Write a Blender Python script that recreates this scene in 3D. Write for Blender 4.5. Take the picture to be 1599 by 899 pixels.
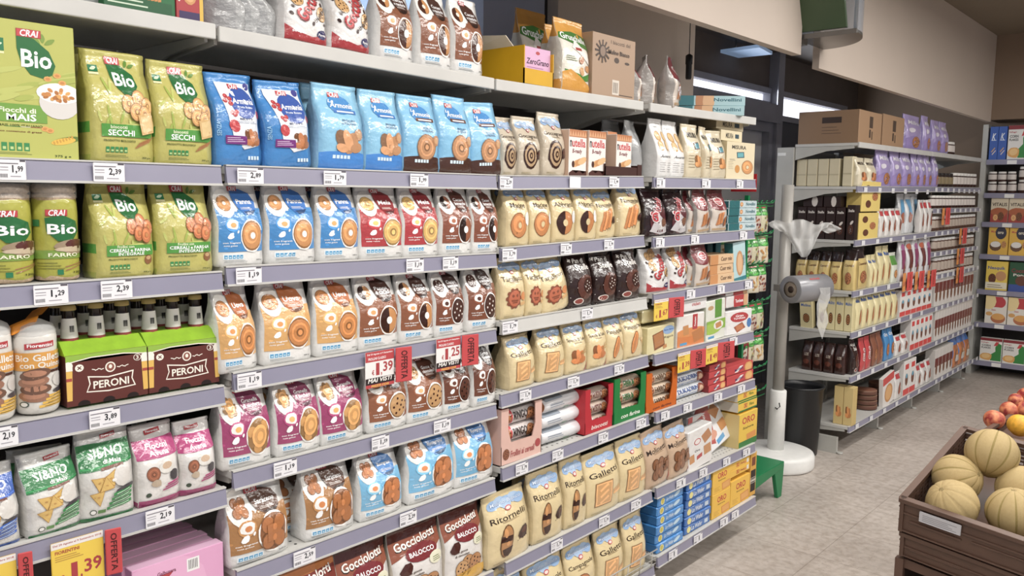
import bpy, bmesh, math, random
import numpy as np
from mathutils import Vector, Matrix, noise
C = bpy.context.scene.collection
SC = bpy.context.scene
for _o in list(bpy.data.objects): bpy.data.objects.remove(_o)
R = math.radians
PI = math.pi
random.seed(7)

# ------------------------------------------------------------------ camera
FPX, YAW, PITCH, ROLL = 1300.0, .722073848, .111579621, .0120190919
CAM = Vector((1.81792519, -1.03299136, 1.70))
FW = Vector((-math.sin(YAW)*math.cos(PITCH), math.cos(YAW)*math.cos(PITCH), -math.sin(PITCH)))
_rt = Vector((math.cos(YAW), math.sin(YAW), 0)); _up = _rt.cross(FW)
RT = math.cos(ROLL)*_rt + math.sin(ROLL)*_up
UP = -math.sin(ROLL)*_rt + math.cos(ROLL)*_up
cd = bpy.data.cameras.new('camera'); cam = bpy.data.objects.new('camera', cd); C.objects.link(cam)
cd.sensor_width = 36; cd.lens = FPX/1599*36; cd.clip_start = .02; cd.clip_end = 100
mt = Matrix((RT, UP, -FW)).transposed().to_4x4(); mt.translation = CAM
cam.matrix_world = mt
SC.camera = cam

# ------------------------------------------------------------------ world, lights, exposure
SC.view_settings.view_transform = 'Standard'; SC.view_settings.look = 'None'
SC.view_settings.gamma = 1; SC.view_settings.use_curve_mapping = False
SC.view_settings.exposure = 0.0
wd = bpy.data.worlds.new('world'); SC.world = wd; wd.use_nodes = True
wd.node_tree.nodes['Background'].inputs[0].default_value = (.80, .86, 1, 1)
wd.node_tree.nodes['Background'].inputs[1].default_value = .35
def area(name, loc, sx, sy, power, col=(1, .965, .92), rot=(0, 0, 0)):
    l = bpy.data.lights.new(name, 'AREA'); l.shape = 'RECTANGLE'; l.size = sx; l.size_y = sy
    l.energy = power; l.color = col
    o = bpy.data.objects.new(name, l); C.objects.link(o); o.location = loc; o.rotation_euler = rot
    return o
area('ceiling_tube_light', (1.35, 1.2, 3.12), .22, 7.5, 150)
area('ceiling_tube_light', (3.3, 2.0, 3.12), .22, 9.0, 190)
area('ceiling_tube_light', (1.9, 6.2, 3.12), .22, 2.2, 26)
area('window_daylight', (-1.42, 6.2, 2.55), .2, 3.4, 16, (.86, .92, 1), (0, R(-90), 0))
area('window_daylight', (-1.42, 2.1, 2.45), .9, 1.5, 22, (.86, .92, 1), (0, R(-90), 0))

def along(px, x, z):
    """y on the line (x, ?, z) where the photograph shows column px"""
    a, b = -3.0, 14.0
    for _ in range(40):
        m = (a+b)/2; d = Vector((x, m, z))-CAM; dz = d.dot(FW)
        u = 799.5+FPX*d.dot(RT)/dz if dz > .05 else -1e9
        if u < px: a = m
        else: b = m
    return (a+b)/2
def across(px, y, z):
    a, b = -6.0, 6.0
    for _ in range(40):
        m = (a+b)/2; d = Vector((m, y, z))-CAM; dz = d.dot(FW)
        u = 799.5+FPX*d.dot(RT)/dz
        if u < px: a = m
        else: b = m
    return (a+b)/2
def height(py, x, y):
    a, b = -1.0, 6.0
    for _ in range(40):
        m = (a+b)/2; d = Vector((x, y, m))-CAM; dz = d.dot(FW)
        v = 449.5-FPX*d.dot(UP)/dz
        if v > py: a = m
        else: b = m
    return (a+b)/2
def onx(px, py, x):
    d = FW+RT*((px-799.5)/FPX)-UP*((py-449.5)/FPX); t = (x-CAM.x)/d.x
    return CAM+d*t
def onz(px, py, z):
    d = FW+RT*((px-799.5)/FPX)-UP*((py-449.5)/FPX); t = (z-CAM.z)/d.z
    return CAM+d*t

# ------------------------------------------------------------------ colours, materials
def lin(h):
    h = h.lstrip('#'); o = []
    for i in (0, 2, 4):
        c = int(h[i:i+2], 16)/255
        o.append(c/12.92 if c <= .04045 else ((c+.055)/1.055)**2.4)
    return (o[0], o[1], o[2], 1)
def newmat(name):
    m = bpy.data.materials.new(name); m.use_nodes = True
    return m, m.node_tree.nodes, m.node_tree.links, m.node_tree.nodes['Principled BSDF']
def printmat(name, rough, bump=0, bscale=30, coat=0, spec=.5):
    m, n, l, b = newmat(name)
    a = n.new('ShaderNodeVertexColor'); a.layer_name = 'Col'; hs = n.new('ShaderNodeHueSaturation'); hs.inputs['Saturation'].default_value = .90; l.new(a.outputs[0], hs.inputs['Color']); l.new(hs.outputs[0], b.inputs['Base Color'])
    b.inputs['Roughness'].default_value = rough; b.inputs['Specular IOR Level'].default_value = spec
    b.inputs['Coat Weight'].default_value = coat; b.inputs['Coat Roughness'].default_value = .12
    tc = n.new('ShaderNodeTexCoord')
    if bump:
        nz = n.new('ShaderNodeTexNoise'); nz.inputs['Scale'].default_value = bscale; nz.inputs['Detail'].default_value = 3
        bp = n.new('ShaderNodeBump'); bp.inputs['Strength'].default_value = bump; bp.inputs['Distance'].default_value = .006
        l.new(tc.outputs['Object'], nz.inputs['Vector']); l.new(nz.outputs[0], bp.inputs['Height'])
        l.new(bp.outputs[0], b.inputs['Normal'])
        if coat: l.new(bp.outputs[0], b.inputs['Coat Normal'])
    return m
def flat(name, hexc, rough=.5, metal=0, nscale=0, namt=.1, bump=0, spec=.5):
    m, n, l, b = newmat(name)
    b.inputs['Roughness'].default_value = rough; b.inputs['Metallic'].default_value = metal
    b.inputs['Specular IOR Level'].default_value = spec
    c = lin(hexc)
    tc = n.new('ShaderNodeTexCoord'); nz = n.new('ShaderNodeTexNoise')
    nz.inputs['Scale'].default_value = nscale or 20; nz.inputs['Detail'].default_value = 4
    l.new(tc.outputs['Object'], nz.inputs['Vector'])
    r = n.new('ShaderNodeValToRGB'); l.new(nz.outputs[0], r.inputs[0]); a = namt if nscale else .04
    r.color_ramp.elements[0].position = .3; r.color_ramp.elements[1].position = .7
    r.color_ramp.elements[0].color = tuple(v*(1-a) for v in c[:3])+(1,)
    r.color_ramp.elements[1].color = tuple(min(1, v*(1+a)) for v in c[:3])+(1,)
    l.new(r.outputs[0], b.inputs['Base Color'])
    if bump:
        bp = n.new('ShaderNodeBump'); bp.inputs['Strength'].default_value = bump; bp.inputs['Distance'].default_value = .004
        l.new(nz.outputs[0], bp.inputs['Height']); l.new(bp.outputs[0], b.inputs['Normal'])
    return m
FILM = printmat('printed glossy film', .28, .8, 24, .6)
CARD = printmat('printed carton', .48, .05, 40)
PAPER = printmat('printed paper', .7, 0)
SHELFW = flat('white enamelled shelf steel', '#C9C8C4', .4, 0, 8, .05)
RAIL = flat('lilac grey ticket rail plastic', '#8E8C9F', .3, 0, 6, .04)
DARKP = flat('dark back panel', '#3B3634', .6, 0, 5, .12)
UPR = flat('grey upright steel', '#BAB9B3', .4, 0, 9, .05)
GREEN = flat('green lacquered wire', '#0B6B3A', .35)
GREENP = flat('green lacquered plate', '#187A4A', .35)
CREAMW = flat('beige painted fascia', '#CDBFB2', .6, 0, 2, .02)
BROWNW = flat('brown beige painted wall', '#8C7866', .7, 0, 2, .03)
DARKF = flat('dark anodised window frame', '#9A9BA4', .45, 0, 6, .08)
DARKC = flat('dark soffit board', '#6E655F', .7, 0, 3, .1)
WHITEP = flat('white plastic', '#EDEDEA', .35)
BLACKP = flat('black plastic', '#17171A', .38)
STEEL = flat('brushed steel', '#A9A9A6', .3, .9)
CRATEM = flat('brown crate plastic', '#5A4337', .5, 0, 14, .10, .1)
CRATED = flat('dark brown stand board', '#3A2C25', .6, 0, 8, .15)
def emis(name, hexc, s):
    m, n, l, b = newmat(name); b.inputs['Base Color'].default_value = lin(hexc)
    b.inputs['Emission Color'].default_value = lin(hexc); b.inputs['Emission Strength'].default_value = s
    return m
DAY = emis('daylight through window', '#F4F6FF', 1.6)
DAYB = emis('pale blue daylight through window', '#A8C0E8', .75)
GLASSG = emis('pale daylight through frosted door glass', '#8D979B', .6)
def glassy(name, hexc, alpha, rough=.1):
    m, n, l, b = newmat(name); b.inputs['Base Color'].default_value = lin(hexc)
    b.inputs['Roughness'].default_value = rough; b.inputs['Alpha'].default_value = alpha
    nz = n.new('ShaderNodeTexNoise'); nz.inputs['Scale'].default_value = 40
    bp = n.new('ShaderNodeBump'); bp.inputs['Strength'].default_value = .35; bp.inputs['Distance'].default_value = .005
    l.new(nz.outputs[0], bp.inputs['Height']); l.new(bp.outputs[0], b.inputs['Normal'])
    return m
CLEAR = glassy('clear wrapping film', '#E8E8E8', .28)
HAZY = glassy('translucent plastic bag film', '#E6E6E4', .5, .3)
ACRYL = glassy('clear acrylic hood', '#9CA7B4', .45, .08)
GLASSG = None
BEER = flat('brown bottle glass', '#1E0F08', .1, 0)

# floor: worn mottled vinyl tiles
def floormat():
    m, n, l, b = newmat('mottled vinyl floor')
    tc = n.new('ShaderNodeTexCoord')
    n1 = n.new('ShaderNodeTexNoise'); n1.inputs['Scale'].default_value = 1.6; n1.inputs['Detail'].default_value = 8; n1.inputs['Roughness'].default_value = .65
    n2 = n.new('ShaderNodeTexNoise'); n2.inputs['Scale'].default_value = 26; n2.inputs['Detail'].default_value = 5
    n3 = n.new('ShaderNodeTexNoise'); n3.inputs['Scale'].default_value = 60; n3.inputs['Detail'].default_value = 2
    mp = n.new('ShaderNodeMapping'); mp.inputs['Scale'].default_value = (1, 2.2, 1); mp.inputs['Rotation'].default_value = (0, 0, .6)
    l.new(tc.outputs['Object'], mp.inputs[0])
    for q in (n1, n2): l.new(tc.outputs['Object'], q.inputs['Vector'])
    l.new(mp.outputs[0], n3.inputs['Vector'])
    r = n.new('ShaderNodeValToRGB'); l.new(n1.outputs[0], r.inputs[0])
    r.color_ramp.elements[0].position = .3; r.color_ramp.elements[0].color = lin('#AEA59D')
    r.color_ramp.elements[1].position = .72; r.color_ramp.elements[1].color = lin('#D0C7BF')
    r2 = n.new('ShaderNodeValToRGB'); l.new(n2.outputs[0], r2.inputs[0])
    r2.color_ramp.elements[0].position = .33; r2.color_ramp.elements[0].color = (.72, .69, .66, 1)
    r2.color_ramp.elements[1].position = .6; r2.color_ramp.elements[1].color = (1, 1, 1, 1)
    r3 = n.new('ShaderNodeValToRGB'); l.new(n3.outputs[0], r3.inputs[0])
    r3.color_ramp.elements[0].position = .27; r3.color_ramp.elements[0].color = (.35, .32, .3, 1)
    r3.color_ramp.elements[1].position = .34; r3.color_ramp.elements[1].color = (1, 1, 1, 1)
    br = n.new('ShaderNodeTexBrick'); br.offset = 0; br.inputs['Scale'].default_value = 1; br.inputs['Brick Width'].default_value = .4
    br.inputs['Row Height'].default_value = .4; br.inputs['Mortar Size'].default_value = .0022
    br.inputs['Color1'].default_value = (1, 1, 1, 1); br.inputs['Color2'].default_value = (.93, .93, .93, 1); br.inputs['Mortar'].default_value = (.62, .6, .58, 1)
    l.new(tc.outputs['Object'], br.inputs['Vector'])
    prev = r.outputs[0]
    for q in (r2, r3, br):
        mx = n.new('ShaderNodeMix'); mx.data_type = 'RGBA'; mx.blend_type = 'MULTIPLY'; mx.inputs[0].default_value = .8
        l.new(prev, mx.inputs[6]); l.new(q.outputs[0], mx.inputs[7]); prev = mx.outputs[2]
    l.new(prev, b.inputs['Base Color']); b.inputs['Roughness'].default_value = .42
    return m
FLOORM = floormat()

# ------------------------------------------------------------------ object helpers
class MB:
    """collects simple shapes into one mesh; optional face colours"""
    def __init__(s): s.v = []; s.f = []; s.c = []; s.sm = []
    def face(s, pts, col=None):
        i = len(s.v); s.v += [tuple(p) for p in pts]; s.f.append(tuple(range(i, i+len(pts)))); s.c.append(col); s.sm.append(False)
    def box(s, a, b, col=None, skip=''):
        x0, y0, z0 = a; x1, y1, z1 = b
        P = [(x0, y0, z0), (x1, y0, z0), (x1, y1, z0), (x0, y1, z0), (x0, y0, z1), (x1, y0, z1), (x1, y1, z1), (x0, y1, z1)]
        i = len(s.v); s.v += P
        for q, t in (((0, 3, 2, 1), 'b'), ((4, 5, 6, 7), 't'), ((0, 1, 5, 4), 'l'), ((2, 3, 7, 6), 'r'), ((1, 2, 6, 5), 'f'), ((3, 0, 4, 7), 'k')):
            if t in skip: continue
            s.f.append(tuple(i+k for k in q)); s.c.append(col); s.sm.append(False)
        return s
    def hexa(s, P, col=None):
        i = len(s.v); s.v += [tuple(p) for p in P]
        for q in ((0, 3, 2, 1), (4, 5, 6, 7), (0, 1, 5, 4), (2, 3, 7, 6), (1, 2, 6, 5), (3, 0, 4, 7)):
            s.f.append(tuple(i+k for k in q)); s.c.append(col); s.sm.append(False)
        return s
    def prism(s, prof, y0, y1, col=None):
        """profile of (x,z) points extruded along y"""
        n = len(prof); i = len(s.v)
        s.v += [(x, y0, z) for x, z in prof]+[(x, y1, z) for x, z in prof]
        s.f.append(tuple(i+k for k in range(n))); s.f.append(tuple(i+n+k for k in range(n-1, -1, -1)))
        s.c += [col, col]; s.sm += [False, False]
        for k in range(n):
            a, b = k, (k+1) % n
            s.f.append((i+b, i+a, i+n+a, i+n+b)); s.c.append(col); s.sm.append(False)
        return s
    def lathe(s, prof, n=24, org=(0, 0, 0), ax='z', cols=None, cap=True):
        i = len(s.v); m = len(prof)
        for r, h in prof:
            for k in range(n):
                a = 2*PI*k/n; p = (r*math.cos(a), r*math.sin(a), h)
                if ax == 'x': p = (p[2], p[0], p[1])
                if ax == 'y': p = (p[0], p[2], p[1])
                s.v.append((p[0]+org[0], p[1]+org[1], p[2]+org[2]))
        for j in range(m-1):
            for k in range(n):
                s.f.append((i+j*n+k, i+j*n+(k+1) % n, i+(j+1)*n+(k+1) % n, i+(j+1)*n+k)); s.sm.append(True)
                s.c.append(cols[j] if cols else None)
        if cap:
            s.f.append(tuple(i+k for k in range(n-1, -1, -1))); s.f.append(tuple(i+(m-1)*n+k for k in range(n)))
            s.c += [cols[0] if cols else None, cols[-1] if cols else None]; s.sm += [False, False]
        return s
    def tube(s, pts, r, n=6, col=None):
        pts = [Vector(p) for p in pts]; i = len(s.v); m = len(pts)
        for j, p in enumerate(pts):
            t = (pts[min(j+1, m-1)]-pts[max(j-1, 0)]).normalized()
            a = t.cross(Vector((0, 0, 1)) if abs(t.z) < .9 else Vector((1, 0, 0))).normalized(); b = t.cross(a)
            for k in range(n):
                q = p+(a*math.cos(2*PI*k/n)+b*math.sin(2*PI*k/n))*r; s.v.append(tuple(q))
        for j in range(m-1):
            for k in range(n):
                s.f.append((i+j*n+k, i+j*n+(k+1) % n, i+(j+1)*n+(k+1) % n, i+(j+1)*n+k)); s.c.append(col); s.sm.append(True)
        s.f.append(tuple(i+k for k in range(n-1, -1, -1))); s.f.append(tuple(i+(m-1)*n+k for k in range(n)))
        s.c += [col, col]; s.sm += [False, False]
        return s
    def mesh(s, name, mat):
        me = bpy.data.meshes.new(name); me.from_pydata(s.v, [], s.f); me.update()
        me.materials.append(mat)
        me.polygons.foreach_set('use_smooth', s.sm)
        if any(c is not None for c in s.c):
            at = me.color_attributes.new('Col', 'FLOAT_COLOR', 'CORNER')
            cache = {}; arr = []
            for p, c in zip(s.f, s.c):
                c = c or '#FFFFFF'
                if c not in cache: cache[c] = lin(c)
                arr += list(cache[c])*len(p)
            at.data.foreach_set('color', arr)
        return me
    def build(s, name, mat, parent=None, bev=0):
        o = bpy.data.objects.new(name, s.mesh(name, mat)); C.objects.link(o)
        if parent: o.parent = parent
        if bev:
            b = o.modifiers.new('bevel', 'BEVEL'); b.width = bev; b.segments = 2; b.limit_method = 'ANGLE'
        return o
def tag(o, label=None, cat=None, group=None, kind=None):
    if label: o['label'] = label
    if cat: o['category'] = cat
    if group: o['group'] = group
    if kind: o['kind'] = kind
    return o
def empty(name, loc, rz=0):
    o = bpy.data.objects.new(name, None); C.objects.link(o); o.location = loc; o.rotation_euler = (0, 0, rz); o.empty_display_size = .1
    return o
def struct(o): o['kind'] = 'structure'; return o
# ------------------------------------------------------------------ the setting
struct(MB().box((-2.6, -4, -.1), (7, 10, 0)).build('floor', FLOORM))
ceilm = flat('dim brown beige ceiling', '#7E7262', .8, 0, 2, .04)
struct(MB().box((-2.6, -4, 3.24), (7, 10, 3.34)).build('ceiling', ceilm))
struct(MB().box((-2.6, 8.42, 0), (7, 8.55, 3.24)).build('wall_back', BROWNW))
# upper return wall above the cereal unit
struct(MB().box((-.12, 8.0, 2.46), (7, 8.42, 3.24)).build('wall_right_upper', BROWNW))
# window wall behind the shelving
WX = -1.5
wl = MB()
wl.box((WX-.1, -4, 0), (WX, 1.2, 3.24)).box((WX-.1, 1.2, 0), (WX, 10, 1.0))
wl.box((WX-.1, 4.0, 2.66), (WX, 10, 3.24)).box((WX-.1, 1.2, 2.95), (WX, 4.0, 3.24)).box((WX-.1, 8.05, 1.0), (WX, 10, 2.66))
struct(wl.build('wall_left', DARKC))
def win(nm, y0, y1, z0, z1, day):
    f = MB(); t = .05
    f.box((WX-.06, y0, z0), (WX+.03, y0+t, z1)).box((WX-.06, y1-t, z0), (WX+.03, y1, z1))
    f.box((WX-.06, y0+t, z0), (WX+.03, y1-t, z0+t)).box((WX-.06, y0+t, z1-t), (WX+.03, y1-t, z1))
    o = struct(f.build(nm, DARKF))
    MB().box((WX-.05, y0+t, z0+t), (WX-.04, y1-t, z1-t)).build('pane', day, o)
win('window_1', 1.2, 2.95, 1.9, 2.95, DAYB)
win('window_2', 4.5, 6.20, 2.50, 2.67, DAY)
win('window_3', 6.27, 8.05, 2.40, 2.67, DAY)
# grey glazed door beneath the strip window, its dark frame and posts
dr = MB(); dr.box((WX-.05, 4.0, 0), (WX+.06, 4.1, 2.36)).box((WX-.05, 6.1, 0), (WX+.06, 6.2, 2.36)).box((WX-.05, 4.1, 2.28), (WX+.06, 6.1, 2.36)).box((WX-.05, 4.1, 0), (WX+.06, 6.1, .12))
dr = struct(dr.build('door_1', DARKF))
MB().box((WX-.03, 4.1, .12), (WX-.01, 6.1, 2.28)).build('pane', GLASSG, dr)
struct(MB().box((WX-.02, 4.0, 2.36), (WX+.10, 6.25, 2.52)).build('trim_1', DARKF))
struct(MB().box((WX, 6.18, 0), (WX+.09, 6.30, 3.24)).build('trim_2', DARKF))
struct(MB().box((WX-.1, 6.30, 1.0), (WX+.01, 8.05, 2.41)).build('trim_3', flat('dark slate panel', '#4F535C', .5, 0, 3, .06)))
# dark columns and beige partition above the shelving
struct(MB().box((-1.0, 1.62, 0), (-.70, 2.03, 3.24)).build('wall_left_column', flat('blue grey column', '#A2A8BC', .6, 0, 3, .05)))
struct(MB().box((-1.0, 2.03, 0), (-.74, 2.10, 3.24)).build('trim_5', BLACKP))
struct(MB().box((-.95, 2.13, 0), (-.70, 3.42, 3.24)).build('wall_left_partition', flat('taupe partition', '#D6C8BB', .7, 0, 2, .04)))
struct(MB().box((-.10, -4, 2.46), (-.05, 3.40, 3.24)).build('wall_left_fascia', CREAMW))
struct(MB().box((-.14, 3.78, 2.44), (-.10, 8.0, 3.24)).build('wall_right_fascia', CREAMW))
# dark dropped soffit between fascia and window wall
struct(MB().box((-1.5, 3.45, 2.98), (-.14, 8.0, 3.02)).build('ceiling_soffit', DARKC))
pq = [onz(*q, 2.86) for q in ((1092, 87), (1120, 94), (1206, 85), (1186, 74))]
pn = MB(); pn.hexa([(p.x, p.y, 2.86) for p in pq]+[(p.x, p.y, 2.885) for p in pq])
tag(pn.build('soffit_glow_panel', emis('blue grey panel with added glow', '#8FA6C4', .35)), 'blue grey panel hung flat under the dark soffit', 'ceiling panel')  # panel is no lamp; a weak glow is added so it reads pale
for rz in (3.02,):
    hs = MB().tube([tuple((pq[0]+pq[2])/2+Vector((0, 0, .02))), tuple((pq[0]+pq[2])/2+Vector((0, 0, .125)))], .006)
    hs.build('hanger_rod', STEEL, bpy.data.objects['soffit_glow_panel'])
# ceiling pipe
p0 = onx(1487, 12, -.1); 
pipe = MB().tube([(-.1, 5.6, 3.17), (.6, 6.15, 3.18), (1.6, 6.6, 3.20), (3.2, 7.0, 3.20)], .014, 8)
pipe = tag(pipe.build('ceiling_conduit', flat('grey conduit', '#7C7268', .5)), 'thin grey conduit running under the ceiling beyond the beige fascia', 'pipe')
MB().box((.25, 5.85, 3.15), (.32, 5.92, 3.24)).build('clip', STEEL, pipe)
# hanging black pull switch
t = empty('pull_switch', (-.62, 3.22, 2.1)); tag(t, 'black cylindrical switch hanging on a thin cord by the taupe partition', 'switch')
zz0 = height(124, -.62, 3.22)-2.1; zz1 = height(87, -.62, 3.22)-2.1
MB().lathe([(.014, zz0), (.017, zz0+.01), (.017, zz1-.05), (.02, zz1-.045), (.02, zz1), (.006, zz1+.01)], 16).build('switch_body', BLACKP, t)
MB().tube([(0, 0, zz1), (0, 0, 1.12)], .0025, 5).build('cord', BLACKP, t)
# acrylic hood with leaning green panel in the fascia gap
t = empty('lit_sign_hood', (-.10, 3.43, 2.55)); tag(t, 'curved clear hood over a leaning green board, hanging at the fascia gap', 'sign')
n = 14; pr = [(.33*math.cos(a), .40*math.sin(a)) for a in [PI/2*k/n for k in range(n+1)]]
hd = MB(); hd.face([(x, y, 0) for x, y in pr]+[(0, 0, 0)]); hd.face([(x, y, .015) for x, y in pr][::-1]+[(0, 0, .015)][::1])
for k in range(n): hd.face([(pr[k][0], pr[k][1], 0), (pr[k+1][0], pr[k+1][1], 0), (pr[k+1][0], pr[k+1][1], .015), (pr[k][0], pr[k][1], .015)])
hd.box((0, -.012, -.005), (.33, .0, .02))
hd.build('base_plate', flat('grey satin plate', '#6E6C6A', .25, .6), t)
hc = MB()
for k in range(n): hc.face([(pr[k][0], pr[k][1], .015), (pr[k+1][0], pr[k+1][1], .015), (pr[k+1][0], pr[k+1][1], .62), (pr[k][0], pr[k][1], .62)])
hc.face([(0, 0, .02), (.33, 0, .02), (.33, 0, .62), (0, 0, .62)])
hc.build('acrylic_cover', ACRYL, t)
g = MB(); g.hexa([(-.0, -.02, .03), (.28, -.02, .03), (.28, -.0, .03), (0, 0, .03), (-.0, -.24, .6), (.28, -.24, .6), (.28, -.22, .6), (0, -.22, .6)])
g.build('green_board', flat('dark green board', '#3F5138', .35, 0, 3, .15), t)
MB().tube([(.315, .01, .02), (.315, .01, .62)], .009, 8).build('chrome_rod', STEEL, t)
MB().box((-.02, .0, -.03), (.05, .05, 0)).build('bracket', STEEL, t)
# ------------------------------------------------------------------ printed artwork
_tc = {}
def glyphs(s, bold=True, shear=0):
    k = (s, bold, shear)
    if k in _tc: return _tc[k]
    cu = bpy.data.curves.new('t', 'FONT'); cu.body = s; cu.resolution_u = 2; cu.offset = .022 if bold else 0.004; cu.shear = shear
    ob = bpy.data.objects.new('t', cu); C.objects.link(ob)
    dg = bpy.context.evaluated_depsgraph_get(); dg.update()
    me = bpy.data.meshes.new_from_object(ob.evaluated_get(dg))
    V = [(v.co.x, v.co.y) for v in me.vertices]; F = [tuple(p.vertices) for p in me.polygons]
    bpy.data.objects.remove(ob); bpy.data.curves.remove(cu); bpy.data.meshes.remove(me)
    if not V: V = [(0, 0), (1, 0), (0, 1)]
    xs = [v[0] for v in V]; ys = [v[1] for v in V]
    x0, x1, y0, y1 = min(xs), max(xs), min(ys), max(ys)
    V = [((x-x0)/(x1-x0)-.5, (y-y0)/(y1-y0)-.5) for x, y in V]
    _tc[k] = (V, F); return _tc[k]
class Art:
    """flat printed shapes in panel coordinates u (0 left..1 right), v (0 bottom..1 top); q = w/h"""
    def __init__(s, w, h): s.w, s.h, s.q = w, h, w/h; s.P = []
    def poly(s, pts, col): s.P.append((list(pts), None, col))
    def rect(s, u0, v0, u1, v1, col, sk=0): s.poly([(u0, v0), (u1, v0+sk), (u1, v1+sk), (u0, v1)], col)
    def ell(s, u, v, ru, rv, col, n=14, rot=0, wob=0, seed=1):
        rnd = random.Random(seed); c, d = math.cos(rot), math.sin(rot); P = []
        for k in range(n):
            a = 2*PI*k/n; m = 1+wob*(rnd.random()-.5)
            x, y = ru*math.cos(a)*m, rv*math.sin(a)*m
            P.append((u+x*c-y*d, v+(x*d+y*c)*s.q))
        s.poly(P, col)
    def quad(s, u, v, a, b, rot, col):
        c, d = math.cos(rot), math.sin(rot)
        s.poly([(u+x*c-y*d, v+(x*d+y*c)*s.q) for x, y in ((-a, -b), (a, -b), (a, b), (-a, b))], col)
    def leaf(s, u, v, a, rot, col):
        c, d = math.cos(rot), math.sin(rot); P = []
        for k in range(12):
            t = k/12*2*PI; x = a*math.cos(t); y = a*.45*math.sin(t)*(1-.3*abs(math.cos(t)))
            P.append((u+x*c-y*d, v+(x*d+y*c)*s.q))
        s.poly(P, col)
    def text(s, t, u, v, wd, ht, col, rot=0, bold=True, shear=0):
        V, F = glyphs(t, bold, shear); c, d = math.cos(rot), math.sin(rot); hq = ht/s.q
        V = [(u+x*wd*c-y*hq*d, v+(x*wd*d+y*hq*c)*s.q) for x, y in V]
        s.P.append((V, F, col))
    def lines(s, u0, v0, u1, v1, n, col, th=.35):
        st = (v1-v0)/n
        for k in range(n):
            e = u1-(u1-u0)*(.12*((k*7) % 3)); s.rect(u0, v0+k*st, e, v0+(k+th)*st, col)
    # composite motifs
    def cookie(s, u, v, r, kind='round', c='#C98A4B', bg='#F3ECDD', ch='#3A1C10'):
        d, l = shade(c, .72), shade(c, 1.18)
        if kind == 'ring':
            s.ell(u, v, r*.86, r, d, 18); s.ell(u, v, r*.8, r*.93, c, 18); s.ell(u-.1*r, v+.1*r*s.q, r*.55, r*.66, l, 14); s.ell(u, v, r*.36, r*.4, c); s.ell(u+.02*r, v, r*.2, r*.24, bg, 10)
        elif kind == 'half':
            s.ell(u, v, r*.86, r, d, 18)
            s.poly([(u+r*.86*math.cos(a), v+r*math.sin(a)*s.q) for a in [PI/2+PI*k/9 for k in range(10)]], ch)
            s.poly([(u+r*.8*math.cos(a), v+r*.94*math.sin(a)*s.q) for a in [-PI/2+PI*k/9 for k in range(10)]], c)
            s.ell(u, v, r*.26, r*.3, bg, 10)
        elif kind == 'swirl':
            s.ell(u, v, r*.8, r, ch, 18, wob=.06); s.ell(u, v, r*.66, r*.82, c, 16); s.ell(u, v, r*.5, r*.6, ch, 14); s.ell(u, v, r*.36, r*.44, c, 12); s.ell(u, v, r*.2, r*.24, ch, 10); s.ell(u, v, r*.1, r*.12, c, 8)
        elif kind == 'chip':
            s.ell(u, v, r*.88, r, d, 18); s.ell(u, v, r*.82, r*.93, c, 18)
            rn = random.Random(3)
            for k in range(9):
                a = k*2.4; q = r*.75*math.sqrt((k+.5)/9); s.ell(u+q*math.cos(a), v+q*math.sin(a)*s.q, r*.1, r*.11, ch, 7)
        elif kind == 'star':
            s.ell(u, v, r*.88, r, d, 18); s.ell(u, v, r*.82, r*.93, c, 18)
            for k in range(8):
                a = k*2.4; q = r*.7*math.sqrt((k+.5)/8); s.ell(u+q*math.cos(a), v+q*math.sin(a)*s.q, r*.09, r*.1, '#EDE4DA', 6)
        elif kind == 'toast':
            s.quad(u, v, r*.78, r*.98, -.06, d); s.quad(u, v, r*.7, r*.9, -.06, l); s.quad(u, v, r*.6, r*.78, -.06, c)
            for k in range(3): s.quad(u, v+(k-1)*r*.5*s.q, r*.42, r*.1, .5, l); 
            s.quad(u+r*1.5, v-.05*r*s.q, r*.6, r*.14, .15, c); s.quad(u+r*1.5, v-.3*r*s.q, r*.6, r*.1, .05, l)
        elif kind == 'flower':
            for k in range(7):
                a = 2*PI*k/7; s.ell(u+r*.6*math.cos(a), v+r*.68*math.sin(a)*s.q, r*.34, r*.36, c if k % 2 else d, 9)
            s.ell(u, v, r*.6, r*.7, l, 14); s.ell(u, v, r*.44, r*.5, c, 12); s.ell(u, v, r*.25, r*.3, l, 10)
        elif kind == 'knot':
            for dx, dy in ((-.35, .45), (.35, .45), (-.35, -.45), (.35, -.45)): s.ell(u+dx*r, v+dy*r*s.q, r*.45, r*.52, d, 12); s.ell(u+dx*r, v+dy*r*s.q, r*.38, r*.45, c, 12)
            s.quad(u, v, r*.45, r*.5, 0, c); s.ell(u, v+.3*r*s.q, r*.14, r*.2, l, 8); s.ell(u, v-.3*r*s.q, r*.14, r*.2, l, 8)
        elif kind == 'finger':
            s.ell(u, v, r*.42, r*1.15, d, 16, rot=-.25); s.ell(u, v, r*.34, r*1.05, l, 16, rot=-.25); s.ell(u, v, r*.2, r*.9, c, 12, rot=-.25)
        elif kind == 'banded':
            s.ell(u-.15*r, v, r*.40, r*.95, shade(c, .6), 16, rot=-.12); s.ell(u-.15*r, v, r*.34, r*.88, c, 14, rot=-.12)
            s.quad(u-.17*r, v+.14*r*s.q, r*.36, r*.17, -.12, ch); s.poly([(u+(x-.15)*r, v+y*r*s.q) for x, y in ((-.3, -.42), (.36, -.36), (.3, -.75), (.08, -.92), (-.2, -.8))], ch)
            s.ell(u-.22*r, v+.5*r*s.q, r*.12, r*.28, l, 9); s.ell(u-.1*r, v-.15*r*s.q, r*.12, r*.14, l, 9)
        elif kind == 'face':
            for k in range(10):
                a = 2*PI*k/10; s.ell(u+r*.75*math.cos(a), v+r*.8*math.sin(a)*s.q, r*.2, r*.2, d, 7)
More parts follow.
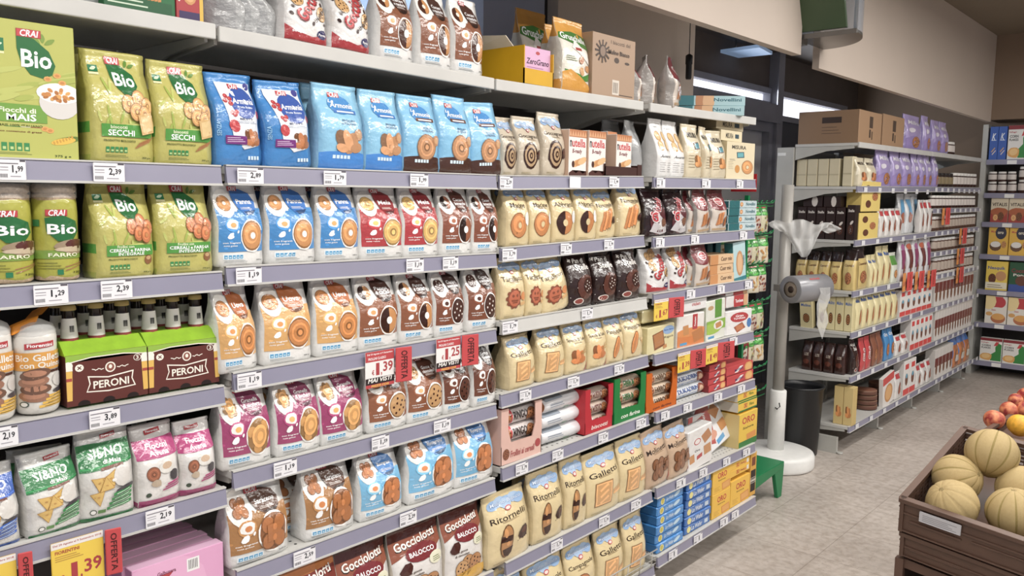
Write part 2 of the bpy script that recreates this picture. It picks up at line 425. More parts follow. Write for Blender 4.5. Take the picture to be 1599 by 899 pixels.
            s.ell(u, v, r*.8, r*.88, d, 16); s.ell(u, v, r*.68, r*.76, c, 14)
            s.ell(u-.25*r, v+.25*r*s.q, r*.13, r*.15, d, 8); s.ell(u+.25*r, v+.25*r*s.q, r*.13, r*.15, d, 8)
            s.quad(u, v-.2*r*s.q, r*.42, r*.08, 0, d); s.quad(u, v-.38*r*s.q, r*.3, r*.06, 0, d)
        elif kind == 'stack':
            for k in range(4): s.ell(u+(k % 2)*.12*r, v+(k-1.5)*.5*r*s.q, r*.85, r*.38, d if k % 2 else c, 14, rot=.1*(k-1)); s.ell(u+(k % 2)*.12*r, v+(k-1.4)*.5*r*s.q, r*.6, r*.22, l, 12)
        elif kind == 'fan':
            for k in range(4): s.quad(u+(k-1.5)*.32*r, v+(.1*k)*r*s.q, r*.17, r*.95, -.25, l if k % 2 else c); s.quad(u+(k-1.5)*.32*r+.1*r, v, r*.03, r*.9, -.25, d)
        elif kind == 'wrap':
            s.ell(u-.25*r, v, r*.5, r*.85, d, 14, rot=.5); s.ell(u+.3*r, v-.1*r*s.q, r*.5, r*.8, c, 14, rot=-.5); s.ell(u+.05*r, v+.1*r*s.q, r*.34, r*.75, l, 12, rot=.3)
            s.ell(u+.7*r, v-.4*r*s.q, r*.5, r*.34, c, 12, rot=.3); s.ell(u-.4*r, v-.45*r*s.q, r*.45, r*.3, l, 12, rot=-.3)
        else:
            s.ell(u, v, r*.95, r, d, 18); s.ell(u, v, r*.88, r*.92, c, 18); s.ell(u, v, r*.66, r*.7, l, 14); s.ell(u, v, r*.5, r*.54, c, 14); s.ell(u, v, r*.3, r*.32, d, 10); s.ell(u, v, r*.18, r*.2, l, 8)
    def crai(s, u, v, a):
        s.quad(u, v, a, a*.42, 0, '#A81F2A'); s.quad(u, v, a*.94, a*.36, 0, '#C32A34'); s.text('CRAI', u+a*.05, v, a*1.5, a*.48, '#FFFFFF', shear=.2)
def shade(h, f):
    h = h.lstrip('#'); return '#%02X%02X%02X' % tuple(max(0, min(255, int(int(h[i:i+2], 16)*f))) for i in (0, 2, 4))

def flatten(art, us, vs):
    """split the artwork along the body's grid; returns verts (u,v,layer), faces, colours"""
    bm = bmesh.new(); lay = bm.faces.layers.int.new('c'); cols = []; bb = []
    for (P, F, col) in art.P:
        xs = [p[0] for p in P]; ys = [p[1] for p in P]; q = (min(xs), max(xs), min(ys), max(ys))
        k = 1+max([b[4] for b in bb if b[0] < q[1] and q[0] < b[1] and b[2] < q[3] and q[2] < b[3]], default=-1); bb.append(q+(k,))
        if col not in cols: cols.append(col)
        ci = cols.index(col); bv = [bm.verts.new((u, v, k)) for u, v in P]
        if F is None:
            try: f = bm.faces.new(bv); f[lay] = ci
            except ValueError: pass
        else:
            for q in F:
                try: f = bm.faces.new([bv[i] for i in q]); f[lay] = ci
                except ValueError: pass
    bmesh.ops.triangulate(bm, faces=[f for f in bm.faces if len(f.verts) > 4])
    def cut(co, no, **kw): bmesh.ops.bisect_plane(bm, geom=bm.verts[:]+bm.edges[:]+bm.faces[:], dist=1e-6, plane_co=co, plane_no=no, **kw)
    cut((0.004, 0, 0), (1, 0, 0), clear_inner=True); cut((.996, 0, 0), (1, 0, 0), clear_outer=True)
    cut((0, 0.002, 0), (0, 1, 0), clear_inner=True); cut((0, .998, 0), (0, 1, 0), clear_outer=True)
    for u in us[1:-1]: cut((u, 0, 0), (1, 0, 0))
    for v in vs[1:-1]: cut((0, v, 0), (0, 1, 0))
    bm.verts.index_update()
    V = [tuple(v.co) for v in bm.verts]; F = []; K = []
    for f in bm.faces:
        a = sum(V[l.vert.index][0]*V[l.link_loop_next.vert.index][1]-V[l.link_loop_next.vert.index][0]*V[l.vert.index][1] for l in f.loops)
        idx = [l.vert.index for l in f.loops]
        F.append(tuple(idx if a > 0 else idx[::-1])); K.append(cols[f[lay]])
    bm.free(); return V, F, K

def make_mesh(name, V, F, K, mat, smooth=None):
    me = bpy.data.meshes.new(name); me.from_pydata(V, [], F); me.update(); me.materials.append(mat)
    at = me.color_attributes.new('Col', 'FLOAT_COLOR', 'CORNER'); cache = {}; arr = []
    for p, c in zip(F, K):
        if c not in cache: cache[c] = lin(c)
        arr += list(cache[c])*len(p)
    at.data.foreach_set('color', arr)
    if smooth is not None: me.polygons.foreach_set('use_smooth', smooth)
    return me

def bag_mesh(name, w, h, d, art, base, side=None, taper=.0, seal=.07, full=.5, crump=.0022, seed=0, topd=.0, puff=.35, back=None, mat=None, gus=.5):
    """gusseted film bag: block bottom, narrowing to a flat crimped seal"""
    rnd = random.Random(seed*13+5); side = side or base; back = back or side
    us = [k/8 for k in range(9)]
    vs = [0, .025, .07]+[.07+(1-seal-.07)*k/9 for k in range(1, 10)]+[1-seal*.66, 1-seal*.33, 1]
    so = rnd.random()*40; tl = (rnd.random()-.5)*.05; tw = (rnd.random()-.5)*.35
    def D(t):
        if t < .07: f = .86+2*t
        elif t < full: f = 1
        else:
            q = min(1, (t-full)/(1-seal-full)); f = 1-(q*q*(3-2*q))*.55-.45*q
        return max(.0018, d/2*f+topd*d/2)
    def front(u, t, sg=1):
        s = 2*u-1; W = w/2*(1-taper*t)*(1-.025*math.sin(PI*t))*(.97 if t < .01 else 1)
        dd = D(t); q = abs(s)
        env = min(1, 4*t)*min(1, max(0, (1-seal-t)*4))
        x = sg*dd*(1-.22*q**4) + sg*puff*.02*env*(1-s*s)
        nz = noise.noise(Vector((s*1.4+so, t*3.2, sg*3+seed)))*crump*2.2+noise.noise(Vector((s*4+so, t*9, sg*7+seed)))*crump*.9
        x += nz*min(1, 5*t)*(1 if t < 1-seal else .8)
        y = s*W+noise.noise(Vector((t*4+so, s, 9)))*crump*1.6*min(1, 3*t)
        if t > 1-seal: x += .0012*(1 if vs.index(t) % 2 else -1) if t in vs else 0
        x += tw*w*.10*s*t*t - tl*h*t*t*.6
        return Vector((x, y, t*h*(1-.012*s*s*tw)))
    G = [[front(u, v) for u in us] for v in vs]; B = [[front(u, v, -1) for u in (1, .66, .33, 0)] for v in vs]
    V = []; F = []; K = []; S = []; nr = len(vs); ring = 9+1+4+1
    bc = base if callable(base) else (lambda t: base)
    sc = side if callable(side) else (lambda t: side)
    for j, t in enumerate(vs):
        q = max(0, min(1, (t-full*.5)/(1-full*.5))); g = gus*D(t)*q+ .001
        cx = (G[j][0].x+B[j][3].x)/2
        V += [tuple(p) for p in G[j]]+[(cx, G[j][8].y-g, G[j][8].z)]+[tuple(p) for p in B[j]]+[(cx, G[j][0].y+g, G[j][0].z)]
    for j in range(nr-1):
        t = (vs[j]+vs[j+1])/2
        for k in range(ring):
            a, b = j*ring+k, j*ring+(k+1) % ring
            F.append((a, b, b+ring, a+ring)); K.append(bc(t) if k < 8 else sc(t)); S.append(True)
    F.append(tuple(range(ring-1, -1, -1))); K.append(sc(0)); S.append(False)
    F.append(tuple((nr-1)*ring+k for k in range(ring))); K.append(sc(1)); S.append(False)
    if art:
        AV, AF, AK = flatten(art, us, vs); o = len(V)
        for u, v, l in AV:
            i = min(7, max(0, int(u*8))); fu = u*8-i
            j = 0
            while j < nr-2 and vs[j+1] < v-1e-7: j += 1
            fv = (v-vs[j])/(vs[j+1]-vs[j])
            p = G[j][i]*(1-fu)*(1-fv)+G[j][i+1]*fu*(1-fv)+G[j+1][i]*(1-fu)*fv+G[j+1][i+1]*fu*fv
            V.append((p.x+.0008+crump*.3+l*.0003, p.y, p.z))
        F += [tuple(o+i for i in f) for f in AF]; K += AK; S += [True]*len(AF)
    return make_mesh(name, V, F, K, mat or FILM, S)

def box_mesh(name, w, h, d, art, base, left=None, top=None, lart=None, tart=None, mat=None, soft=.0):
    """carton standing on z=0, front at x=+d/2, art on the front, left (-y) and top faces"""
    V = []; F = []; K = []; S = []
    e = min(.0015, w*.03) if not soft else soft
    left = left or base; top = top or base
    x0, x1, y0, y1 = -d/2, d/2, -w/2, w/2
    # bevelled shell: inset faces joined by chamfers
    P = {}
    def v(i, j, k, ax):
        p = [(x0, x1)[i], (y0, y1)[j], (0, h)[k]]
        for a in range(3):
            if a != ax: p[a] += e*(1 if (i, j, k)[a] == 0 else -1)
        V.append(tuple(p)); return len(V)-1
    for i in (0, 1):
        for j in (0, 1):
            for k in (0, 1):
                for ax in (0, 1, 2): P[i, j, k, ax] = v(i, j, k, ax)
    def add(f, c): F.append(f); K.append(c); S.append(False)
    add((P[1,0,0,0], P[1,1,0,0], P[1,1,1,0], P[1,0,1,0]), base); add((P[0,1,0,0], P[0,0,0,0], P[0,0,1,0], P[0,1,1,0]), base)
    add((P[0,0,0,1], P[1,0,0,1], P[1,0,1,1], P[0,0,1,1]), left); add((P[1,1,0,1], P[0,1,0,1], P[0,1,1,1], P[1,1,1,1]), left)
    add((P[0,0,1,2], P[1,0,1,2], P[1,1,1,2], P[0,1,1,2]), top); add((P[0,1,0,2], P[1,1,0,2], P[1,0,0,2], P[0,0,0,2]), top)
    for j in (0, 1):
        for k in (0, 1): add((P[0,j,k,1], P[1,j,k,1], P[1,j,k,2], P[0,j,k,2]), base)
    for i in (0, 1):
        for k in (0, 1): add((P[i,0,k,0], P[i,1,k,0], P[i,1,k,2], P[i,0,k,2]), base)
    for i in (0, 1):
        for j in (0, 1): add((P[i,j,0,0], P[i,j,1,0], P[i,j,1,1], P[i,j,0,1]), base)
    for i in (0, 1):
        for j in (0, 1):
            for k in (0, 1): add((P[i,j,k,0], P[i,j,k,1], P[i,j,k,2]), base)
    for A, fn in ((art, lambda u, v_, l: (x1+.0004+l*.00012, y0+u*w, v_*h)), (lart, lambda u, v_, l: (x0+u*d, y0-.0004-l*.00012, v_*h)), (tart, lambda u, v_, l: (x1-v_*d, y0+u*w, h+.0004+l*.00012))):
        if A:
            AV, AF, AK = flatten(A, [0, 1], [0, 1]); o = len(V)
            V += [fn(*q) for q in AV]; F += [tuple(o+i for i in f) for f in AF]; K += AK; S += [False]*len(AF)
    return make_mesh(name, V, F, K, mat or CARD, S)

def roll_mesh(name, r, L, art, base, ends='#C99A62', ax='z', n=20, arc=PI, mat=None, seed=0, neck=.0):
    """wrapped cylinder; artwork on the side that faces +x"""
    m = MB(); V = []; F = []; K = []; S = []; rings = [0, .03, .08]+[.08+.84*k/5 for k in range(1, 6)]+[.97, 1]
    def rad(t): return r*(.86 if t in (0, 1) else .96 if t in (.03, .97) else 1)
    def P(a, t, off=0):
        q = rad(t)+off+(noise.noise(Vector((math.cos(a)*2+seed, math.sin(a)*2, t*6)))*.0012)
        x, y, z = q*math.cos(a), q*math.sin(a), t*L
        return (x, y, z) if ax == 'z' else (x, z-L/2, y+r) 
    for t in rings: V += [P(2*PI*k/n, t) for k in range(n)]
    for j in range(len(rings)-1):
        for k in range(n): F.append((j*n+k, j*n+(k+1) % n, (j+1)*n+(k+1) % n, (j+1)*n+k)); K.append(base if 0 < j < len(rings)-2 else base); S.append(True)
    F.append(tuple(range(n-1, -1, -1))); K.append(ends); S.append(False); F.append(tuple((len(rings)-1)*n+k for k in range(n))); K.append(ends); S.append(False)
    if ax == 'y': F = [f[::-1] for f in F]
    if art:
        us = [k/10 for k in range(11)]; AV, AF, AK = flatten(art, us, [0, .08, .25, .42, .58, .75, .92, 1] if ax == 'z' else us)
        o = len(V)
        for u, v, l in AV:
            if ax == 'z': V.append(P(-arc/2+arc*u, min(.96, max(.04, v)), .0016+l*.0002))
            else: V.append(P(-arc/2+arc*v, min(.96, max(.04, u)), .0016+l*.0002))
        F += [tuple(o+i for i in f) for f in AF]; K += AK; S += [True]*len(AF)
    return make_mesh(name, V, F, K, mat or FILM, S)

# ------------------------------------------------------------------ placing goods
ORD = ['first', 'second', 'third', 'fourth', 'fifth', 'sixth', 'seventh', 'eighth', 'ninth', 'tenth', 'eleventh', 'twelfth', 'thirteenth', 'fourteenth']
NUM = ['zero', 'one', 'two', 'three', 'four', 'five', 'six', 'seven', 'eight', 'nine', 'ten', 'eleven', 'twelve', 'thirteen', 'fourteen']
def ordn(i, n):
    if n == 1: return ''
    if n == 2: return ('left one of two', 'right one of two')[i]
    if i == 0: return 'leftmost of %s' % NUM[n]
    if i == n-1: return 'rightmost of %s' % NUM[n]
    return '%s of %s from left' % (ORD[i], NUM[n])
SHELF = {}
def shelf_at(bay, row, y):
    x, y0, z0, y1, z1 = SHELF[bay, row]; f = (y-y0)/(y1-y0) if y1 != y0 else 0
    return z0+(z1-z0)*max(-.2, min(1.2, f))
def put(name, cat, meshes, dims, bay, row, items, desc, group=None, inset=.012, where=None, top=True, rotz=0, lab=None, zlift=0):
    """items: (px left, px right, py top[, extra depth, yaw deg, roll deg]) at the front base line"""
    w, h, d = dims; out = []; n = len(items); kb = SHELF[bay, row][0]
    for i, it in enumerate(items):
        pl_, pr_, pt = it[:3]; ex = it[3] if len(it) > 3 else 0; yw = it[4] if len(it) > 4 else 0; rl = it[5] if len(it) > 5 else 0
        xf = kb-inset-ex; zc = shelf_at(bay, row, along((pl_+pr_)/2, xf, SHELF[bay, row][2]))
        ya, yb = along(pl_, xf, zc), along(pr_, xf, zc); yc = (ya+yb)/2
        zc = shelf_at(bay, row, yc)+.0008+zlift; ww = yb-ya
        hh = h if pt is None else height(pt, xf-d*.42, yc)-zc
        o = bpy.data.objects.new(name, meshes[i % len(meshes)]); C.objects.link(o)
        o.location = (xf-d/2, yc, zc); o.scale = (1, ww/w, hh/h); o.rotation_euler = (R(rl), 0, R(yw))
        L = lab[i] if lab else desc+((', '+ordn(i, n)) if n > 1 else '')
        tag(o, L, cat, group if n > 1 else None)
        out.append(o)
    return out
# ------------------------------------------------------------------ near shelving run: frame, shelves, ticket rails
J = [-1.0, 0.0, .955, 1.90, 2.93]           # upright positions
fr = empty('gondola_frame', (-.5, 0, 0)); tag(fr, 'dark backed frame with slotted grey uprights carrying the near biscuit shelves', 'shelving')
for i, y in enumerate(J):
    u = MB(); u.box((-.03, y-.014, 0), (.02, y+.014, 2.13))
    for k in range(40): u.box((.02, y-.004, .1+k*.05), (.0212, y+.004, .125+k*.05), '#222222')
    m = u.build('upright', UPR, fr)
for i in range(4):
    MB().box((-.035, J[i]+.014, .08), (-.015, J[i+1]-.014, 2.1)).build('back_panel', DARKP, fr)
for i, y in enumerate(J):
    MB().box((-.03, y-.02, 0), (.40, y+.02, .07)).box((.36, y-.02, 0), (.40, y+.02, .012)).build('foot', UPR, fr)
# (bay, row): front x, left (px, py), right (px, py)
ROWX = {0: -.04, 1: -.02, 2: -.016, 3: -.01, 4: 0, 5: .008, 6: .032, 7: .05}
T = {
 (1,0): ((-60,-32),(336,40)), (1,1): ((-60,244),(345,260)), (1,2): ((-60,454),(347,425)), (1,3): ((-60,679),(350,603)), (1,4): ((-60,893),(353,762)), (1,5): None,
 (2,0): ((341,43),(771,124)), (2,1): ((353,259),(775,274)), (2,2): ((353,418),(775,396)), (2,3): ((364,584),(775,514)), (2,4): ((364,738),(775,631)), (2,5): ((370,893),(773,747)), (2,6): None,
 (3,0): ((774,125),(1004,160)), (3,1): ((780,275),(1005,276)), (3,2): ((782,388),(1006,368)), (3,3): ((783,502),(1010,465)), (3,4): ((782,617),(1012,555)), (3,5): ((784,732),(1013,647)), (3,6): ((790,880),(1018,766)), (3,7): None,
 (4,0): ((1015,162),(1180,185)), (4,1): ((1021,277),(1180,281)), (4,2): ((1020,371),(1178,359)), (4,3): ((1021,460),(1176,436)), (4,4): ((1022,554.7),(1177,517.5)), (4,5): ((1024,645),(1179,592)), (4,6): ((1025,763),(1179,692)), (4,7): ((1027,871),(1180,775)),
}
def perfmat():
    m, n, l, b = newmat('perforated shelf steel'); b.inputs['Roughness'].default_value = .4
    tc = n.new('ShaderNodeTexCoord'); sp = n.new('ShaderNodeSeparateXYZ'); l.new(tc.outputs['Object'], sp.inputs[0])
    def M(op, a, c=None):
        q = n.new('ShaderNodeMath'); q.operation = op
        for i, z in ((0, a), (1, c)):
            if z is None: continue
            if isinstance(z, (int, float)): q.inputs[i].default_value = z
            else: l.new(z, q.inputs[i])
        return q.outputs[0]
    fy = M('SUBTRACT', M('MODULO', M('ADD', sp.outputs[1], 3.0), .03), .015)
    fx = M('SUBTRACT', M('MODULO', M('ADD', sp.outputs[0], 3.0), .025), .0125)
    r2 = M('ADD', M('MULTIPLY', fy, fy), M('MULTIPLY', fx, fx))
    hole = M('MULTIPLY', M('LESS_THAN', r2, 1.8e-5), M('GREATER_THAN', sp.outputs[0], -.066))
    mx = n.new('ShaderNodeMix'); mx.data_type = 'RGBA'; l.new(hole, mx.inputs[0])
    mx.inputs[6].default_value = lin('#C9C8C4'); mx.inputs[7].default_value = lin('#2A2826'); l.new(mx.outputs[2], b.inputs['Base Color'])
    return m
SHELFP = perfmat()
def gshelf(bay, row, x, y0, z0, y1, z1, rail=True, depth=.435, railh=.036, wire=False, label='', face=RAIL):
    SHELF[bay, row] = (x, y0, z0, y1, z1)
    t = empty('shelf', (x, y0, z0)); tag(t, label, 'shelf', None)
    L = y1-y0; s = (z1-z0)
    m = MB(); m.hexa([(-depth, 0, -.018), (-.008, 0, -.018), (-.008, L, s-.018), (-depth, L, s-.018), (-depth, 0, 0), (-.008, 0, 0), (-.008, L, s), (-depth, L, s)])
    m.build('shelf_board', SHELFP if isinstance(row, int) and row > 3 else SHELFW, t)
    if rail:
        m = MB()
        m.hexa([(-.008, 0, -railh-.004), (.004, 0, -railh-.004), (.004, L, s-railh-.004), (-.008, L, s-railh-.004), (-.008, 0, .002), (-.002, 0, .002), (-.002, L, s+.002), (-.008, L, s+.002)])
        m.build('price_rail', face, t)
        m = MB(); m.hexa([(-.010, 0, -railh-.009), (.007, 0, -railh-.009), (.007, L, s-railh-.009), (-.010, L, s-railh-.009), (-.010, 0, -railh-.004), (.007, 0, -railh-.004), (.007, L, s-railh-.004), (-.010, L, s-railh-.004)])
        m.hexa([(-.012, 0, .0), (.001, 0, .0), (.001, L, s), (-.012, L, s), (-.012, 0, .0035), (.001, 0, .0035), (.001, L, s+.0035), (-.012, L, s+.0035)])
        m.build('rail_edge', SHELFW, t)
    else:
        m = MB(); m.hexa([(-.008, 0, -.032), (.004, 0, -.032), (.004, L, s-.032), (-.008, L, s-.032), (-.008, 0, .004), (.004, 0, .004), (.004, L, s+.004), (-.008, L, s+.004)])
        m.build('front_lip', SHELFW, t, bev=.003)
    for yy, zz in ((.004, 0), (L-.012, s)):
        m = MB(); pr = [(-depth, zz-.019), (-.03, zz-.019), (-.03, zz-.035), (-depth*.5, zz-.05), (-depth, zz-(.105 if row in (0, 'A', 'B', 'C', 'D', 'E', 'F', 'G') else .055))]
        m.prism(pr, yy, yy+.008); m.build('bracket', UPR, t)
    if wire:
        m = MB(); hh = .075
        m.tube([(.006, 0, .012), (.006, L, s+.012)], .0022, 5).tube([(.012, 0, hh), (.012, L, s+hh)], .003, 5).tube([(.01, 0, hh*.5), (.01, L, s+hh*.5)], .002, 5)
        for k in range(int(L/.09)+1): yk = k*.09; m.tube([(.007, yk, s*yk/L), (.012, yk, s*yk/L+hh)], .002, 5)
        m.build('wire_fence', UPR, t)
    return t
NEAR = {1: 'nearest', 2: 'second', 3: 'third', 4: 'farthest'}
RN = {0: 'top board', 1: 'upper shelf', 2: 'second shelf down', 3: 'third shelf down', 4: 'fourth shelf down', 5: 'fifth shelf down', 6: 'sixth shelf down', 7: 'bottom shelf'}
CONT = {(1,0): 'carrying green and red snack boxes', (1,1): 'carrying the cereal box and green biscuit bags', (1,2): 'carrying rice cake rolls and green bags', (1,3): 'carrying beer packs and quinoa cakes', (1,4): 'carrying white green and pink snack bags', (1,5): 'carrying the pink cartons',
 (2,0): 'carrying red and white cookie bags', (2,1): 'carrying blue biscuit bags', (2,2): 'carrying blue, red and brown ring biscuit bags', (2,3): 'carrying golden and cocoa biscuit bags', (2,4): 'carrying magenta and chocolate chip bags', (2,5): 'carrying tan and light blue bags', (2,6): 'carrying red brown cookie bags',
 (3,0): 'carrying the yellow carton and cardboard box', (3,1): 'carrying swirl cookies and hazelnut wafer boxes', (3,2): 'carrying cream ring biscuit bags', (3,3): 'carrying cream face biscuits and dark star cookies', (3,4): 'carrying cream toast and finger biscuits', (3,5): 'carrying pink, red and green trays', (3,6): 'carrying large cream bags of cocoa cookies', (3,7): 'with a low wire fence at its front',
 (4,0): 'carrying two flat light blue boxes', (4,1): 'carrying white almond bags and beige cartons', (4,2): 'carrying dark red bags and teal packs', (4,3): 'carrying orange cartons and spotted white bags', (4,4): 'carrying square cream, orange and green packs', (4,5): 'carrying the orange tray and red boxes', (4,6): 'carrying beige and tilted white packs', (4,7): 'carrying the blue wafer stacks'}
for (b, r), e in T.items():
    x = ROWX[r]
    if e:
        (lx, ly), (rx, ry) = e
        a = onx(lx, ly, x); c = onx(rx, ry, x); y0, z0, y1, z1 = a.y, a.z, c.y, c.z
        if lx < 0: y0 = -.95; z0 = z1 if r else z1+.004
    elif (b, r) == (1, 5): y0, y1 = -.95, -.02; z0 = z1 = .70
    elif (b, r) == (2, 6): y0, y1 = .01, .92; z0 = z1 = onx(772, 891, x).z
    else: y0, y1 = .97, onx(1022, 872, x).y; z0 = z1 = .148
    gshelf(b, r, x, y0, z0, y1, z1, rail=(r > 0), wire=((b, r) in ((3, 7),)),
           label='grey %s of the %s bay %s' % (RN[r], NEAR[b], CONT[b, r]) if (b, r) not in ((1,5),(2,6)) else 'grey lowest visible shelf of the %s bay %s' % (NEAR[b], CONT[b, r]),
           face=SHELFW if (b, r) == (3, 3) else RAIL)
# price labels: part of the shelf they are clipped to.  (bay,row): [(px left, px right, text)]
LAB = {
 (1,1): [(-3,40,'1,99'),(145,194,'2,39')], (1,2): [(52,106,'1,29'),(157,206,'2,39')], (1,3): [(-20,28,'2,19'),(139,187,'3,89')], (1,4): [(227,272,'2,19')],
 (2,1): [(370,411,'2,89'),(505,540,'1,79'),(640,668,'1,99')], (2,2): [(368,408,'1,19'),(634,661,'1,19'),(691,715,'1,19')], (2,3): [(370,408,'1,19')], (2,4): [(427,463,'1,19'),(580,607,'1,59'),(677,703,'1,19')], (2,5): [(458,492,'2,59'),(624,650,'2,29')],
 (3,1): [(780,800,'2,29'),(889,906,''),(951,966,'1,99')], (3,2): [(784,806,'1,79'),(875,892,'1,79'),(943,958,'1,79')], (3,3): [(784,808,'1,79'),(908,925,'1,79')], (3,4): [(811,829,'1,79'),(886,904,'1,79'),(959,974,'1,79')], (3,5): [(805,824,'1,79'),(862,879,'1,59'),(934,949,'1,39'),(993,1008,'1,29')], (3,6): [(860,878,'1,79'),(935,951,'1,79'),(985,1000,'1,79')],
 (4,1): [(1025,1038,'1'),(1096,1109,'1'),(1150,1160,'1')], (4,2): [(1024,1037,'1'),(1079,1091,'1'),(1155,1166,'1')], (4,3): [(1072,1085,'1'),(1120,1131,'1'),(1163,1174,'1')], (4,4): [(1139,1151,'1')], (4,5): [(1032,1045,'1'),(1067,1080,'1'),(1115,1127,'1'),(1152,1163,'1')], (4,6): [(1056,1070,'1'),(1092,1104,'1'),(1129,1140,'1'),(1160,1171,'1')], (4,7): [(1044,1057,'1'),(1083,1096,'1'),(1124,1136,'1'),(1142,1153,'1')],
}
for o in [o for o in bpy.data.objects if o.name.split('.')[0] == 'shelf']:
    key = [k for k, v in SHELF.items() if abs(v[0]-o.location.x) < 1e-5 and abs(v[1]-o.location.y) < 1e-5 and abs(v[2]-o.location.z) < 1e-4]
    if not key: continue
    k = key[0]; x, y0, z0, y1, z1 = SHELF[k]
    for (a, c, tx) in LAB.get(k, []):
        ya, yb = along(a, x+.006, z0-.02), along(c, x+.006, z0-.02); w = yb-ya; h = .040 if k != (2, 1) else .038
        A = Art(w, h)
        if tx:
            A.rect(.04, .78, .72, .83, '#77727A'); A.rect(.78, .9, .98, .99, '#55505A'); A.rect(.05, .60, .35, .64, '#9a97a0'); A.rect(.05, .47, .35, .50, '#9a97a0')
            for q in range(7): A.rect(.05+q*.04, .12, .07+q*.04, .3, '#44424A')
            A.rect(.42, .16, .8, .2, '#9a97a0')
            if len(tx) > 1: A.text(tx[:2], .58, .52, .18, .42, '#23232B'); A.text(tx[2:], .79, .55, .2, .28, '#23232B')
            else: A.text(tx, .62, .5, .10, .44, '#33333B')
        me = box_mesh('price_label', w, h, .0012, A if tx else None, '#E9E8EC', mat=PAPER)
        zl = shelf_at(k[0], k[1], (ya+yb)/2)
        q = bpy.data.objects.new('price_label', me); C.objects.link(q); q.parent = o
        q.location = (.0075, (ya+yb)/2-y0, zl-z0-.041)
# ------------------------------------------------------------------ designs
def variants(fn, n=2): return [fn(s) for s in range(n)]
CREAM, LIME = '#E0CB99', '#C0B95E'
# -- lime green organic bags
def bio_art(w, h, title, kind):
    A = Art(w, h)
    rn = random.Random(5)
    for k in range(16): A.ell(.12+.76*rn.random(), .32+.38*rn.random(), .12*rn.random()+.04, .02, '#A3B548' if k % 2 else '#C3C968', 10, rot=rn.random()*2)
    A.rect(.08, .80, .22, .86, '#1F7A4C'); A.leaf(.15, .83, .05, .3, '#CFE3C0'); A.rect(.08, .775, .22, .795, '#E9E6B0')
    A.leaf(.68, .90, .06, 1.2, '#5F8A2A'); A.leaf(.76, .885, .06, .4, '#5F8A2A')
    A.poly([(.36, .90), (.58, .88), (.76, .80), (.80, .70), (.70, .62), (.56, .60), (.45, .66), (.38, .76)], '#1C6B34')
    A.text('Bio', .59, .745, .34, .125, '#FFFFFF')
    A.crai(.47, .915, .12)
    c = '#D9A25C' if kind == 'secchi' else '#C4713A'
    for (u, v) in ((.58, .53), (.76, .58), (.90, .52), (.70, .46), (.84, .44)): A.cookie(u, v, .12, 'round' if kind == 'secchi' else 'ring', c, '#C98A4B')
    A.rect(.14, .23, .97, .34, '#4E9A38', .0)
    if kind == 'secchi': A.text('biscotti', .40, .315, .26, .03, '#E9F0C8'); A.text('SECCHI', .44, .265, .42, .052, '#FFFFFF'); A.quad(.86, .36, .13, .13, .2, '#D8B06E'); A.quad(.86, .36, .10, .10, .2, '#E4C589')
    else: A.text('Frollini con', .46, .325, .3, .028, '#E9F0C8'); A.text('CEREALI e FARINA', .55, .288, .74, .034, '#FFFFFF'); A.text('INTEGRALE', .56, .25, .46, .032, '#FFFFFF'); A.ell(.88, .18, .08, .07, '#8A5A30'); A.ell(.88, .2, .05, .03, '#C9A070')
    A.text('PRODOTTO BIOLOGICO', .42, .195, .5, .018, '#4A5A22')
    for k in range(5): A.rect(.20+k*.07, .09, .255+k*.07, .14, '#2F8A4A'); A.rect(.21+k*.07, .10, .245+k*.07, .115, '#BFD38A')
    A.lines(.2, .05, .55, .075, 2, '#6A7A3A'); A.text('300 g e', .86, .05, .15, .02, '#4A5A22')
    if kind == 'secchi':
        for k in range(3): A.quad(.80+k*.03, .17+k*.02, .14, .008, .35, '#A8703A')
    return A
def side_bio(t): return '#4E9A38' if .24 < t < .33 else LIME if t > .08 else '#A8AE4C'
BIO1 = variants(lambda s: bag_mesh('bag', .19, .27, .085, bio_art(.19, .27, '', 'secchi'), LIME, side_bio, seed=s))
BIO2 = variants(lambda s: bag_mesh('bag', .19, .27, .085, bio_art(.19, .27, '', 'frollini'), LIME, side_bio, seed=s+3))
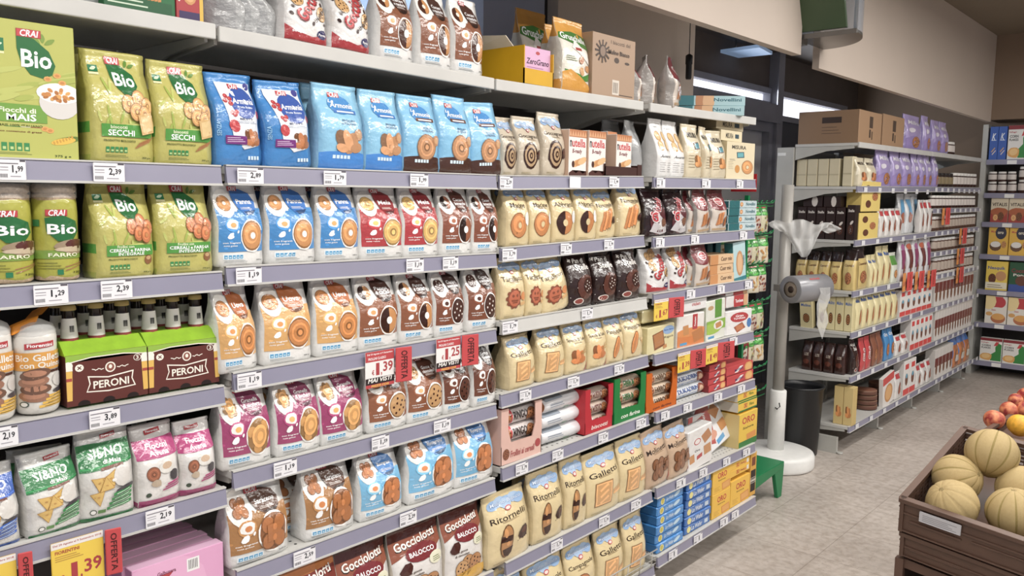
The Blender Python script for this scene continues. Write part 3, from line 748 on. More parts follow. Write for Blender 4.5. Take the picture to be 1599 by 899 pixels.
# -- cereal box with bowl
def cereal_art():
    A = Art(.21, .31)
    rn = random.Random(2)
    for k in range(14): A.ell(rn.random(), .38+.28*rn.random(), .2*rn.random()+.08, .03, '#A9B44E' if k % 2 else '#BCC262', 12, rot=.3)
    A.rect(0, .27, .74, .40, '#6FA035')
    A.rect(.30, .77, .42, .86, '#1F7A4C'); A.leaf(.37, .815, .04, .3, '#CFE3C0'); A.rect(.30, .75, .42, .765, '#E9E6B0')
    A.leaf(.73, .89, .05, 1.6, '#7E9A3A'); A.leaf(.79, .87, .055, .7, '#7E9A3A'); A.leaf(.68, .87, .05, 2.2, '#7E9A3A')
    A.poly([(.52, .90), (.66, .88), (.78, .80), (.83, .70), (.80, .63), (.72, .60), (.62, .62), (.55, .70), (.52, .80)], '#1C6B34')
    A.text('Bio', .675, .735, .25, .13, '#FFFFFF'); A.crai(.62, .915, .10)
    A.ell(.85, .43, .17, .18, '#D8D4D0', 22); A.ell(.85, .50, .19, .11, '#FFFFFF', 22); A.ell(.85, .49, .165, .085, '#F1EEE8', 20)
    for k in range(26):
        a = rn.random()*6.28; q = .13*math.sqrt(rn.random()); A.ell(.85+q*math.cos(a), .485+q*.5*math.sin(a)*A.q, .026, .018, ('#C98232', '#DDA04A', '#B26C22')[k % 3], 7, rot=a)
    for u, v in ((.76, .60), (.84, .63), (.88, .58), (.72, .23), (.76, .22)): A.ell(u, v, .035, .03, '#DDA04A', 8); A.ell(u, v, .02, .016, '#C98232', 7)
    A.text('Fiocchi di', .50, .355, .30, .036, '#F4F6DC'); A.text('MAIS', .53, .305, .24, .05, '#FFFFFF')
    A.text('MAIS 100% ITALIANO', .52, .245, .36, .018, '#5A6420'); A.rect(.40, .235, .52, .238, '#2F8A4A'); A.rect(.52, .235, .60, .238, '#F0F0E0'); A.rect(.60, .235, .68, .238, '#B3282E')
    A.text('Ricco contenuto di grassi', .50, .20, .38, .016, '#7A4A20')
    A.ell(.90, .155, .13, .035, '#5F7A2A', 14, rot=.25); A.ell(.87, .145, .11, .036, '#E3B62E', 14, rot=.25)
    for k in range(7): A.ell(.79+k*.026, .13+k*.008, .009, .022, '#C9961E', 6, rot=.25)
    for k in range(5): A.rect(.30+k*.06, .06, .345+k*.06, .12, '#2F8A4A'); A.rect(.31+k*.06, .07, .335+k*.06, .09, '#BFD38A')
    A.lines(.30, .035, .60, .055, 2, '#6A7A3A'); A.text('375 g e', .86, .03, .14, .022, '#4A5A22')
    return A
CEREAL = [box_mesh('box', .21, .31, .07, cereal_art(), '#B8BB58')]
# -- white block bags with a colour field, round plate cookie and name blob
def crai_art(w, h, col, blob, title, kind, cc, ch='#4A2416', dark=None, two=None):
    A = Art(w, h)
    A.rect(0, .18, 1, .66, col); rn = random.Random(len(title))
    for k in range(5): A.ell(rn.random(), .66+.015*rn.random(), .2, .05, col, 12)
    for k in range(10): A.ell(rn.random(), .22+.4*rn.random(), .02+.02*rn.random(), .02, shade(col, 1.15), 7)
    A.ell(.20, .76, .19, .28, '#F4F1EA', 16); A.cookie(.20, .76, .155, kind, cc, ch=ch)
    A.poly([(.38, .93), (.62, .93), (.80, .88), (.88, .78), (.86, .68), (.74, .625), (.58, .63), (.46, .70), (.40, .80)], blob)
    A.poly([(.56, .66), (.86, .68), (.78, .635), (.66, .62)], shade(blob, .6))
    if two: A.text(title, .64, .80, .34, .045, '#FFFFFF'); A.text(two, .65, .745, .36, .045, '#FFFFFF')
    else: A.text(title, .64, .78, .34, .06, '#FFFFFF')
    A.lines(.52, .69, .78, .72, 2, '#F0E8E0')
    A.crai(.46, .935, .11)
    A.ell(.26, .50, .15, .13, shade(col, 1.2), 12); A.ell(.26, .505, .12, .10, '#F5F3EE', 12, wob=.25); A.ell(.27, .50, .06, .05, shade(cc, 1.2), 9)
    A.ell(.22, .37, .08, .05, '#FFFFFF', 9, rot=.6, wob=.3); A.ell(.36, .42, .035, .02, '#FFFFFF', 7, rot=1.2)
    A.ell(.69, .37, .27, .33, '#FBFAF7', 22, wob=.05); A.ell(.69, .37, .245, .30, shade(cc, .8), 20); A.cookie(.69, .37, .285, kind, cc, '#FBFAF7', ch=ch)
    A.text('con fragranti', .24, .285, .34, .025, '#FFFFFF'); A.text('note golose', .22, .25, .26, .025, '#FFFFFF')
    A.rect(.08, .085, .50, .15, '#E8F1F6')
    for k in range(5): A.rect(.10+k*.08, .095, .165+k*.08, .14, '#3E97C8'); A.rect(.115+k*.08, .105, .15+k*.08, .12, '#BFE0EE')
    A.lines(.10, .055, .6, .08, 2, '#9AA0A4'); A.text('350 g', .87, .07, .14, .022, '#5A5A5A')
    return A
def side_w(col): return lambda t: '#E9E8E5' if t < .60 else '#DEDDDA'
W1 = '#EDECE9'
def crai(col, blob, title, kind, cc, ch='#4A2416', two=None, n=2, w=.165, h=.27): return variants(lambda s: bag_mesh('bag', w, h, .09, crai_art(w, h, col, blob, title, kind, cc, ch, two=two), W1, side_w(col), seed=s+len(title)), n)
PANNA = crai('#2B86C9', '#1F6FC0', 'Panna', 'ring', '#CF8F50')
MELA = crai('#B3202A', '#8E1822', 'Mela', 'round', '#DDB060')
INTR = crai('#8A4A30', '#5E2E22', 'Cacao', 'half', '#9A5A3A', '#2A1510', two='Intreccio')
UOVA = crai('#D9A45A', '#B8621E', 'Uova', 'round', '#C9803A')
PCAC = crai('#8F5330', '#4A2418', 'Panna', 'half', '#C98A4B', '#3A1A10', two='e cacao')
NOCC = crai('#7E4428', '#3A1E18', 'Cacao', 'star', '#4A281E', two='e nocciole')
GRAN = crai('#A03068', '#8A2456', 'Granella', 'flower', '#D39A52', two='di zucchero', w=.19, h=.26)
GOCC = crai('#8F5330', '#5A2E1C', 'Gocce di', 'chip', '#C99A62', two='cioccolato', w=.17)
EXTR = crai('#6E3A22', '#2A1512', 'Gocce extra', 'chip', '#5A3020', '#1E0E0A', two='fondente', w=.17)
SARA = crai('#A8743A', '#5A3420', 'Saraceno', 'knot', '#B06A2E', w=.24, h=.29)
LBLU = crai('#6DB4DC', '#2B7CC4', 'Buongrano', 'knot', '#C4763A', w=.19, h=.27)
CCMD = crai('#8A5234', '#4A2A20', 'Cacao', 'half', '#C98A4B', two='e mandorle', w=.17)
# -- blue wholemeal bags
def arm_dark():
    A = Art(.17, .29); A.poly([(.16, .90), (.92, .90), (.90, .45), (.86, .22), (.52, .18), (.30, .30), (.22, .6)], '#E9EDF2')
    A.ell(.62, .68, .29, .30, '#1E4FA8', 20); A.text('Armonia', .62, .70, .50, .065, '#FFFFFF', shear=.2); A.text('Frutta Buona', .62, .635, .36, .025, '#DDE6F4')
    A.crai(.52, .86, .11); A.ell(.84, .87, .07, .07, '#3A3A8E'); A.text('BISCOTTI', .60, .505, .3, .024, '#2A3A6A'); A.lines(.36, .46, .86, .49, 2, '#6A7A9A')
    for u, v in ((.28, .75), (.34, .72), (.25, .70), (.33, .67), (.32, .57), (.40, .58), (.36, .55)): A.ell(u, v, .045, .045, '#B3202A', 8); A.ell(u-.01, v+.005, .015, .015, '#E06060', 6)
    A.ell(.34, .43, .10, .12, '#C0242E', 12, rot=.5); A.ell(.32, .45, .03, .04, '#E06060', 7); A.ell(.92, .56, .05, .08, '#C0242E', 8)
    A.cookie(.70, .31, .2, 'wrap', '#A8683A'); A.rect(.14, .24, .56, .33, '#7A2A7E', -.01); A.lines(.17, .26, .5, .32, 3, '#E3C8E6')
    A.text('SENZA', .06, .4, .26, .04, '#8CC4EC', rot=1.57)
    for k in range(4): A.rect(.62+k*.07, .07, .67+k*.07, .11, '#D6ECF8')
    return A
ARMD = variants(lambda s: bag_mesh('bag', .17, .29, .08, arm_dark(), '#2180C8', '#1D6FB4', seed=s, crump=.0035, puff=.7))
def arm_light(bot, kind):
    A = Art(.165, .29); A.rect(0, 0, 1, .17, bot); A.ell(.5, .17, .6, .08, bot, 14)
    A.ell(.52, .76, .26, .2, '#2B87CC', 18); A.crai(.44, .875, .12); A.text('La', .34, .80, .12, .04, '#FFFFFF', shear=.3); A.text('Armonia', .55, .755, .52, .062, '#FFFFFF', shear=.2)
    A.rect(.34, .66, .86, .705, '#1F6FC0' if bot.startswith('#1') else '#6A3E28'); A.lines(.4, .67, .8, .70, 1, '#E8EEF4', .6)
    A.text('FROLLINI', .62, .575, .3, .026, '#4A6A8A'); A.text('INTEGRALI', .62, .54, .34, .026, '#4A6A8A')
    A.cookie(.55, .33, .3, kind, '#C08A5C'); A.ell(.84, .42, .12, .12, '#B88052', 12); A.ell(.84, .42, .08, .08, '#D0A070', 10)
    for k in range(5): A.rect(.24+k*.08, .13, .30+k*.08, .17, '#D6ECF8')
    return A
ARML = variants(lambda s: bag_mesh('bag', .165, .29, .09, arm_light('#1C7FD2', 'wrap'), '#86C3E4', '#8CBBD8', seed=s+2))
ARMC = variants(lambda s: bag_mesh('bag', .165, .29, .09, arm_light('#4A2A1E', 'swirl2'), '#7FBFE4', '#86B8D8', seed=s+5))
# -- cream bags with the pale blue cloud banner
def mul_art(w, h, title, kind, cc='#C98040', bg=CREAM, extra=None, ch='#3A1C12', tcol='#3A2A20'):
    A = Art(w, h)
    for k, (u, v) in enumerate(((.22, .85), (.38, .87), (.55, .86), (.72, .87), (.84, .84), (.5, .83))): A.ell(u, v, .14, .10, '#A9C4E2' if k % 2 else '#90B2DA', 10, wob=.2, seed=k)
    A.text('Mulino Bianco', .53, .855, .74, .056, '#2E5FAE'); A.text('Mulino Bianco', .527, .857, .735, .050, '#DCE8F6', bold=False)
    A.ell(.53, .765, .075, .05, '#C0303A', 12); A.ell(.53, .765, .055, .032, '#F0D8D0', 10)
    A.text(title, .50, .66, min(.84, .105*len(title)), .078, tcol, bold=False); A.lines(.32, .60, .72, .625, 2, '#8A7050')
    A.cookie(.42, .34, .37 if kind in ('ring', 'half', 'finger', 'fan', 'swirl', 'banded') else .32, kind, cc, bg, ch)
    if extra == 'choc':
        A.ell(.80, .36, .16, .12, ch, 9, rot=.5, wob=.4); A.ell(.82, .38, .08, .06, shade(ch, 1.5), 7, wob=.4)
        for k in range(6): A.ell(.64+.05*k, .27+.01*(k % 3), .012, .012, ch, 5)
    elif extra == 'milk': A.ell(.82, .44, .13, .2, '#F2F2F0', 10, wob=.2)
    elif extra == 'egg': A.ell(.84, .36, .13, .13, '#D98A4A', 12); A.quad(.80, .24, .12, .05, .2, '#E0B070')
    elif extra == 'wheat':
        for k in range(3): A.quad(.72, .46-.03*k, .16, .012, .6-.25*k, '#C08A3A')
        A.poly([(.82, .02), (1, .02), (1, .22)], '#B8242C')
    elif extra == 'two': A.cookie(.78, .36, .2, kind, cc, bg, ch); A.poly([(.82, .02), (1, .02), (1, .22)], '#B8242C')
    elif extra == 'cone': A.poly([(.66, .42), (.96, .36), (.84, .24)], '#D9B070'); A.ell(.82, .38, .14, .04, '#E8CC98', 10)
    A.lines(.1, .04, .5, .07, 2, '#A89868')
    return A
def mul(title, kind, w=.145, h=.26, bg=CREAM, n=2, **k):
    sd = lambda t: shade(bg, .93) if not .12 < t < .16 else '#4A3A28'
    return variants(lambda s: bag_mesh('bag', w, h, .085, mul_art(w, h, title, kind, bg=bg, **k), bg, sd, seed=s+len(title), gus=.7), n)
MACI = mul('Macine', 'ring', extra='milk'); ABBR = mul('Abbracci', 'half', extra='milk'); CIOC = mul('Nascondini', 'fan', extra='choc')
MOLI = mul('Tarallucci', 'face', cc='#C0623A', extra='egg'); GALL = mul('Galletti', 'toast', extra=None, w=.16, cc='#D6A266'); SPIG = mul('Spicchi di Sole', 'wrap', extra='wheat', cc='#C87838')
CROC = mul('Pannocchie', 'finger', extra='cone', cc='#C88040'); RITO = mul('Ritornelli', 'banded', w=.2, h=.3, extra='choc', cc='#B8824A'); CAMP = mul('Campagnole', 'round', w=.18, h=.28, cc='#C4783A')
GOCG = mul('Goccegrano', 'swirl', bg='#CDBFA8', cc='#B89870', extra='choc', w=.16); MOLT = mul('Molinetti', 'knot', bg='#C9AA8C', cc='#8E5A34', extra='two', w=.18, h=.28)
# -- dark star cookies, white spotted cookie bags
def star_art():
    A = Art(.15, .25); A.text('Pan di', .5, .85, .5, .085, '#F1EDE6', shear=.2); A.text('Stelle', .56, .74, .62, .10, '#F1EDE6', shear=.2); A.leaf(.15, .86, .07, .5, '#EDE6DC'); A.leaf(.15, .86, .07, 2.0, '#EDE6DC')
    A.ell(.58, .38, .36, .38, '#5A2C1E', 16); A.cookie(.66, .40, .24, 'star', '#3E1E16'); A.ell(.3, .13, .2, .10, '#D9CFC6', 14); A.ell(.3, .13, .16, .075, '#8A3A30', 12)
    rn = random.Random(1)
    for k in range(14): A.ell(rn.random(), rn.random()*.9, .012, .012, '#D8CFC6', 5)
    return A
STEL = variants(lambda s: bag_mesh('bag', .15, .25, .085, star_art(), '#2E1814', '#2A1713', seed=s, crump=.004, puff=.6))
def goc_art(w, h, bg, sw):
    A = Art(w, h); A.poly([(0, .26), (.2, .16), (.6, .12), (1, .18), (1, .03), (0, .05)], sw); A.text('500g', .22, .16, .2, .035, '#FFFFFF')
    for u, v in ((.3, .82), (.26, .62), (.84, .46), (.5, .9)): A.cookie(u, v, .17, 'chip', '#D3A468')
    for k in range(7): A.ell((.1, .16, .9, .86, .12, .92, .6)[k], (.7, .5, .7, .6, .4, .32, .3)[k], .035, .05, '#3A1E18', 8, rot=k)
    A.text('Gocciole', .56, .60, 1.0, .20, '#8A1018', rot=1.0, shear=.1); A.text('Gocciole', .55, .605, .96, .17, '#C81E28', rot=1.0, shear=.1); A.text('chocolate', .78, .45, .5, .055, '#2A1A18', rot=.9)
    A.ell(.84, .17, .14, .10, '#2A2A60', 14); A.text('Pavesi', .84, .17, .2, .035, '#FFFFFF')
    return A
GOCW = variants(lambda s: bag_mesh('bag', .19, .30, .11, goc_art(.19, .3, '#F0EEEC', '#A81620'), '#ECEAE8', '#DEDCDA', seed=s, crump=.003))
def gocd_art():
    A = Art(.15, .26); A.ell(.5, .35, .4, .55, '#5A2028', 14); A.poly([(.1, .12), (.4, .5), (.8, .34), (1, .1), (.6, .05)], '#C9C4C6'); A.ell(.62, .24, .2, .16, '#E4E0DE', 12); A.cookie(.7, .3, .16, 'chip', '#8A5A40')
    A.text('Gocciole', .42, .62, .85, .22, '#E8E0E0', rot=1.0); A.text('Gocciole', .42, .62, .82, .18, '#B01E2A', rot=1.0); A.text('G', .28, .42, .3, .24, '#F0E8E8'); A.text('G', .28, .42, .26, .2, '#C02030')
    return A
GOCD = variants(lambda s: bag_mesh('bag', .15, .26, .085, gocd_art(), '#2A1418', '#241214', seed=s, crump=.0045, puff=.6))
def redbag(bg, top):
    A = Art(.13, .25); A.rect(0, .62, 1, 1, top); A.ell(.5, .62, .55, .2, top, 14); A.ell(.5, .72, .26, .2, '#F0E6E0', 14); A.ell(.5, .72, .22, .16, '#B02838', 12); A.lines(.3, .68, .7, .76, 2, '#F6EEE8')
    A.cookie(.42, .30, .28, 'fan', '#B8733C'); A.cookie(.72, .26, .2, 'finger', '#9A5A30'); A.rect(.05, .05, .95, .10, '#B99A74')
    return A
REDB = variants(lambda s: bag_mesh('bag', .13, .25, .08, redbag('#D8CCC2', '#7A1E28'), '#D2C6BA', '#9A948E', seed=s+1, crump=.004))
# -- chocolate chip bags with brown crest
def bal_art(orange):
    A = Art(.18, .28); A.rect(0, .74, 1, 1, '#B86A1E' if orange else '#4E2019'); A.poly([(0, .62), (.3, .70), (.7, .60), (1, .70), (1, .86), (0, .84)], '#8E4A30' if not orange else '#7A2E22')
    A.text('Gocciolotti', .5, .80, .84, .11, '#1E0E0A', rot=.12); A.text('Gocciolotti', .5, .805, .82, .095, '#F4ECE4', rot=.12); A.ell(.56, .66, .32, .16, '#7A161E', 16); A.text('BALOCCO', .56, .66, .5, .055, '#FFFFFF')
    A.text('con gocce', .36, .45, .3, .03, '#5A4A40'); A.text('di cioccolato', .38, .41, .36, .03, '#5A4A40'); A.ell(.82, .54, .15, .12, '#E6E3C8', 12); A.lines(.74, .5, .92, .57, 3, '#6A7A3A')
    A.ell(.22, .52, .14, .10, '#4A221A', 9, rot=.4, wob=.4); A.cookie(.52, .26, .2, 'chip', '#C08A50'); A.cookie(.72, .24, .2, 'chip', '#B87E46'); A.cookie(.36, .22, .18, 'chip', '#CC9A60')
    A.poly([(0, 0), (1, 0), (1, .16), (.8, .2), (.5, .08), (.2, .16), (0, .1)], '#D9A41E')
    return A
BALO = variants(lambda s: bag_mesh('bag', .18, .28, .08, bal_art(False), '#E4E0DC', '#CFC6B8', seed=s)); BALR = variants(lambda s: bag_mesh('bag', .18, .28, .08, bal_art(True), '#D08A2A', '#B87822', seed=s+2), 1)
# -- grissini-like snack bag
def gru_art():
    A = Art(.16, .29); A.rect(0, .74, 1, 1, '#D9981E'); A.poly([(0, .72), (.05, .80), (.5, .84), (1, .80), (1, .60), (.4, .66)], '#3F7E2E'); A.text('Gruschelle', .5, .745, .86, .095, '#FFFFFF', rot=-.08)
    A.poly([(.3, .6), (.46, .72), (.95, .45), (.9, .4)], '#F7F3EC'); A.rect(.40, .57, .62, .61, '#A8382E'); A.lines(.08, .42, .42, .5, 3, '#7A8A6A')
    A.poly([(.05, .3), (.5, .25), (.9, .18), (.98, .3), (.6, .1), (.2, .14)], '#4A8E34')
    for k in range(9): A.ell(.66+.16*math.cos(k*2.1), .34+.1*math.sin(k*2.1)+(k % 3)*.02, .11, .08, ('#C98A4B', '#B06A30', '#D8A468')[k % 3], 8, rot=k, wob=.3)
    A.poly([(0, 0), (1, 0), (1, .10), (.5, .16), (.2, .3), (0, .26)], '#D9981E')
    return A
GRUS = variants(lambda s: bag_mesh('bag', .16, .29, .10, gru_art(), '#ECE6D8', lambda t: '#C98A1E' if t > .74 or t < .2 else '#C9C4B8', seed=s))
# -- white green and white pink snack bags
def sino_art(col):
    A = Art(.19, .29); A.poly([(0, .56), (1, .62), (1, .86), (0, .83)], col); A.poly([(0, .58), (1, .64), (1, .65), (0, .60)], shade(col, 1.3)); A.text('SI&NO', .5, .745, .66, .10, '#FFFFFF', rot=.05, shear=.1); A.text('di Mais', .58, .655, .34, .045, '#F4F4F0')
    A.rect(.46, .88, .76, .925, '#B3242E', .02); A.text('Fiorentini', .61, .913, .25, .022, '#FFFFFF', rot=.1); A.rect(.35, .57, .78, .60, '#7A4A38', .02)
    for k, (u, v, r) in enumerate(((.30, .44, 0), (.52, .47, .5), (.28, .28, .2), (.44, .40, 1.2))):
        for q, c in ((1, '#B98A3A'), (.88, '#D9B25A')): A.poly([(u+.17*q*math.cos(r+a), v+.17*q*math.sin(r+a)*A.q) for a in (.5, 2.6, 4.7)], c)
        A.ell(u, v, .03, .02, '#C09040', 6)
    A.ell(.74, .48, .17, .18, '#DAD6D0', 12); A.ell(.80, .33, .2, .06, '#4A464A', 10, rot=.2); A.ell(.58, .45, .05, .03, '#EDEAE4', 6)
    for k in range(4): A.rect(.44+.04*k, .11+.052*k, .94, .145+.052*k, '#2E8A46' if col == '#1E7A40' else shade(col, 1.1), .04); A.rect(.5+.04*k, .125+.052*k, .88, .132+.052*k, '#DDEBDD', .035)
    A.ell(.20, .11, .06, .05, '#3A4A3A', 12); A.ell(.20, .11, .045, .036, '#E9E8E4', 10); A.rect(.28, .09, .42, .13, '#5A8A4A'); A.rect(0, 0, 1, .045, col)
    return A
SINO = variants(lambda s: bag_mesh('bag', .19, .29, .08, sino_art('#1E7A40'), '#DDDBD6', lambda t: '#D2D0CB', seed=s, crump=.0035, puff=.6)); SINB = [bag_mesh('bag', .19, .27, .08, sino_art('#1E56B0'), '#DDDBD6', '#D2D0CB', seed=4, crump=.0035, puff=.6)]
def avena_art():
    A = Art(.15, .26); A.rect(0, .60, 1, .82, '#B02C72', .01); A.text('Fiocchi', .5, .745, .52, .065, '#FFFFFF'); A.text('Avena', .5, .665, .46, .065, '#FFFFFF'); A.rect(.32, .87, .70, .92, '#B3242E', .02); A.text('Fiorentini', .51, .905, .3, .022, '#FFFFFF')
    A.cookie(.30, .42, .16, 'round', '#9A5A3A'); A.ell(.62, .48, .2, .14, '#E0DDD6', 12); A.ell(.62, .50, .13, .08, '#CDB094', 10); A.ell(.34, .30, .12, .08, '#BCA890', 8, wob=.3); A.ell(.8, .36, .12, .12, '#4A464A', 10, rot=.6)
    for k in range(3): A.rect(.5+.05*k, .18+.035*k, .96, .20+.035*k, '#B02C72', .03)
    A.rect(0, 0, 1, .09, '#A02866'); A.ell(.18, .16, .06, .05, '#3A4A3A', 10)
    return A
AVEN = variants(lambda s: bag_mesh('bag', .15, .26, .09, avena_art(), '#E2DFDB', lambda t: '#A02866' if t < .09 else '#D4D1CC', seed=s, crump=.003, puff=.6))
# -- white almond bags, beige bags
def alm_art():
    A = Art(.12, .27)
    for u in (.3, .74):
        for v in (.70, .54): A.ell(u, v, .17, .20, '#C99A5C', 14); A.ell(u-.02, v+.005, .12, .15, '#E0BE86', 12)
    A.text('Amaretti', .5, .36, .8, .05, '#3A3A3A', bold=False, shear=.4); A.lines(.1, .1, .42, .28, 5, '#A8A6A4', .2); A.lines(.56, .1, .9, .28, 5, '#A8A6A4', .2); A.text('Vegan', .3, .86, .4, .02, '#6A6A6A')
    return A
ALMO = variants(lambda s: bag_mesh('bag', .12, .27, .12, alm_art(), '#E9E8E6', '#C9C8C6', seed=s, full=.35)); GREYB = variants(lambda s: bag_mesh('bag', .12, .26, .09, None, '#A9AAAA', '#9A9B9C', seed=s+6, crump=.004), 1)
def mou_art(w, h):
    A = Art(w, h); A.text('MISURA', .5, .80, .6, .10, '#3A3430'); A.quad(.56, .60, .17, .12, .1, '#5A3020'); A.quad(.56, .60, .14, .09, .1, '#3F8A9A'); A.cookie(.60, .32, .26, 'wrap', '#C98A4B'); A.lines(.08, .2, .4, .46, 5, '#B0A080', .25)
    return A
MOUB = variants(lambda s: bag_mesh('bag', .13, .24, .08, mou_art(.13, .24), '#D9CCAE', '#CFC0A0', seed=s, crump=.003))
def moubox():
    A = Art(.19, .24); A.text('MISURA', .42, .86, .5, .10, '#3A3430'); A.quad(.48, .66, .13, .10, .1, '#2F4A58'); A.quad(.48, .66, .105, .075, .1, '#5FA8B0'); A.cookie(.74, .34, .24, 'ring', '#C98A4B', '#D9CCA8'); A.ell(.38, .28, .09, .14, '#C98A3A', 10); A.lines(.06, .28, .24, .5, 5, '#B0A080', .25); A.lines(.1, .5, .3, .56, 2, '#8A8070')
    return A
MOUX = [box_mesh('box', .19, .24, .14, moubox(), '#DDCFAC', '#C9B88E')]
def moutop():
    A = Art(.2, .05); A.text('MISURA', .40, .5, .35, .5, '#3A3430'); A.quad(.75, .5, .09, .05, 0, '#2F4A58'); return A
MOUT = [box_mesh('box', .2, .05, .2, moutop(), '#DDCFAC', '#B8A47A')]
# -- hazelnut wafer packs in a tray
def nut_art():
    A = Art(.125, .155); A.rect(0, .84, 1, 1, '#B8703A')
    for k in range(7): A.poly([(k/7, .86), (k/7+.07, .98), (k/7+.14, .86)], '#D8A070')
    A.text('n', .10, .70, .11, .14, '#1E1A1A'); A.text('utella', .55, .72, .76, .18, '#C8242C'); A.text('B-ready', .46, .53, .55, .12, '#7A2A30', shear=.2)
    for k in range(3): A.ell(.42+.17*k, .28+.03*k, .26, .09, ('#D9A468', '#C98A4B', '#E0B47C')[k], 12, rot=.25)
    A.ell(.24, .26, .08, .09, '#4A2418', 10); A.poly([(0, 0), (1, 0), (1, .12), (.8, .06), (.6, .13), (.4, .07), (.2, .13), (0, .07)], '#4A2018')
    return A
NUTE = [box_mesh('box', .125, .155, .045, nut_art(), '#ECE6E0', '#C9A890')]
def bottle_mesh():
    m = MB(); pr = [(.026, 0), (.029, .004), (.029, .075), (.027, .09), (.0195, .115), (.0165, .14), (.0125, .190), (.0125, .205), (.0135, .207), (.0135, .217)]
    return m.lathe(pr, 20)
# ------------------------------------------------------------------ goods on the near run, left to right, top to bottom
B = 'bag'
# bay 1
put('cereal_box', 'box', CEREAL, (.21, .31, .07), 1, 1, [(-72, 124, 33)], 'lime green cereal box with a bowl of flakes and a corn cob')
put('biscuit_bag', B, BIO1, (.19, .27, .085), 1, 1, [(143, 243, 80, 0, 2), (247, 334, 97, 0, -2)], 'lime green bag of round dry biscuits on the upper shelf', 'lime biscuit bags on the upper shelf')
put('biscuit_bag', B, BIO1, (.19, .27, .085), 1, 1, [(129, 236, 78, .12)], 'lime green biscuit bag half hidden behind the front lime bags')
def farro():
    A = Art(.12, .20); A.text('CRAI', .0, 0, .01, .01, '#9A9A2A'); A.crai(.42, .80, .15); A.poly([(.26, .74), (.5, .77), (.72, .70), (.76, .58), (.62, .46), (.42, .47), (.28, .58)], '#1C6B34'); A.text('Bio', .5, .61, .42, .12, '#FFFFFF')
    A.rect(.04, .64, .18, .72, '#1F7A4C'); A.rect(.0, .26, 1, .36, '#7FA03A'); A.ell(.68, .40, .30, .15, '#A08A6E', 14, wob=.2); A.ell(.68, .43, .16, .10, '#5A2A24', 12, wob=.2); A.ell(.68, .37, .3, .06, '#C9B698', 12, wob=.2)
    A.text('FARRO', .5, .305, .42, .045, '#F0F2D0'); A.lines(.1, .14, .5, .24, 3, '#6A6A2A', .2); A.quad(.7, .19, .2, .01, .25, '#9A6A3A'); A.quad(.7, .16, .2, .01, .35, '#9A6A3A'); A.rect(.4, .07, .48, .13, '#1F7A4C'); A.text('120g e', .76, .09, .26, .03, '#3A3A1A')
    return A
for i, (a, b, nm) in enumerate(((-20, 66, 'cut by the left edge'), (67, 136, 'beside the green bags'))):
    x = ROWX[2]-.02; z = 1.509; ya, yb = along(a, x, z), along(b, x, z); r = (yb-ya)/2; L = height(288, x-r, (ya+yb)/2)-z
    t = empty('rice_cake_roll', (x-r, (ya+yb)/2, z+.001)); tag(t, 'upright roll of spelt cakes with lime label, '+nm, 'rice cakes', 'spelt cake rolls')
    rng = MB()
    for k in range(11):
        h0 = L*k/11; rng.lathe([(r*.88, h0), (r*.97, h0+.003), (r*.97, h0+L/11-.004), (r*.88, h0+L/11-.001)], 20, cap=False)
    rng.lathe([(r*.9, L-.02), (r*.95, L-.006), (r*.85, L), (.005, L+.001)], 20)
    rng.build('rice_cakes', flat('puffed grain cake', '#BBA58C', .8, 0, 160, .25, .4), t)
    me = roll_mesh('wrapper', r*1.0, L*.88, farro(), '#B0AE3C', '#BBA58C'); o = bpy.data.objects.new('printed_wrapper', me); C.objects.link(o); o.parent = t
    MB().lathe([(r*1.015, L*.86), (r*1.02, L*.95), (r*.98, L+.012), (r*.5, L+.03), (r*.1, L+.028)], 20, cap=False).build('clear_film', CLEAR, t)
put('biscuit_bag', B, BIO2, (.19, .27, .085), 1, 2, [(152, 243, 282, 0, 2), (249, 335, 282, 0, -1)], 'lime green bag of brown wholegrain biscuits, second shelf', 'lime biscuit bags on the second shelf')
# quinoa cakes
def quin():
    A = Art(.13, .2); A.rect(.25, .80, .70, .87, '#B3242E', .02); A.text('Fiorentini', .48, .845, .38, .04, '#FFFFFF'); A.rect(0, .54, 1, .76, '#D9982A'); A.text('Bio Gallette', .5, .695, .82, .085, '#F2EEE4'); A.text('con Quinoa', .52, .60, .72, .085, '#F2EEE4'); A.rect(.2, .50, .8, .53, '#4A2A20')
    A.cookie(.35, .36, .28, 'stack', '#9A6A50'); A.ell(.8, .40, .16, .14, '#D4D0CA', 12); A.ell(.82, .27, .18, .05, '#4A464A', 10); A.ell(.2, .13, .08, .055, '#3A4A3A', 12); A.ell(.2, .13, .06, .04, '#E9E8E4', 10)
    for k in range(4): A.rect(.42+.05*k, .08+.04*k, .96, .11+.04*k, '#E0B030', .02); A.rect(.5+.05*k, .09+.04*k, .9, .097+.04*k, '#4A3A20', .02)
    return A
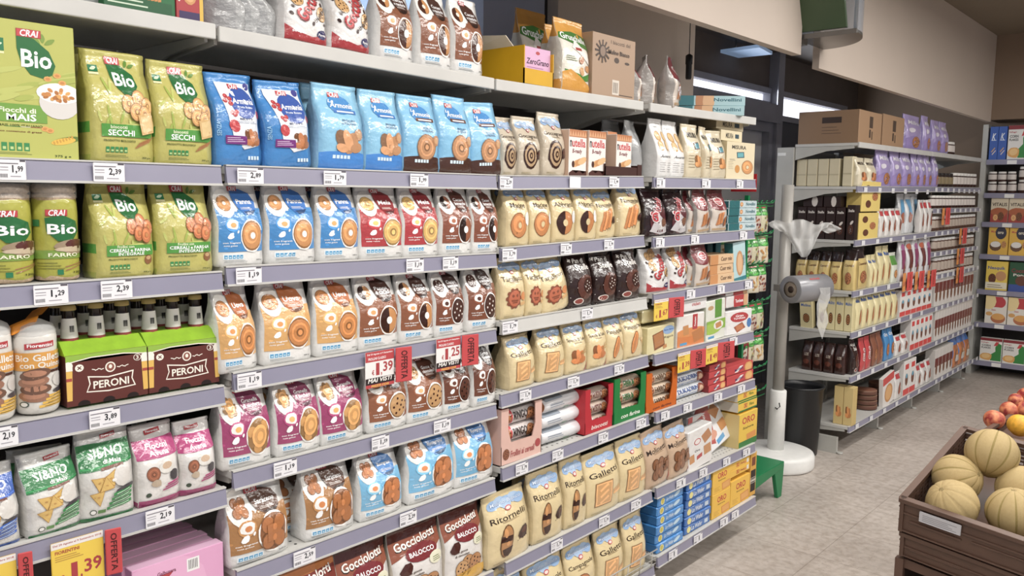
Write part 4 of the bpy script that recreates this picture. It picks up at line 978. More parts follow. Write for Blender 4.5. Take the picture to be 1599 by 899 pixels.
for i, (a, b, nm) in enumerate(((-34, 34, 'cut by the left edge'), (36, 104, 'beside the beer pack'))):
    x = ROWX[3]-.02; z = 1.234; ya, yb = along(a, x, z), along(b, x, z); r = (yb-ya)/2; L = height(516, x-r, (ya+yb)/2)-z
    t = empty('quinoa_cake_pack', (x-r, (ya+yb)/2, z+.001)); tag(t, 'round white pack of quinoa cakes, orange tie on top, '+nm, 'rice cakes', 'quinoa cake packs')
    o = bpy.data.objects.new('printed_wrapper', roll_mesh('w', r, L, quin(), '#DDD9D2', '#D4CEC4', seed=i, arc=PI*.95)); C.objects.link(o); o.parent = t
    MB().lathe([(r*.97, L*.94), (r*.99, L), (r*.85, L+.012), (r*.4, L+.022), (.006, L+.026)], 20, cap=False).build('clear_film', HAZY, t)
    k = MB(); k.hexa([(.0, -.050, L*.97), (.022, -.048, L*.97), (.024, -.002, L+.016), (.0, .0, L+.018), (-.004, -.046, L+.014), (.016, -.044, L+.014), (.016, .008, L+.032), (-.004, .01, L+.034)])
    k.hexa([(-.02, -.01, L+.022), (-.005, -.01, L+.022), (-.005, .02, L+.03), (-.02, .02, L+.03), (-.05, .015, L+.034), (-.035, .015, L+.034), (-.035, .06, L+.056), (-.05, .06, L+.054)])
    k.build('orange_tie', flat('orange paper tie', '#D9892A', .5), t, bev=.004)
# beer packs
def peroni():
    A = Art(.215, .155); w = '#F1E9DC'
    A.poly([(.0, .86), (.3, .93), (.7, .93), (1, .87), (1, 1), (0, 1)], '#8DB52E')
    A.poly([(.0, .84), (.3, .91), (.7, .91), (1, .85), (1, .87), (.7, .93), (.3, .93), (0, .86)], w)
    A.poly([(.23, .24), (.27, .40), (.25, .56), (.5, .50), (.82, .56), (.80, .40), (.84, .24), (.5, .20)], w); A.poly([(.245, .26), (.285, .40), (.27, .53), (.5, .475), (.80, .53), (.785, .40), (.82, .26), (.5, .225)], '#5A2018')
    A.text('PERONI', .535, .365, .44, .155, w); A.ell(.53, .68, .065, .075, w, 16); A.ell(.53, .68, .048, .058, '#8A4A3A', 14); A.ell(.53, .69, .022, .03, w, 10)
    for s in (-1, 1):
        for k in range(4): A.quad(.53+s*(.10+.035*k), .66+.015*(k % 2), .02, .006, .3*s*(1 if k % 2 else -1), w)
    A.ell(.16, .74, .052, .052, w, 14); A.quad(.16, .74, .03, .006, .8, '#5A2018'); A.quad(.16, .74, .03, .006, -.8, '#5A2018')
    A.ell(.87, .80, .05, .05, w, 14); A.ell(.87, .80, .042, .042, '#5A2018', 14); A.text('3', .87, .80, .035, .08, w)
    for u in (.03, .97): A.poly([(u-.05, .78), (u+.05, .78), (u+.035, .12), (u-.035, .12)], '#E0B040'); A.ell(u, .80, .055, .06, '#F4EEE2', 12); A.poly([(u-.05, .70), (u+.05, .70), (u+.05, .80), (u-.05, .80)], '#F4EEE2'); A.rect(u-.04, .5, u+.04, .56, '#A83A28')
    for k in range(3): A.ell(.20+.3*k, .02, .075, .06, '#1E0C0A', 12)
    return A
bott = bottle_mesh().mesh('bottle_glass', BEER)
neck = MB()
neck.lathe([(.0190, .126), (.0174, .138)], 20, cap=False, cols=['#8FA04A']); neck.lathe([(.0175, .138), (.0168, .146)], 20, cap=False, cols=['#8A2A24']); neck.lathe([(.0169, .146), (.0136, .190)], 20, cap=False, cols=['#E2DED8'])
for q in range(5): neck.box((.0140, -.004+.0018*q, .160), (.0162, -.0032+.0018*q, .174), '#3A3A3A')
neckm = neck.mesh('neck_label', PAPER)
cap = MB().lathe([(.0150, .2075), (.0152, .209), (.0145, .216), (.013, .2185), (.002, .219)], 21).mesh('crown_cap', flat('gold bottle cap', '#C9AE72', .35, 0))
first = True; bi = 0; PK = []
for i, (a, b) in enumerate(((105, 232), (233, 343))):
    x = ROWX[3]-.03; zc = 1.236; ya, yb = along(a, x, zc), along(b, x, zc); w = yb-ya; yc = (ya+yb)/2; d = .15; H = height((548, 533)[i], x, yc)-zc
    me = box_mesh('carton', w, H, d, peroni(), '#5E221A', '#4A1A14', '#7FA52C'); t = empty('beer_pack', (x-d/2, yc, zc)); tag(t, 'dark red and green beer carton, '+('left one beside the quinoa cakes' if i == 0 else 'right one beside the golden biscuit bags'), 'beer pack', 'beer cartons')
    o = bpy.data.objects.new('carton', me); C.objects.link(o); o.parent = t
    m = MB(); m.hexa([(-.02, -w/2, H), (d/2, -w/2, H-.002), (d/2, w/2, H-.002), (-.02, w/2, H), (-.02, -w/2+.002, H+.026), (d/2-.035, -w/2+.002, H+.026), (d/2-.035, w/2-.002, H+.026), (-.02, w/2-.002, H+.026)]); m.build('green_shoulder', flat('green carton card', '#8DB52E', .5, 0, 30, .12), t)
    PK.append((x, yc, zc, w, H, d))
    for r in (0, 1):
        for c in range(3):
            by = yc+(c-1)*w/3.05; bx = x-.052-r*.062
            bo = empty('beer_bottle', (bx, by, zc+H-.112)); tag(bo, 'brown beer bottle neck, %s, %s row of the %s red carton' % (('left', 'middle', 'right')[c], ('front', 'back')[r], ('left', 'right')[i]), 'bottle', 'bottles in the beer cartons')
            for nme, mm in (('bottle_glass', bott), ('neck_label', neckm), ('crown_cap', cap)):
                q = bpy.data.objects.new(nme, mm); C.objects.link(q); q.parent = bo
            bo.scale = (1.05, 1.05, .98)
put('snack_bag', B, SINB, (.19, .27, .08), 1, 4, [(-50, 34, 727)], 'white snack bag with blue band, cut by the left edge')
put('snack_bag', B, SINO, (.19, .29, .08), 1, 4, [(42, 130, 703, 0, 6, 1), (130, 212, 668, .0, -3, -1)], 'white and green corn snack bag', 'green corn snack bags')
put('snack_bag', B, SINO, (.19, .29, .08), 1, 4, [(20, 106, 700, .11, 0, -3)], 'green corn snack bag mostly hidden behind the others')
put('snack_bag', B, AVEN, (.15, .26, .09), 1, 4, [(217, 284, 661, 0, 3), (286, 341, 655, .0, -3)], 'white and magenta oat flake cake bag', 'magenta oat bags')
# pink cartons, a row standing one behind the other
def zg():
    A = Art(.30, .19)
    A.ell(.30, .45, .5, .4, '#E6ABCF', 16)
    A.rect(.58, .66, .72, .90, '#F0EEEE')
    for k in range(6): A.rect(.60+.018*k, .70, .607+.018*k, .87, '#222222')
    A.poly([(.28, .76), (.44, .78), (.36, .66)], '#B3242E'); A.text('Galbusera', .36, .79, .2, .07, '#7A2A50'); A.text('Zero', .14, .38, .28, .20, '#3A1830', shear=.2); A.ell(.36, .38, .07, .09, '#3A1830', 16); A.ell(.36, .38, .05, .065, '#E6ABCF', 14); A.text('Grano', .60, .40, .40, .20, '#3A1830', shear=.2)
    return A
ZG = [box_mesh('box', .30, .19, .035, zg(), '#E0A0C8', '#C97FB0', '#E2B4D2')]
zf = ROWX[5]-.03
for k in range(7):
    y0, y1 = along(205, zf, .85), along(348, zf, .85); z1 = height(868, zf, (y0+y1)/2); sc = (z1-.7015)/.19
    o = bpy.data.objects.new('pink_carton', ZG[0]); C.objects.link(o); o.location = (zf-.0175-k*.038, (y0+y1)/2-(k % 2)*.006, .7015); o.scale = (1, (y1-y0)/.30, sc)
    tag(o, 'flat pink biscuit carton standing upright, '+('front one of the pink row' if k == 0 else '%s behind the front pink carton' % ORD[k-1]), 'box', 'pink cartons on edge')
# bay 2
put('cookie_bag', B, GOCW, (.19, .30, .11), 2, 0, [(444, 514, -40, 0, 4), (520, 580, -30, 0, 2)], 'white cookie bag with large red lettering on top board', 'large white and red cookie bags')
put('cookie_bag', B, GREYB, (.12, .26, .09), 2, 0, [(352, 374, -35, .03, 60), (376, 398, -30, .03, 60), (400, 424, -25, .02, 65)], 'pale bag turned sideways on the top board', 'pale bags turned sideways on top board')
put('biscuit_bag', B, CCMD, (.17, .27, .09), 2, 0, [(594, 648, -25, 0, 3), (658, 708, -15, 0, 3), (711, 757, -2, 0, 3)], 'white and cocoa brown biscuit bag on top board', 'cocoa biscuit bags on top board')
put('biscuit_bag', B, ARMD, (.17, .29, .08), 2, 1, [(337, 413, 115, 0, 5, 2), (415, 490, 127, 0, 4, 3)], 'bright blue biscuit bag with red berries on white', 'bright blue berry biscuit bags')
put('biscuit_bag', B, ARML, (.165, .29, .09), 2, 1, [(500, 571, 132), (574, 631, 141)], 'light blue biscuit bag with blue base', 'light blue bags with blue base')
put('biscuit_bag', B, ARML, (.165, .29, .09), 2, 1, [(482, 548, 132, .11)], 'light blue biscuit bag behind the berry bag and the first light blue bag')
put('biscuit_bag', B, ARMC, (.165, .29, .09), 2, 1, [(633, 688, 149), (689, 740, 150), (740, 785, 160, 0, -6, 3)], 'light blue biscuit bag with brown base', 'light blue bags with brown base')
D9 = (.165, .27, .09)
put('biscuit_bag', B, PANNA, D9, 2, 2, [(344, 414, 286), (424, 495, 286), (503, 563, 288)], 'white bag with blue field and ring biscuit', 'blue ring biscuit bags')
put('biscuit_bag', B, MELA, D9, 2, 2, [(567, 631, 291), (634, 687, 291)], 'white bag with red field and golden biscuit', 'red biscuit bags')
put('biscuit_bag', B, INTR, D9, 2, 2, [(693, 739, 290), (743, 781, 292)], 'white bag with red brown field, second shelf', 'red brown biscuit bags')
put('biscuit_bag', B, UOVA, D9, 2, 3, [(345, 405, 447, 0, 5, 2), (415, 489, 438), (498, 562, 433)], 'white bag with golden orange field', 'golden biscuit bags')
put('biscuit_bag', B, PCAC, D9, 2, 3, [(564, 624, 427), (629, 680, 424)], 'white bag with brown field and half chocolate ring', 'half chocolate ring bags')
put('biscuit_bag', B, NOCC, D9, 2, 3, [(683, 727, 419), (734, 778, 412)], 'white bag with dark cocoa field and spotted biscuit', 'spotted cocoa biscuit bags')
put('biscuit_bag', B, GRAN, (.19, .26, .09), 2, 4, [(351, 426, 600), (436, 503, 588), (506, 570, 578, 0, 0, 1)], 'white bag with magenta field and flower biscuit', 'magenta biscuit bags')
put('biscuit_bag', B, GOCC, (.17, .27, .09), 2, 4, [(579, 638, 567), (640, 694, 553)], 'white bag with brown field and chip cookie', 'chip cookie bags')
put('biscuit_bag', B, EXTR, (.17, .27, .09), 2, 4, [(696, 737, 545), (742, 777, 532)], 'white bag with dark brown field and dark chip cookie', 'dark chip cookie bags')
put('biscuit_bag', B, SARA, (.24, .29, .09), 2, 5, [(362, 453, 755), (480, 555, 720)], 'white bag with tan field and knotted buckwheat biscuit', 'tan buckwheat biscuit bags')
put('biscuit_bag', B, LBLU, (.19, .27, .09), 2, 5, [(566, 630, 702), (641, 711, 668), (714, 772, 650)], 'white and sky blue bag with knotted biscuit', 'sky blue biscuit bags')
put('cookie_bag', B, BALR, (.18, .28, .08), 2, 6, [(450, 534, 872)], 'orange topped cookie bag at bottom of the picture')
put('cookie_bag', B, BALO, (.18, .28, .08), 2, 6, [(535, 612, 846), (616, 694, 817), (697, 757, 790)], 'white cookie bag with red brown crest', 'red brown crested cookie bags')
# second rows behind the front bags, where they show between them
put('biscuit_bag', B, PANNA, D9, 2, 2, [(385, 450, 287, .10), (470, 528, 288, .10)], 'blue ring biscuit bag in the back row behind the front ones', 'blue ring bags in the back row')
put('biscuit_bag', B, GRAN, (.19, .26, .09), 2, 4, [(405, 470, 596, .10)], 'magenta biscuit bag in the back row behind the front ones')
put('biscuit_bag', B, SARA, (.24, .29, .09), 2, 5, [(420, 520, 730, .10)], 'tan buckwheat bag in the back row behind the front ones')
# bay 3
put('biscuit_bag', B, GOCG, (.16, .26, .085), 3, 1, [(784, 812, 183, .02), (812, 846, 182), (849, 886, 176, 0, 3)], 'beige bag with dark swirl cookie', 'beige swirl cookie bags')
put('wafer_box', 'box', NUTE, (.125, .155, .045), 3, 1, [(886, 916, 203, 0, 4), (917, 946, 205, 0, 4), (946, 962, 206, .04, 4), (960, 986, 211, 0, 4)], 'small white box with red lettering and wafer rolls', 'hazelnut wafer boxes')
ntray = shelf_at(3, 1, 1.75); ty0, ty1 = along(947, -.02, ntray), along(1003, -.02, ntray)
m = MB(); m.box((-.10, ty0, 0), (.0, ty0+.003, .045)).box((-.10, ty1-.003, 0), (.0, ty1, .045)).box((-.003, ty0, 0), (.0, ty1, .036)).box((-.10, ty0, 0), (-.0, ty1, .002)).box((.0, ty1-.03, 0), (.002, ty1, .048))
o = m.build('display_tray', flat('dark brown card', '#3E1E18', .5)); o.location = (-.026, 0, ntray+.003); tag(o, 'low dark brown card tray under the rightmost hazelnut wafer boxes', 'tray')
for k in range(1): o.location.z = ntray+.0009
put('foil_bag', B, GREYB, (.12, .26, .09), 3, 1, [(952, 978, 188, .17), (984, 1005, 188, .07, 10)], 'plain silver bag behind the wafer boxes', 'silver bags')
DM = (.145, .26, .085)
put('biscuit_bag', B, MACI, DM, 3, 2, [(793, 829, 287), (830, 863, 288)], 'cream bag with ring biscuit and milk', 'cream ring biscuit bags')
put('biscuit_bag', B, ABBR, DM, 3, 2, [(865, 900, 288), (902, 933, 289)], 'cream bag with half cocoa ring biscuit', 'cream half cocoa ring bags')
put('biscuit_bag', B, CIOC, DM, 3, 2, [(934, 963, 293, .01, 0, 3), (968, 1004, 284, 0, 4)], 'cream bag with striped biscuits and dark chocolate', 'cream striped biscuit bags')
put('biscuit_bag', B, MACI, DM, 3, 2, [(780, 812, 288, .09)], 'cream bag behind the leftmost cream ring biscuit bag')
put('biscuit_bag', B, MOLI, DM, 3, 3, [(783, 823, 402, 0, 2), (823, 850, 400), (849, 891, 400, 0, 0, 9)], 'cream bag with smiling face biscuit', 'cream face biscuit bags')
put('cookie_bag', B, STEL, (.15, .25, .085), 3, 3, [(891, 927, 394), (930, 964, 392), (967, 1001, 388)], 'dark brown bag with white script and stars', 'dark star cookie bags')
put('biscuit_bag', B, GALL, (.16, .26, .085), 3, 4, [(797, 839, 522, 0, 3, 2), (844, 884, 507)], 'cream bag with toast biscuit on fourth shelf', 'cream toast bags, fourth shelf')
put('biscuit_bag', B, SPIG, DM, 3, 4, [(886, 918, 502), (920, 949, 496)], 'cream bag with croissant shaped biscuits', 'cream croissant biscuit bags')
put('biscuit_bag', B, CROC, DM, 3, 4, [(949, 976, 490), (977, 1006, 482, 0, 0, 2)], 'cream bag with long finger biscuit', 'cream finger biscuit bags')
put('biscuit_bag', B, GALL, (.16, .26, .085), 3, 4, [(788, 826, 522, .09)], 'cream toast biscuit bag in the back row of the fourth shelf')
put('biscuit_bag', B, RITO, (.2, .3, .085), 3, 6, [(762, 830, 766, -.01, 3), (834, 881, 733), (884, 918, 714)], 'large cream bag with cocoa sandwich cookie', 'large cream cocoa cookie bags')
put('biscuit_bag', B, RITO, (.2, .3, .085), 3, 6, [(812, 862, 738, .10)], 'large cream bag behind the cocoa sandwich cookie bags')
put('biscuit_bag', B, GALL, (.16, .26, .085), 3, 6, [(919, 970, 702, 0, 0, 1), (970, 1010, 683)], 'large cream bag with toast biscuit, sixth shelf', 'cream toast bags, sixth shelf')
put('biscuit_bag', B, CAMP, (.18, .28, .085), 3, 7, [(770, 822, 886), (828, 885, 867), (888, 932, 845)], 'cream bag with round biscuit behind the wire fence', 'cream round biscuit bags, bottom')
put('biscuit_bag', B, GALL, (.16, .26, .085), 3, 7, [(936, 975, 823), (978, 1010, 802)], 'cream toast biscuit bag behind the wire fence', 'cream toast bags, bottom')
# top board of bay 3
def cart(art_fn, nm, ybase): pass
k3 = -.04; zb = shelf_at(3, 0, 1.2)
ya, yb = along(818, k3, zb), along(864, k3, zb); hh = height(80, k3, yb)-zb
cb = empty('open_carton', (k3-.17, (ya+yb)/2, zb+.001)); tag(cb, 'open yellow cardboard carton holding pink packs on the top board', 'carton'); w = yb-ya
m = MB(); m.box((-.17, -w/2, 0), (.17, -w/2+.004, hh)).box((-.17, w/2-.004, 0), (.17, w/2, hh*.9)).box((-.17, -w/2, 0), (-.166, w/2, hh)).box((-.17, -w/2, 0), (.17, w/2, .004)).box((.166, -w/2, 0), (.17, w/2, hh*.42))
m.build('carton_body', flat('yellow card', '#CFA01C', .5, 0, 10, .05), cb)
m = MB(); m.hexa([(-.1, -w/2, hh), (.12, -w/2, hh), (.12, -w/2+.004, hh), (-.1, -w/2+.004, hh), (-.1, -w/2-.05, hh+.05), (.12, -w/2-.04, hh+.03), (.12, -w/2-.036, hh+.03), (-.1, -w/2-.046, hh+.05)]); m.build('open_flap', flat('pale card', '#DDD3BF', .6), cb)
def zg2():
    A = Art(.12, .15); A.text('ZeroGrano', .5, .62, .86, .16, '#4A1E40', shear=.2); A.poly([(.4, .26), (.6, .26), (.5, .14)], '#B3242E'); A.lines(.1, .4, .8, .5, 2, '#A86A98'); A.ell(.5, .86, .08, .06, '#B3242E', 10); A.rect(.06, .3, .2, .4, '#E9E6EA'); return A
Z2 = box_mesh('box', .12, .15, .04, zg2(), '#D9A8CC', '#C08AB4')
for k in range(4):
    o = bpy.data.objects.new('pink_pack', Z2); C.objects.link(o); o.location = (k3-.032-k*.055, (ya+yb)/2+.006, zb+.0065); o.scale = (1, (w-.018)/.12, (hh*.96)/.15)
    tag(o, 'pink pack inside the open yellow carton, '+('front one' if k == 0 else ORD[k-1]+' behind the front one'), 'box', 'pink packs in the yellow carton')
put('snack_bag', B, GRUS, (.16, .29, .10), 3, 0, [(878, 924, 31, 0, 3)], 'tall yellow and white snack bag with green banner, in front')
put('snack_bag', B, GRUS, (.16, .29, .10), 3, 0, [(868, 900, 40, .12, 0, 2)], 'yellow snack bag behind the tall front one')
put('snack_bag', B, GRUS, (.16, .24, .08), 3, 0, [(816, 860, 42, .36, 0, 0)], 'yellow and green snack bag leaning behind the open yellow carton')
def cdb():
    A = Art(.27, .23); c = '#4A3A30'
    for k in range(12): A.quad(.22+.1*math.cos(k*.52), .72+.1*math.sin(k*.52), .07, .014, k*.52, c)
    A.ell(.22, .72, .08, .09, c, 14); A.ell(.22, .72, .06, .07, '#8A7260', 12); A.text('I biscotti del', .64, .90, .46, .06, c, bold=False); A.text('Mulino Bianco', .60, .74, .5, .07, c); A.ell(.55, .62, .06, .04, c, 12); A.ell(.8, .6, .06, .02, c, 10)
    A.rect(.46, .06, .62, .30, '#D8CDBF'); A.lines(.62, .06, .95, .10, 1, c)
    for k in range(6): A.rect(.48+.02*k, .09, .49+.02*k, .26, '#6A5A4C')
    return A
put('cardboard_box', 'box', [box_mesh('box', .27, .23, .25, cdb(), '#A98B70', '#9A7C62')], (.27, .23, .25), 3, 0, [(924, 990, 62)], 'brown cardboard box with dark sun emblem on the top board')
put('snack_bag', B, REDB, (.13, .25, .08), 3, 0, [(988, 1002, 92, .03, 45), (1006, 1026, 88, .02, 42)], 'grey sided snack bag with dark red top, turned sideways', 'red topped bags turned sideways')
put('snack_bag', B, REDB, (.13, .25, .08), 4, 0, [(1040, 1071, 90, .0, 25, 4)], 'snack bag with dark red top leaning by the hanging switch')
# bay 4
def teal(w, h):
    A = Art(w, h); A.rect(0, 0, .3, 1, '#1F6F78'); A.ell(.42, .5, .1, .35, '#B87A4A', 12); A.ell(.5, .4, .08, .3, '#D8A878', 10); A.text('Novellini', .76, .6, .38, .35, '#2A6A78'); return A
tb = empty('x', (0, 0, 0)); bpy.data.objects.remove(tb)
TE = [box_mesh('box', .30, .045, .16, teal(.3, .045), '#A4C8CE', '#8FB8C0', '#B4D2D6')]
zt = shelf_at(4, 0, 2.6); yc = along(1122, -.12, zt)
for k in range(2):
    o = bpy.data.objects.new('flat_box', TE[0]); C.objects.link(o); o.location = (-.19, yc-.01, zt+.001+.046*k); o.rotation_euler = (0, 0, R(-52+3*k)); o.scale = (1, 1.15, 1); tag(o, 'flat light blue box at the end of the top board, %s of two' % ('lower', 'upper')[k], 'box', 'flat light blue boxes')
put('almond_bag', B, ALMO, (.12, .27, .12), 4, 1, [(1029, 1049, 185, -.0), (1049, 1071, 189, -.0)], 'white bag printed with almonds', 'white almond bags')
put('biscuit_bag', B, MOUB, (.13, .24, .08), 4, 1, [(1073, 1097, 194), (1099, 1112, 198, 0, 8), (1112, 1135, 204, 0, 0, 2)], 'beige bag with dark block lettering', 'beige lettered bags')
put('biscuit_box', 'box', MOUX, (.19, .24, .14), 4, 1, [(1137, 1175, 223, 0, -4)], 'large beige carton with ring biscuit and blue badge')
zt = shelf_at(4, 1, 2.65)
for k, (a, b, dx) in enumerate(((1127, 1160, .03), (1120, 1162, .06))):
    x = -.035-dx; z = height(222.5, x, along(1150, x, zt+.2))+.004+.052*k
    y0, y1 = along(a, x, z), along(b, x, z); o = bpy.data.objects.new('biscuit_box', MOUT[0]); C.objects.link(o); o.location = (x-.08, (y0+y1)/2, z); o.scale = (.75, (y1-y0)/.2, 1); tag(o, 'small flat beige box lying on the large beige carton, '+('lower' if k == 0 else 'upper'), 'box', 'small beige boxes')
put('cookie_bag', B, GOCD, (.15, .26, .085), 4, 2, [(1010, 1042, 295), (1044, 1073, 295)], 'black and white cookie bag with red script', 'black cookie bags')
put('snack_bag', B, REDB, (.13, .25, .08), 4, 2, [(1072, 1087, 297, .03, 10), (1088, 1110, 295, 0, 4, 3), (1112, 1136, 296)], 'pale bag with dark red top, second shelf', 'red topped bags, second shelf')
def stack(name, cat, mesh, dims, bay, row, a, b, n, hgt, desc, grp, inset=.02, jit=.003, dz=0, seed=0, labs=None, rz=0):
    w, h, d = dims; x = SHELF[bay, row][0]-inset; zc = shelf_at(bay, row, along((a+b)/2, x, SHELF[bay, row][2]))+.001+dz; rn = random.Random(seed)
    ya, yb = along(a, x, zc), along(b, x, zc)
    if hgt > 1: hgt = (height(hgt, x, (ya+yb)/2)-zc)/n
    for k in range(n):
        o = bpy.data.objects.new(name, mesh[k % len(mesh)]); C.objects.link(o); o.location = (x-d/2+rn.uniform(-jit, jit), (ya+yb)/2+rn.uniform(-jit, jit), zc+k*hgt); o.scale = (1, (yb-ya)/w, (hgt-.0008)/h); o.rotation_euler = (0, 0, R(rz+rn.uniform(-1.5, 1.5)))
        pos = 'bottom' if k == 0 else 'top' if k == n-1 else ORD[k]+' from bottom'
        tag(o, desc+(', '+pos if n > 1 else ''), cat, grp)
def band(w, h, c1, u1, txt, tc, motif=None, mc='#C98A4B', tu=.6, tw=.4, th=.45):
    A = Art(w, h)
    if c1: A.rect(0, 0, u1, 1, c1)
    if motif: A.cookie(.5*(u1 or .4)+.25, .5, .32*h/w, motif, mc)
    if txt: A.text(txt, tu, .55, tw, th, tc)
    return A
TP = [box_mesh('box', .26, .05, .13, band(.26, .05, '#1A6A70', .36, 'Novellini', '#2A6A78', 'ring', tu=.76, tw=.34), '#C4D6DA', '#1A5A60', soft=.004, mat=FILM)]
stack('biscuit_pack', 'biscuit pack', TP, (.26, .05, .13), 4, 2, 1137, 1180, 4, 313, 'teal and white biscuit pack in stack of four', 'teal packs on the second shelf')
put('cookie_bag', B, GOCW, (.19, .30, .11), 4, 3, [(1012, 1046, 388), (1049, 1075, 383)], 'white spotted cookie bag with red lettering in farthest bay', 'white spotted cookie bags, farthest bay')
put('snack_bag', B, REDB, (.13, .25, .08), 4, 3, [(1074, 1088, 385, .03), (1087, 1110, 380, 0, 0, 2)], 'pale bag with dark red top, third shelf', 'red topped bags, third shelf')
OB = [box_mesh('box', .2, .06, .12, band(.2, .06, '#C9884A', .3, 'Cuor mio', '#5A3A2A', None, tu=.64, tw=.45), '#DDB88C', '#B8743A')]
stack('biscuit_box', 'box', OB, (.2, .06, .12), 4, 3, 1108, 1146, 3, 397, 'small orange biscuit box in stack of three', 'small orange boxes')
for k in range(3):
    x = -.16; z = shelf_at(4, 3, 2.4)+.001; y0 = along(1098+13*k, x, z); o = bpy.data.objects.new('biscuit_box', box_mesh('box', .055, .245, .1, None, '#1E6068')); C.objects.link(o); o.location = (x-.08, y0+.03, z); tag(o, 'dark teal box standing behind the small orange boxes, '+ordn(k, 3), 'box', 'dark teal boxes')
lt = Art(.09, .25); lt.rect(0, 0, 1, .1, '#2A7A84'); lt.ell(.5, .45, .3, .9, '#C08A5A', 12); lt.ell(.5, .45, .2, .7, '#D8AE80', 12); lt.text('Novellini', .82, .5, .7, .06, '#2A6A78', rot=1.57)
put('biscuit_box', 'box', [box_mesh('box', .09, .25, .05, lt, '#B0D0D4', '#1F6F78')], (.09, .25, .05), 4, 3, [(1148, 1164, 376, 0, -5, 7)], 'light blue box leaning left beside the small orange boxes')
def sq(w, h, f):
    A = Art(w, h); f(A); return A
def f1(A): A.ell(.75, .78, .22, .12, '#90B2DA', 12); A.text('Mulino Bianco', .76, .79, .36, .07, '#2E5FAE'); A.text('Rigoli', .76, .52, .34, .10, '#3A2A20', bold=False); A.quad(.38, .48, .2, .22, .2, '#8A5028'); A.quad(.38, .5, .17, .18, .2, '#B87840'); A.quad(.62, .2, .07, .05, .3, '#C98A4B')
put('biscuit_box', 'box', [box_mesh('box', .2, .15, .15, sq(.2, .15, f1), '#E4D8A4', '#D6CA94', soft=.006, mat=FILM)], (.2, .15, .15), 4, 4, [(1009, 1054, 505, 0, 3)], 'square cream biscuit pack below the 1,67 sign')
CFL = [box_mesh('box', .2, .05, .15, None, '#DDD29E', '#CFC38E', soft=.006, mat=FILM)]
zq = height(503, -.03, along(1030, -.03, 1.2))-shelf_at(4, 4, 2.0)
stack('biscuit_pack', 'biscuit pack', CFL, (.2, .05, .15), 4, 4, 1003, 1048, 1, .055, 'flat cream pack lying on the square cream pack', None, dz=zq+.004, inset=.035)
def f2(A): A.rect(0, 0, 1, .42, '#D97A2A'); A.ell(.5, .44, .6, .14, '#E08A3A', 14); A.rect(.54, .5, .72, .98, '#B8242C'); A.text('Crackers', .63, .74, .3, .06, '#FFFFFF', rot=1.57); A.quad(.3, .52, .10, .15, .1, '#C98A4B'); A.quad(.76, .3, .2, .18, .3, '#C07838'); A.rect(.1, .06, .35, .14, '#4A9AC8')
put('biscuit_box', 'box', [box_mesh('box', .19, .19, .13, sq(.19, .19, f2), '#ECE8E2', '#D9D4CC', soft=.005, mat=FILM)], (.19, .19, .13), 4, 4, [(1057, 1099, 488)], 'white and orange cracker pack')
zq = height(486, -.03, along(1080, -.03, 1.2))-shelf_at(4, 4, 2.3)
stack('biscuit_pack', 'biscuit pack', [box_mesh('box', .2, .06, .13, band(.2, .06, None, 0, 'crackers', '#B8343C', None, tu=.6, tw=.3, th=.3), '#E9E7E6', '#CFCDCC', soft=.005, mat=FILM)], (.2, .06, .13), 4, 4, 1059, 1103, 1, .055, 'flat white pack lying on the orange cracker pack', None, dz=zq+.004)
def f3(A): A.rect(0, .25, 1, .5, '#8AB83A'); A.ell(.3, .3, .5, .25, '#A4C84A', 14); A.rect(.42, .55, .78, 1, '#5A9A34'); A.ell(.62, .36, .26, .2, '#F0EEE6', 16); A.quad(.62, .36, .15, .12, .2, '#C98A4B'); A.rect(.08, .06, .4, .12, '#4A9AC8'); A.ell(.2, .82, .15, .1, '#C8A070', 10)
put('biscuit_box', 'box', [box_mesh('box', .14, .25, .1, sq(.14, .25, f3), '#E6E8DC', '#CFD4BE', soft=.005, mat=FILM)], (.14, .25, .1), 4, 4, [(1103, 1132, 466, 0, 0, 2)], 'tall white and green cracker pack')
def f4(A): A.ell(.5, .7, .34, .2, '#B8242C', 16); A.text('Gran', .5, .76, .3, .1, '#FFFFFF'); A.text('Turchese', .5, .66, .44, .08, '#FFFFFF'); A.quad(.52, .28, .18, .14, .5, '#A85A38'); A.quad(.52, .28, .13, .1, .2, '#C47848'); A.ell(.88, .42, .09, .2, '#3A78B8', 10)
put('biscuit_pack', 'biscuit pack', [box_mesh('box', .17, .17, .1, sq(.17, .17, f4), '#ECEAE8', '#B8303A', soft=.006, mat=FILM)], (.17, .17, .1), 4, 4, [(1137, 1171, 482, 0, -6)], 'white and red biscuit pack standing at the shelf end')
zq = height(480, -.03, along(1150, -.03, 1.2))-shelf_at(4, 4, 2.8)
def f5(A): A.ell(.55, .5, .25, .7, '#B8242C', 14); A.text('Turchese', .55, .5, .35, .3, '#FFFFFF'); A.ell(.85, .5, .1, .6, '#D8A878', 10)
stack('biscuit_pack', 'biscuit pack', [box_mesh('box', .17, .055, .1, sq(.17, .055, f5), '#E6E2E0', '#C8808A', soft=.005, mat=FILM)], (.17, .055, .1), 4, 4, 1134, 1168, 2, .057, 'flat red and white pack on the standing pack', 'flat red and white packs', dz=zq+.006)
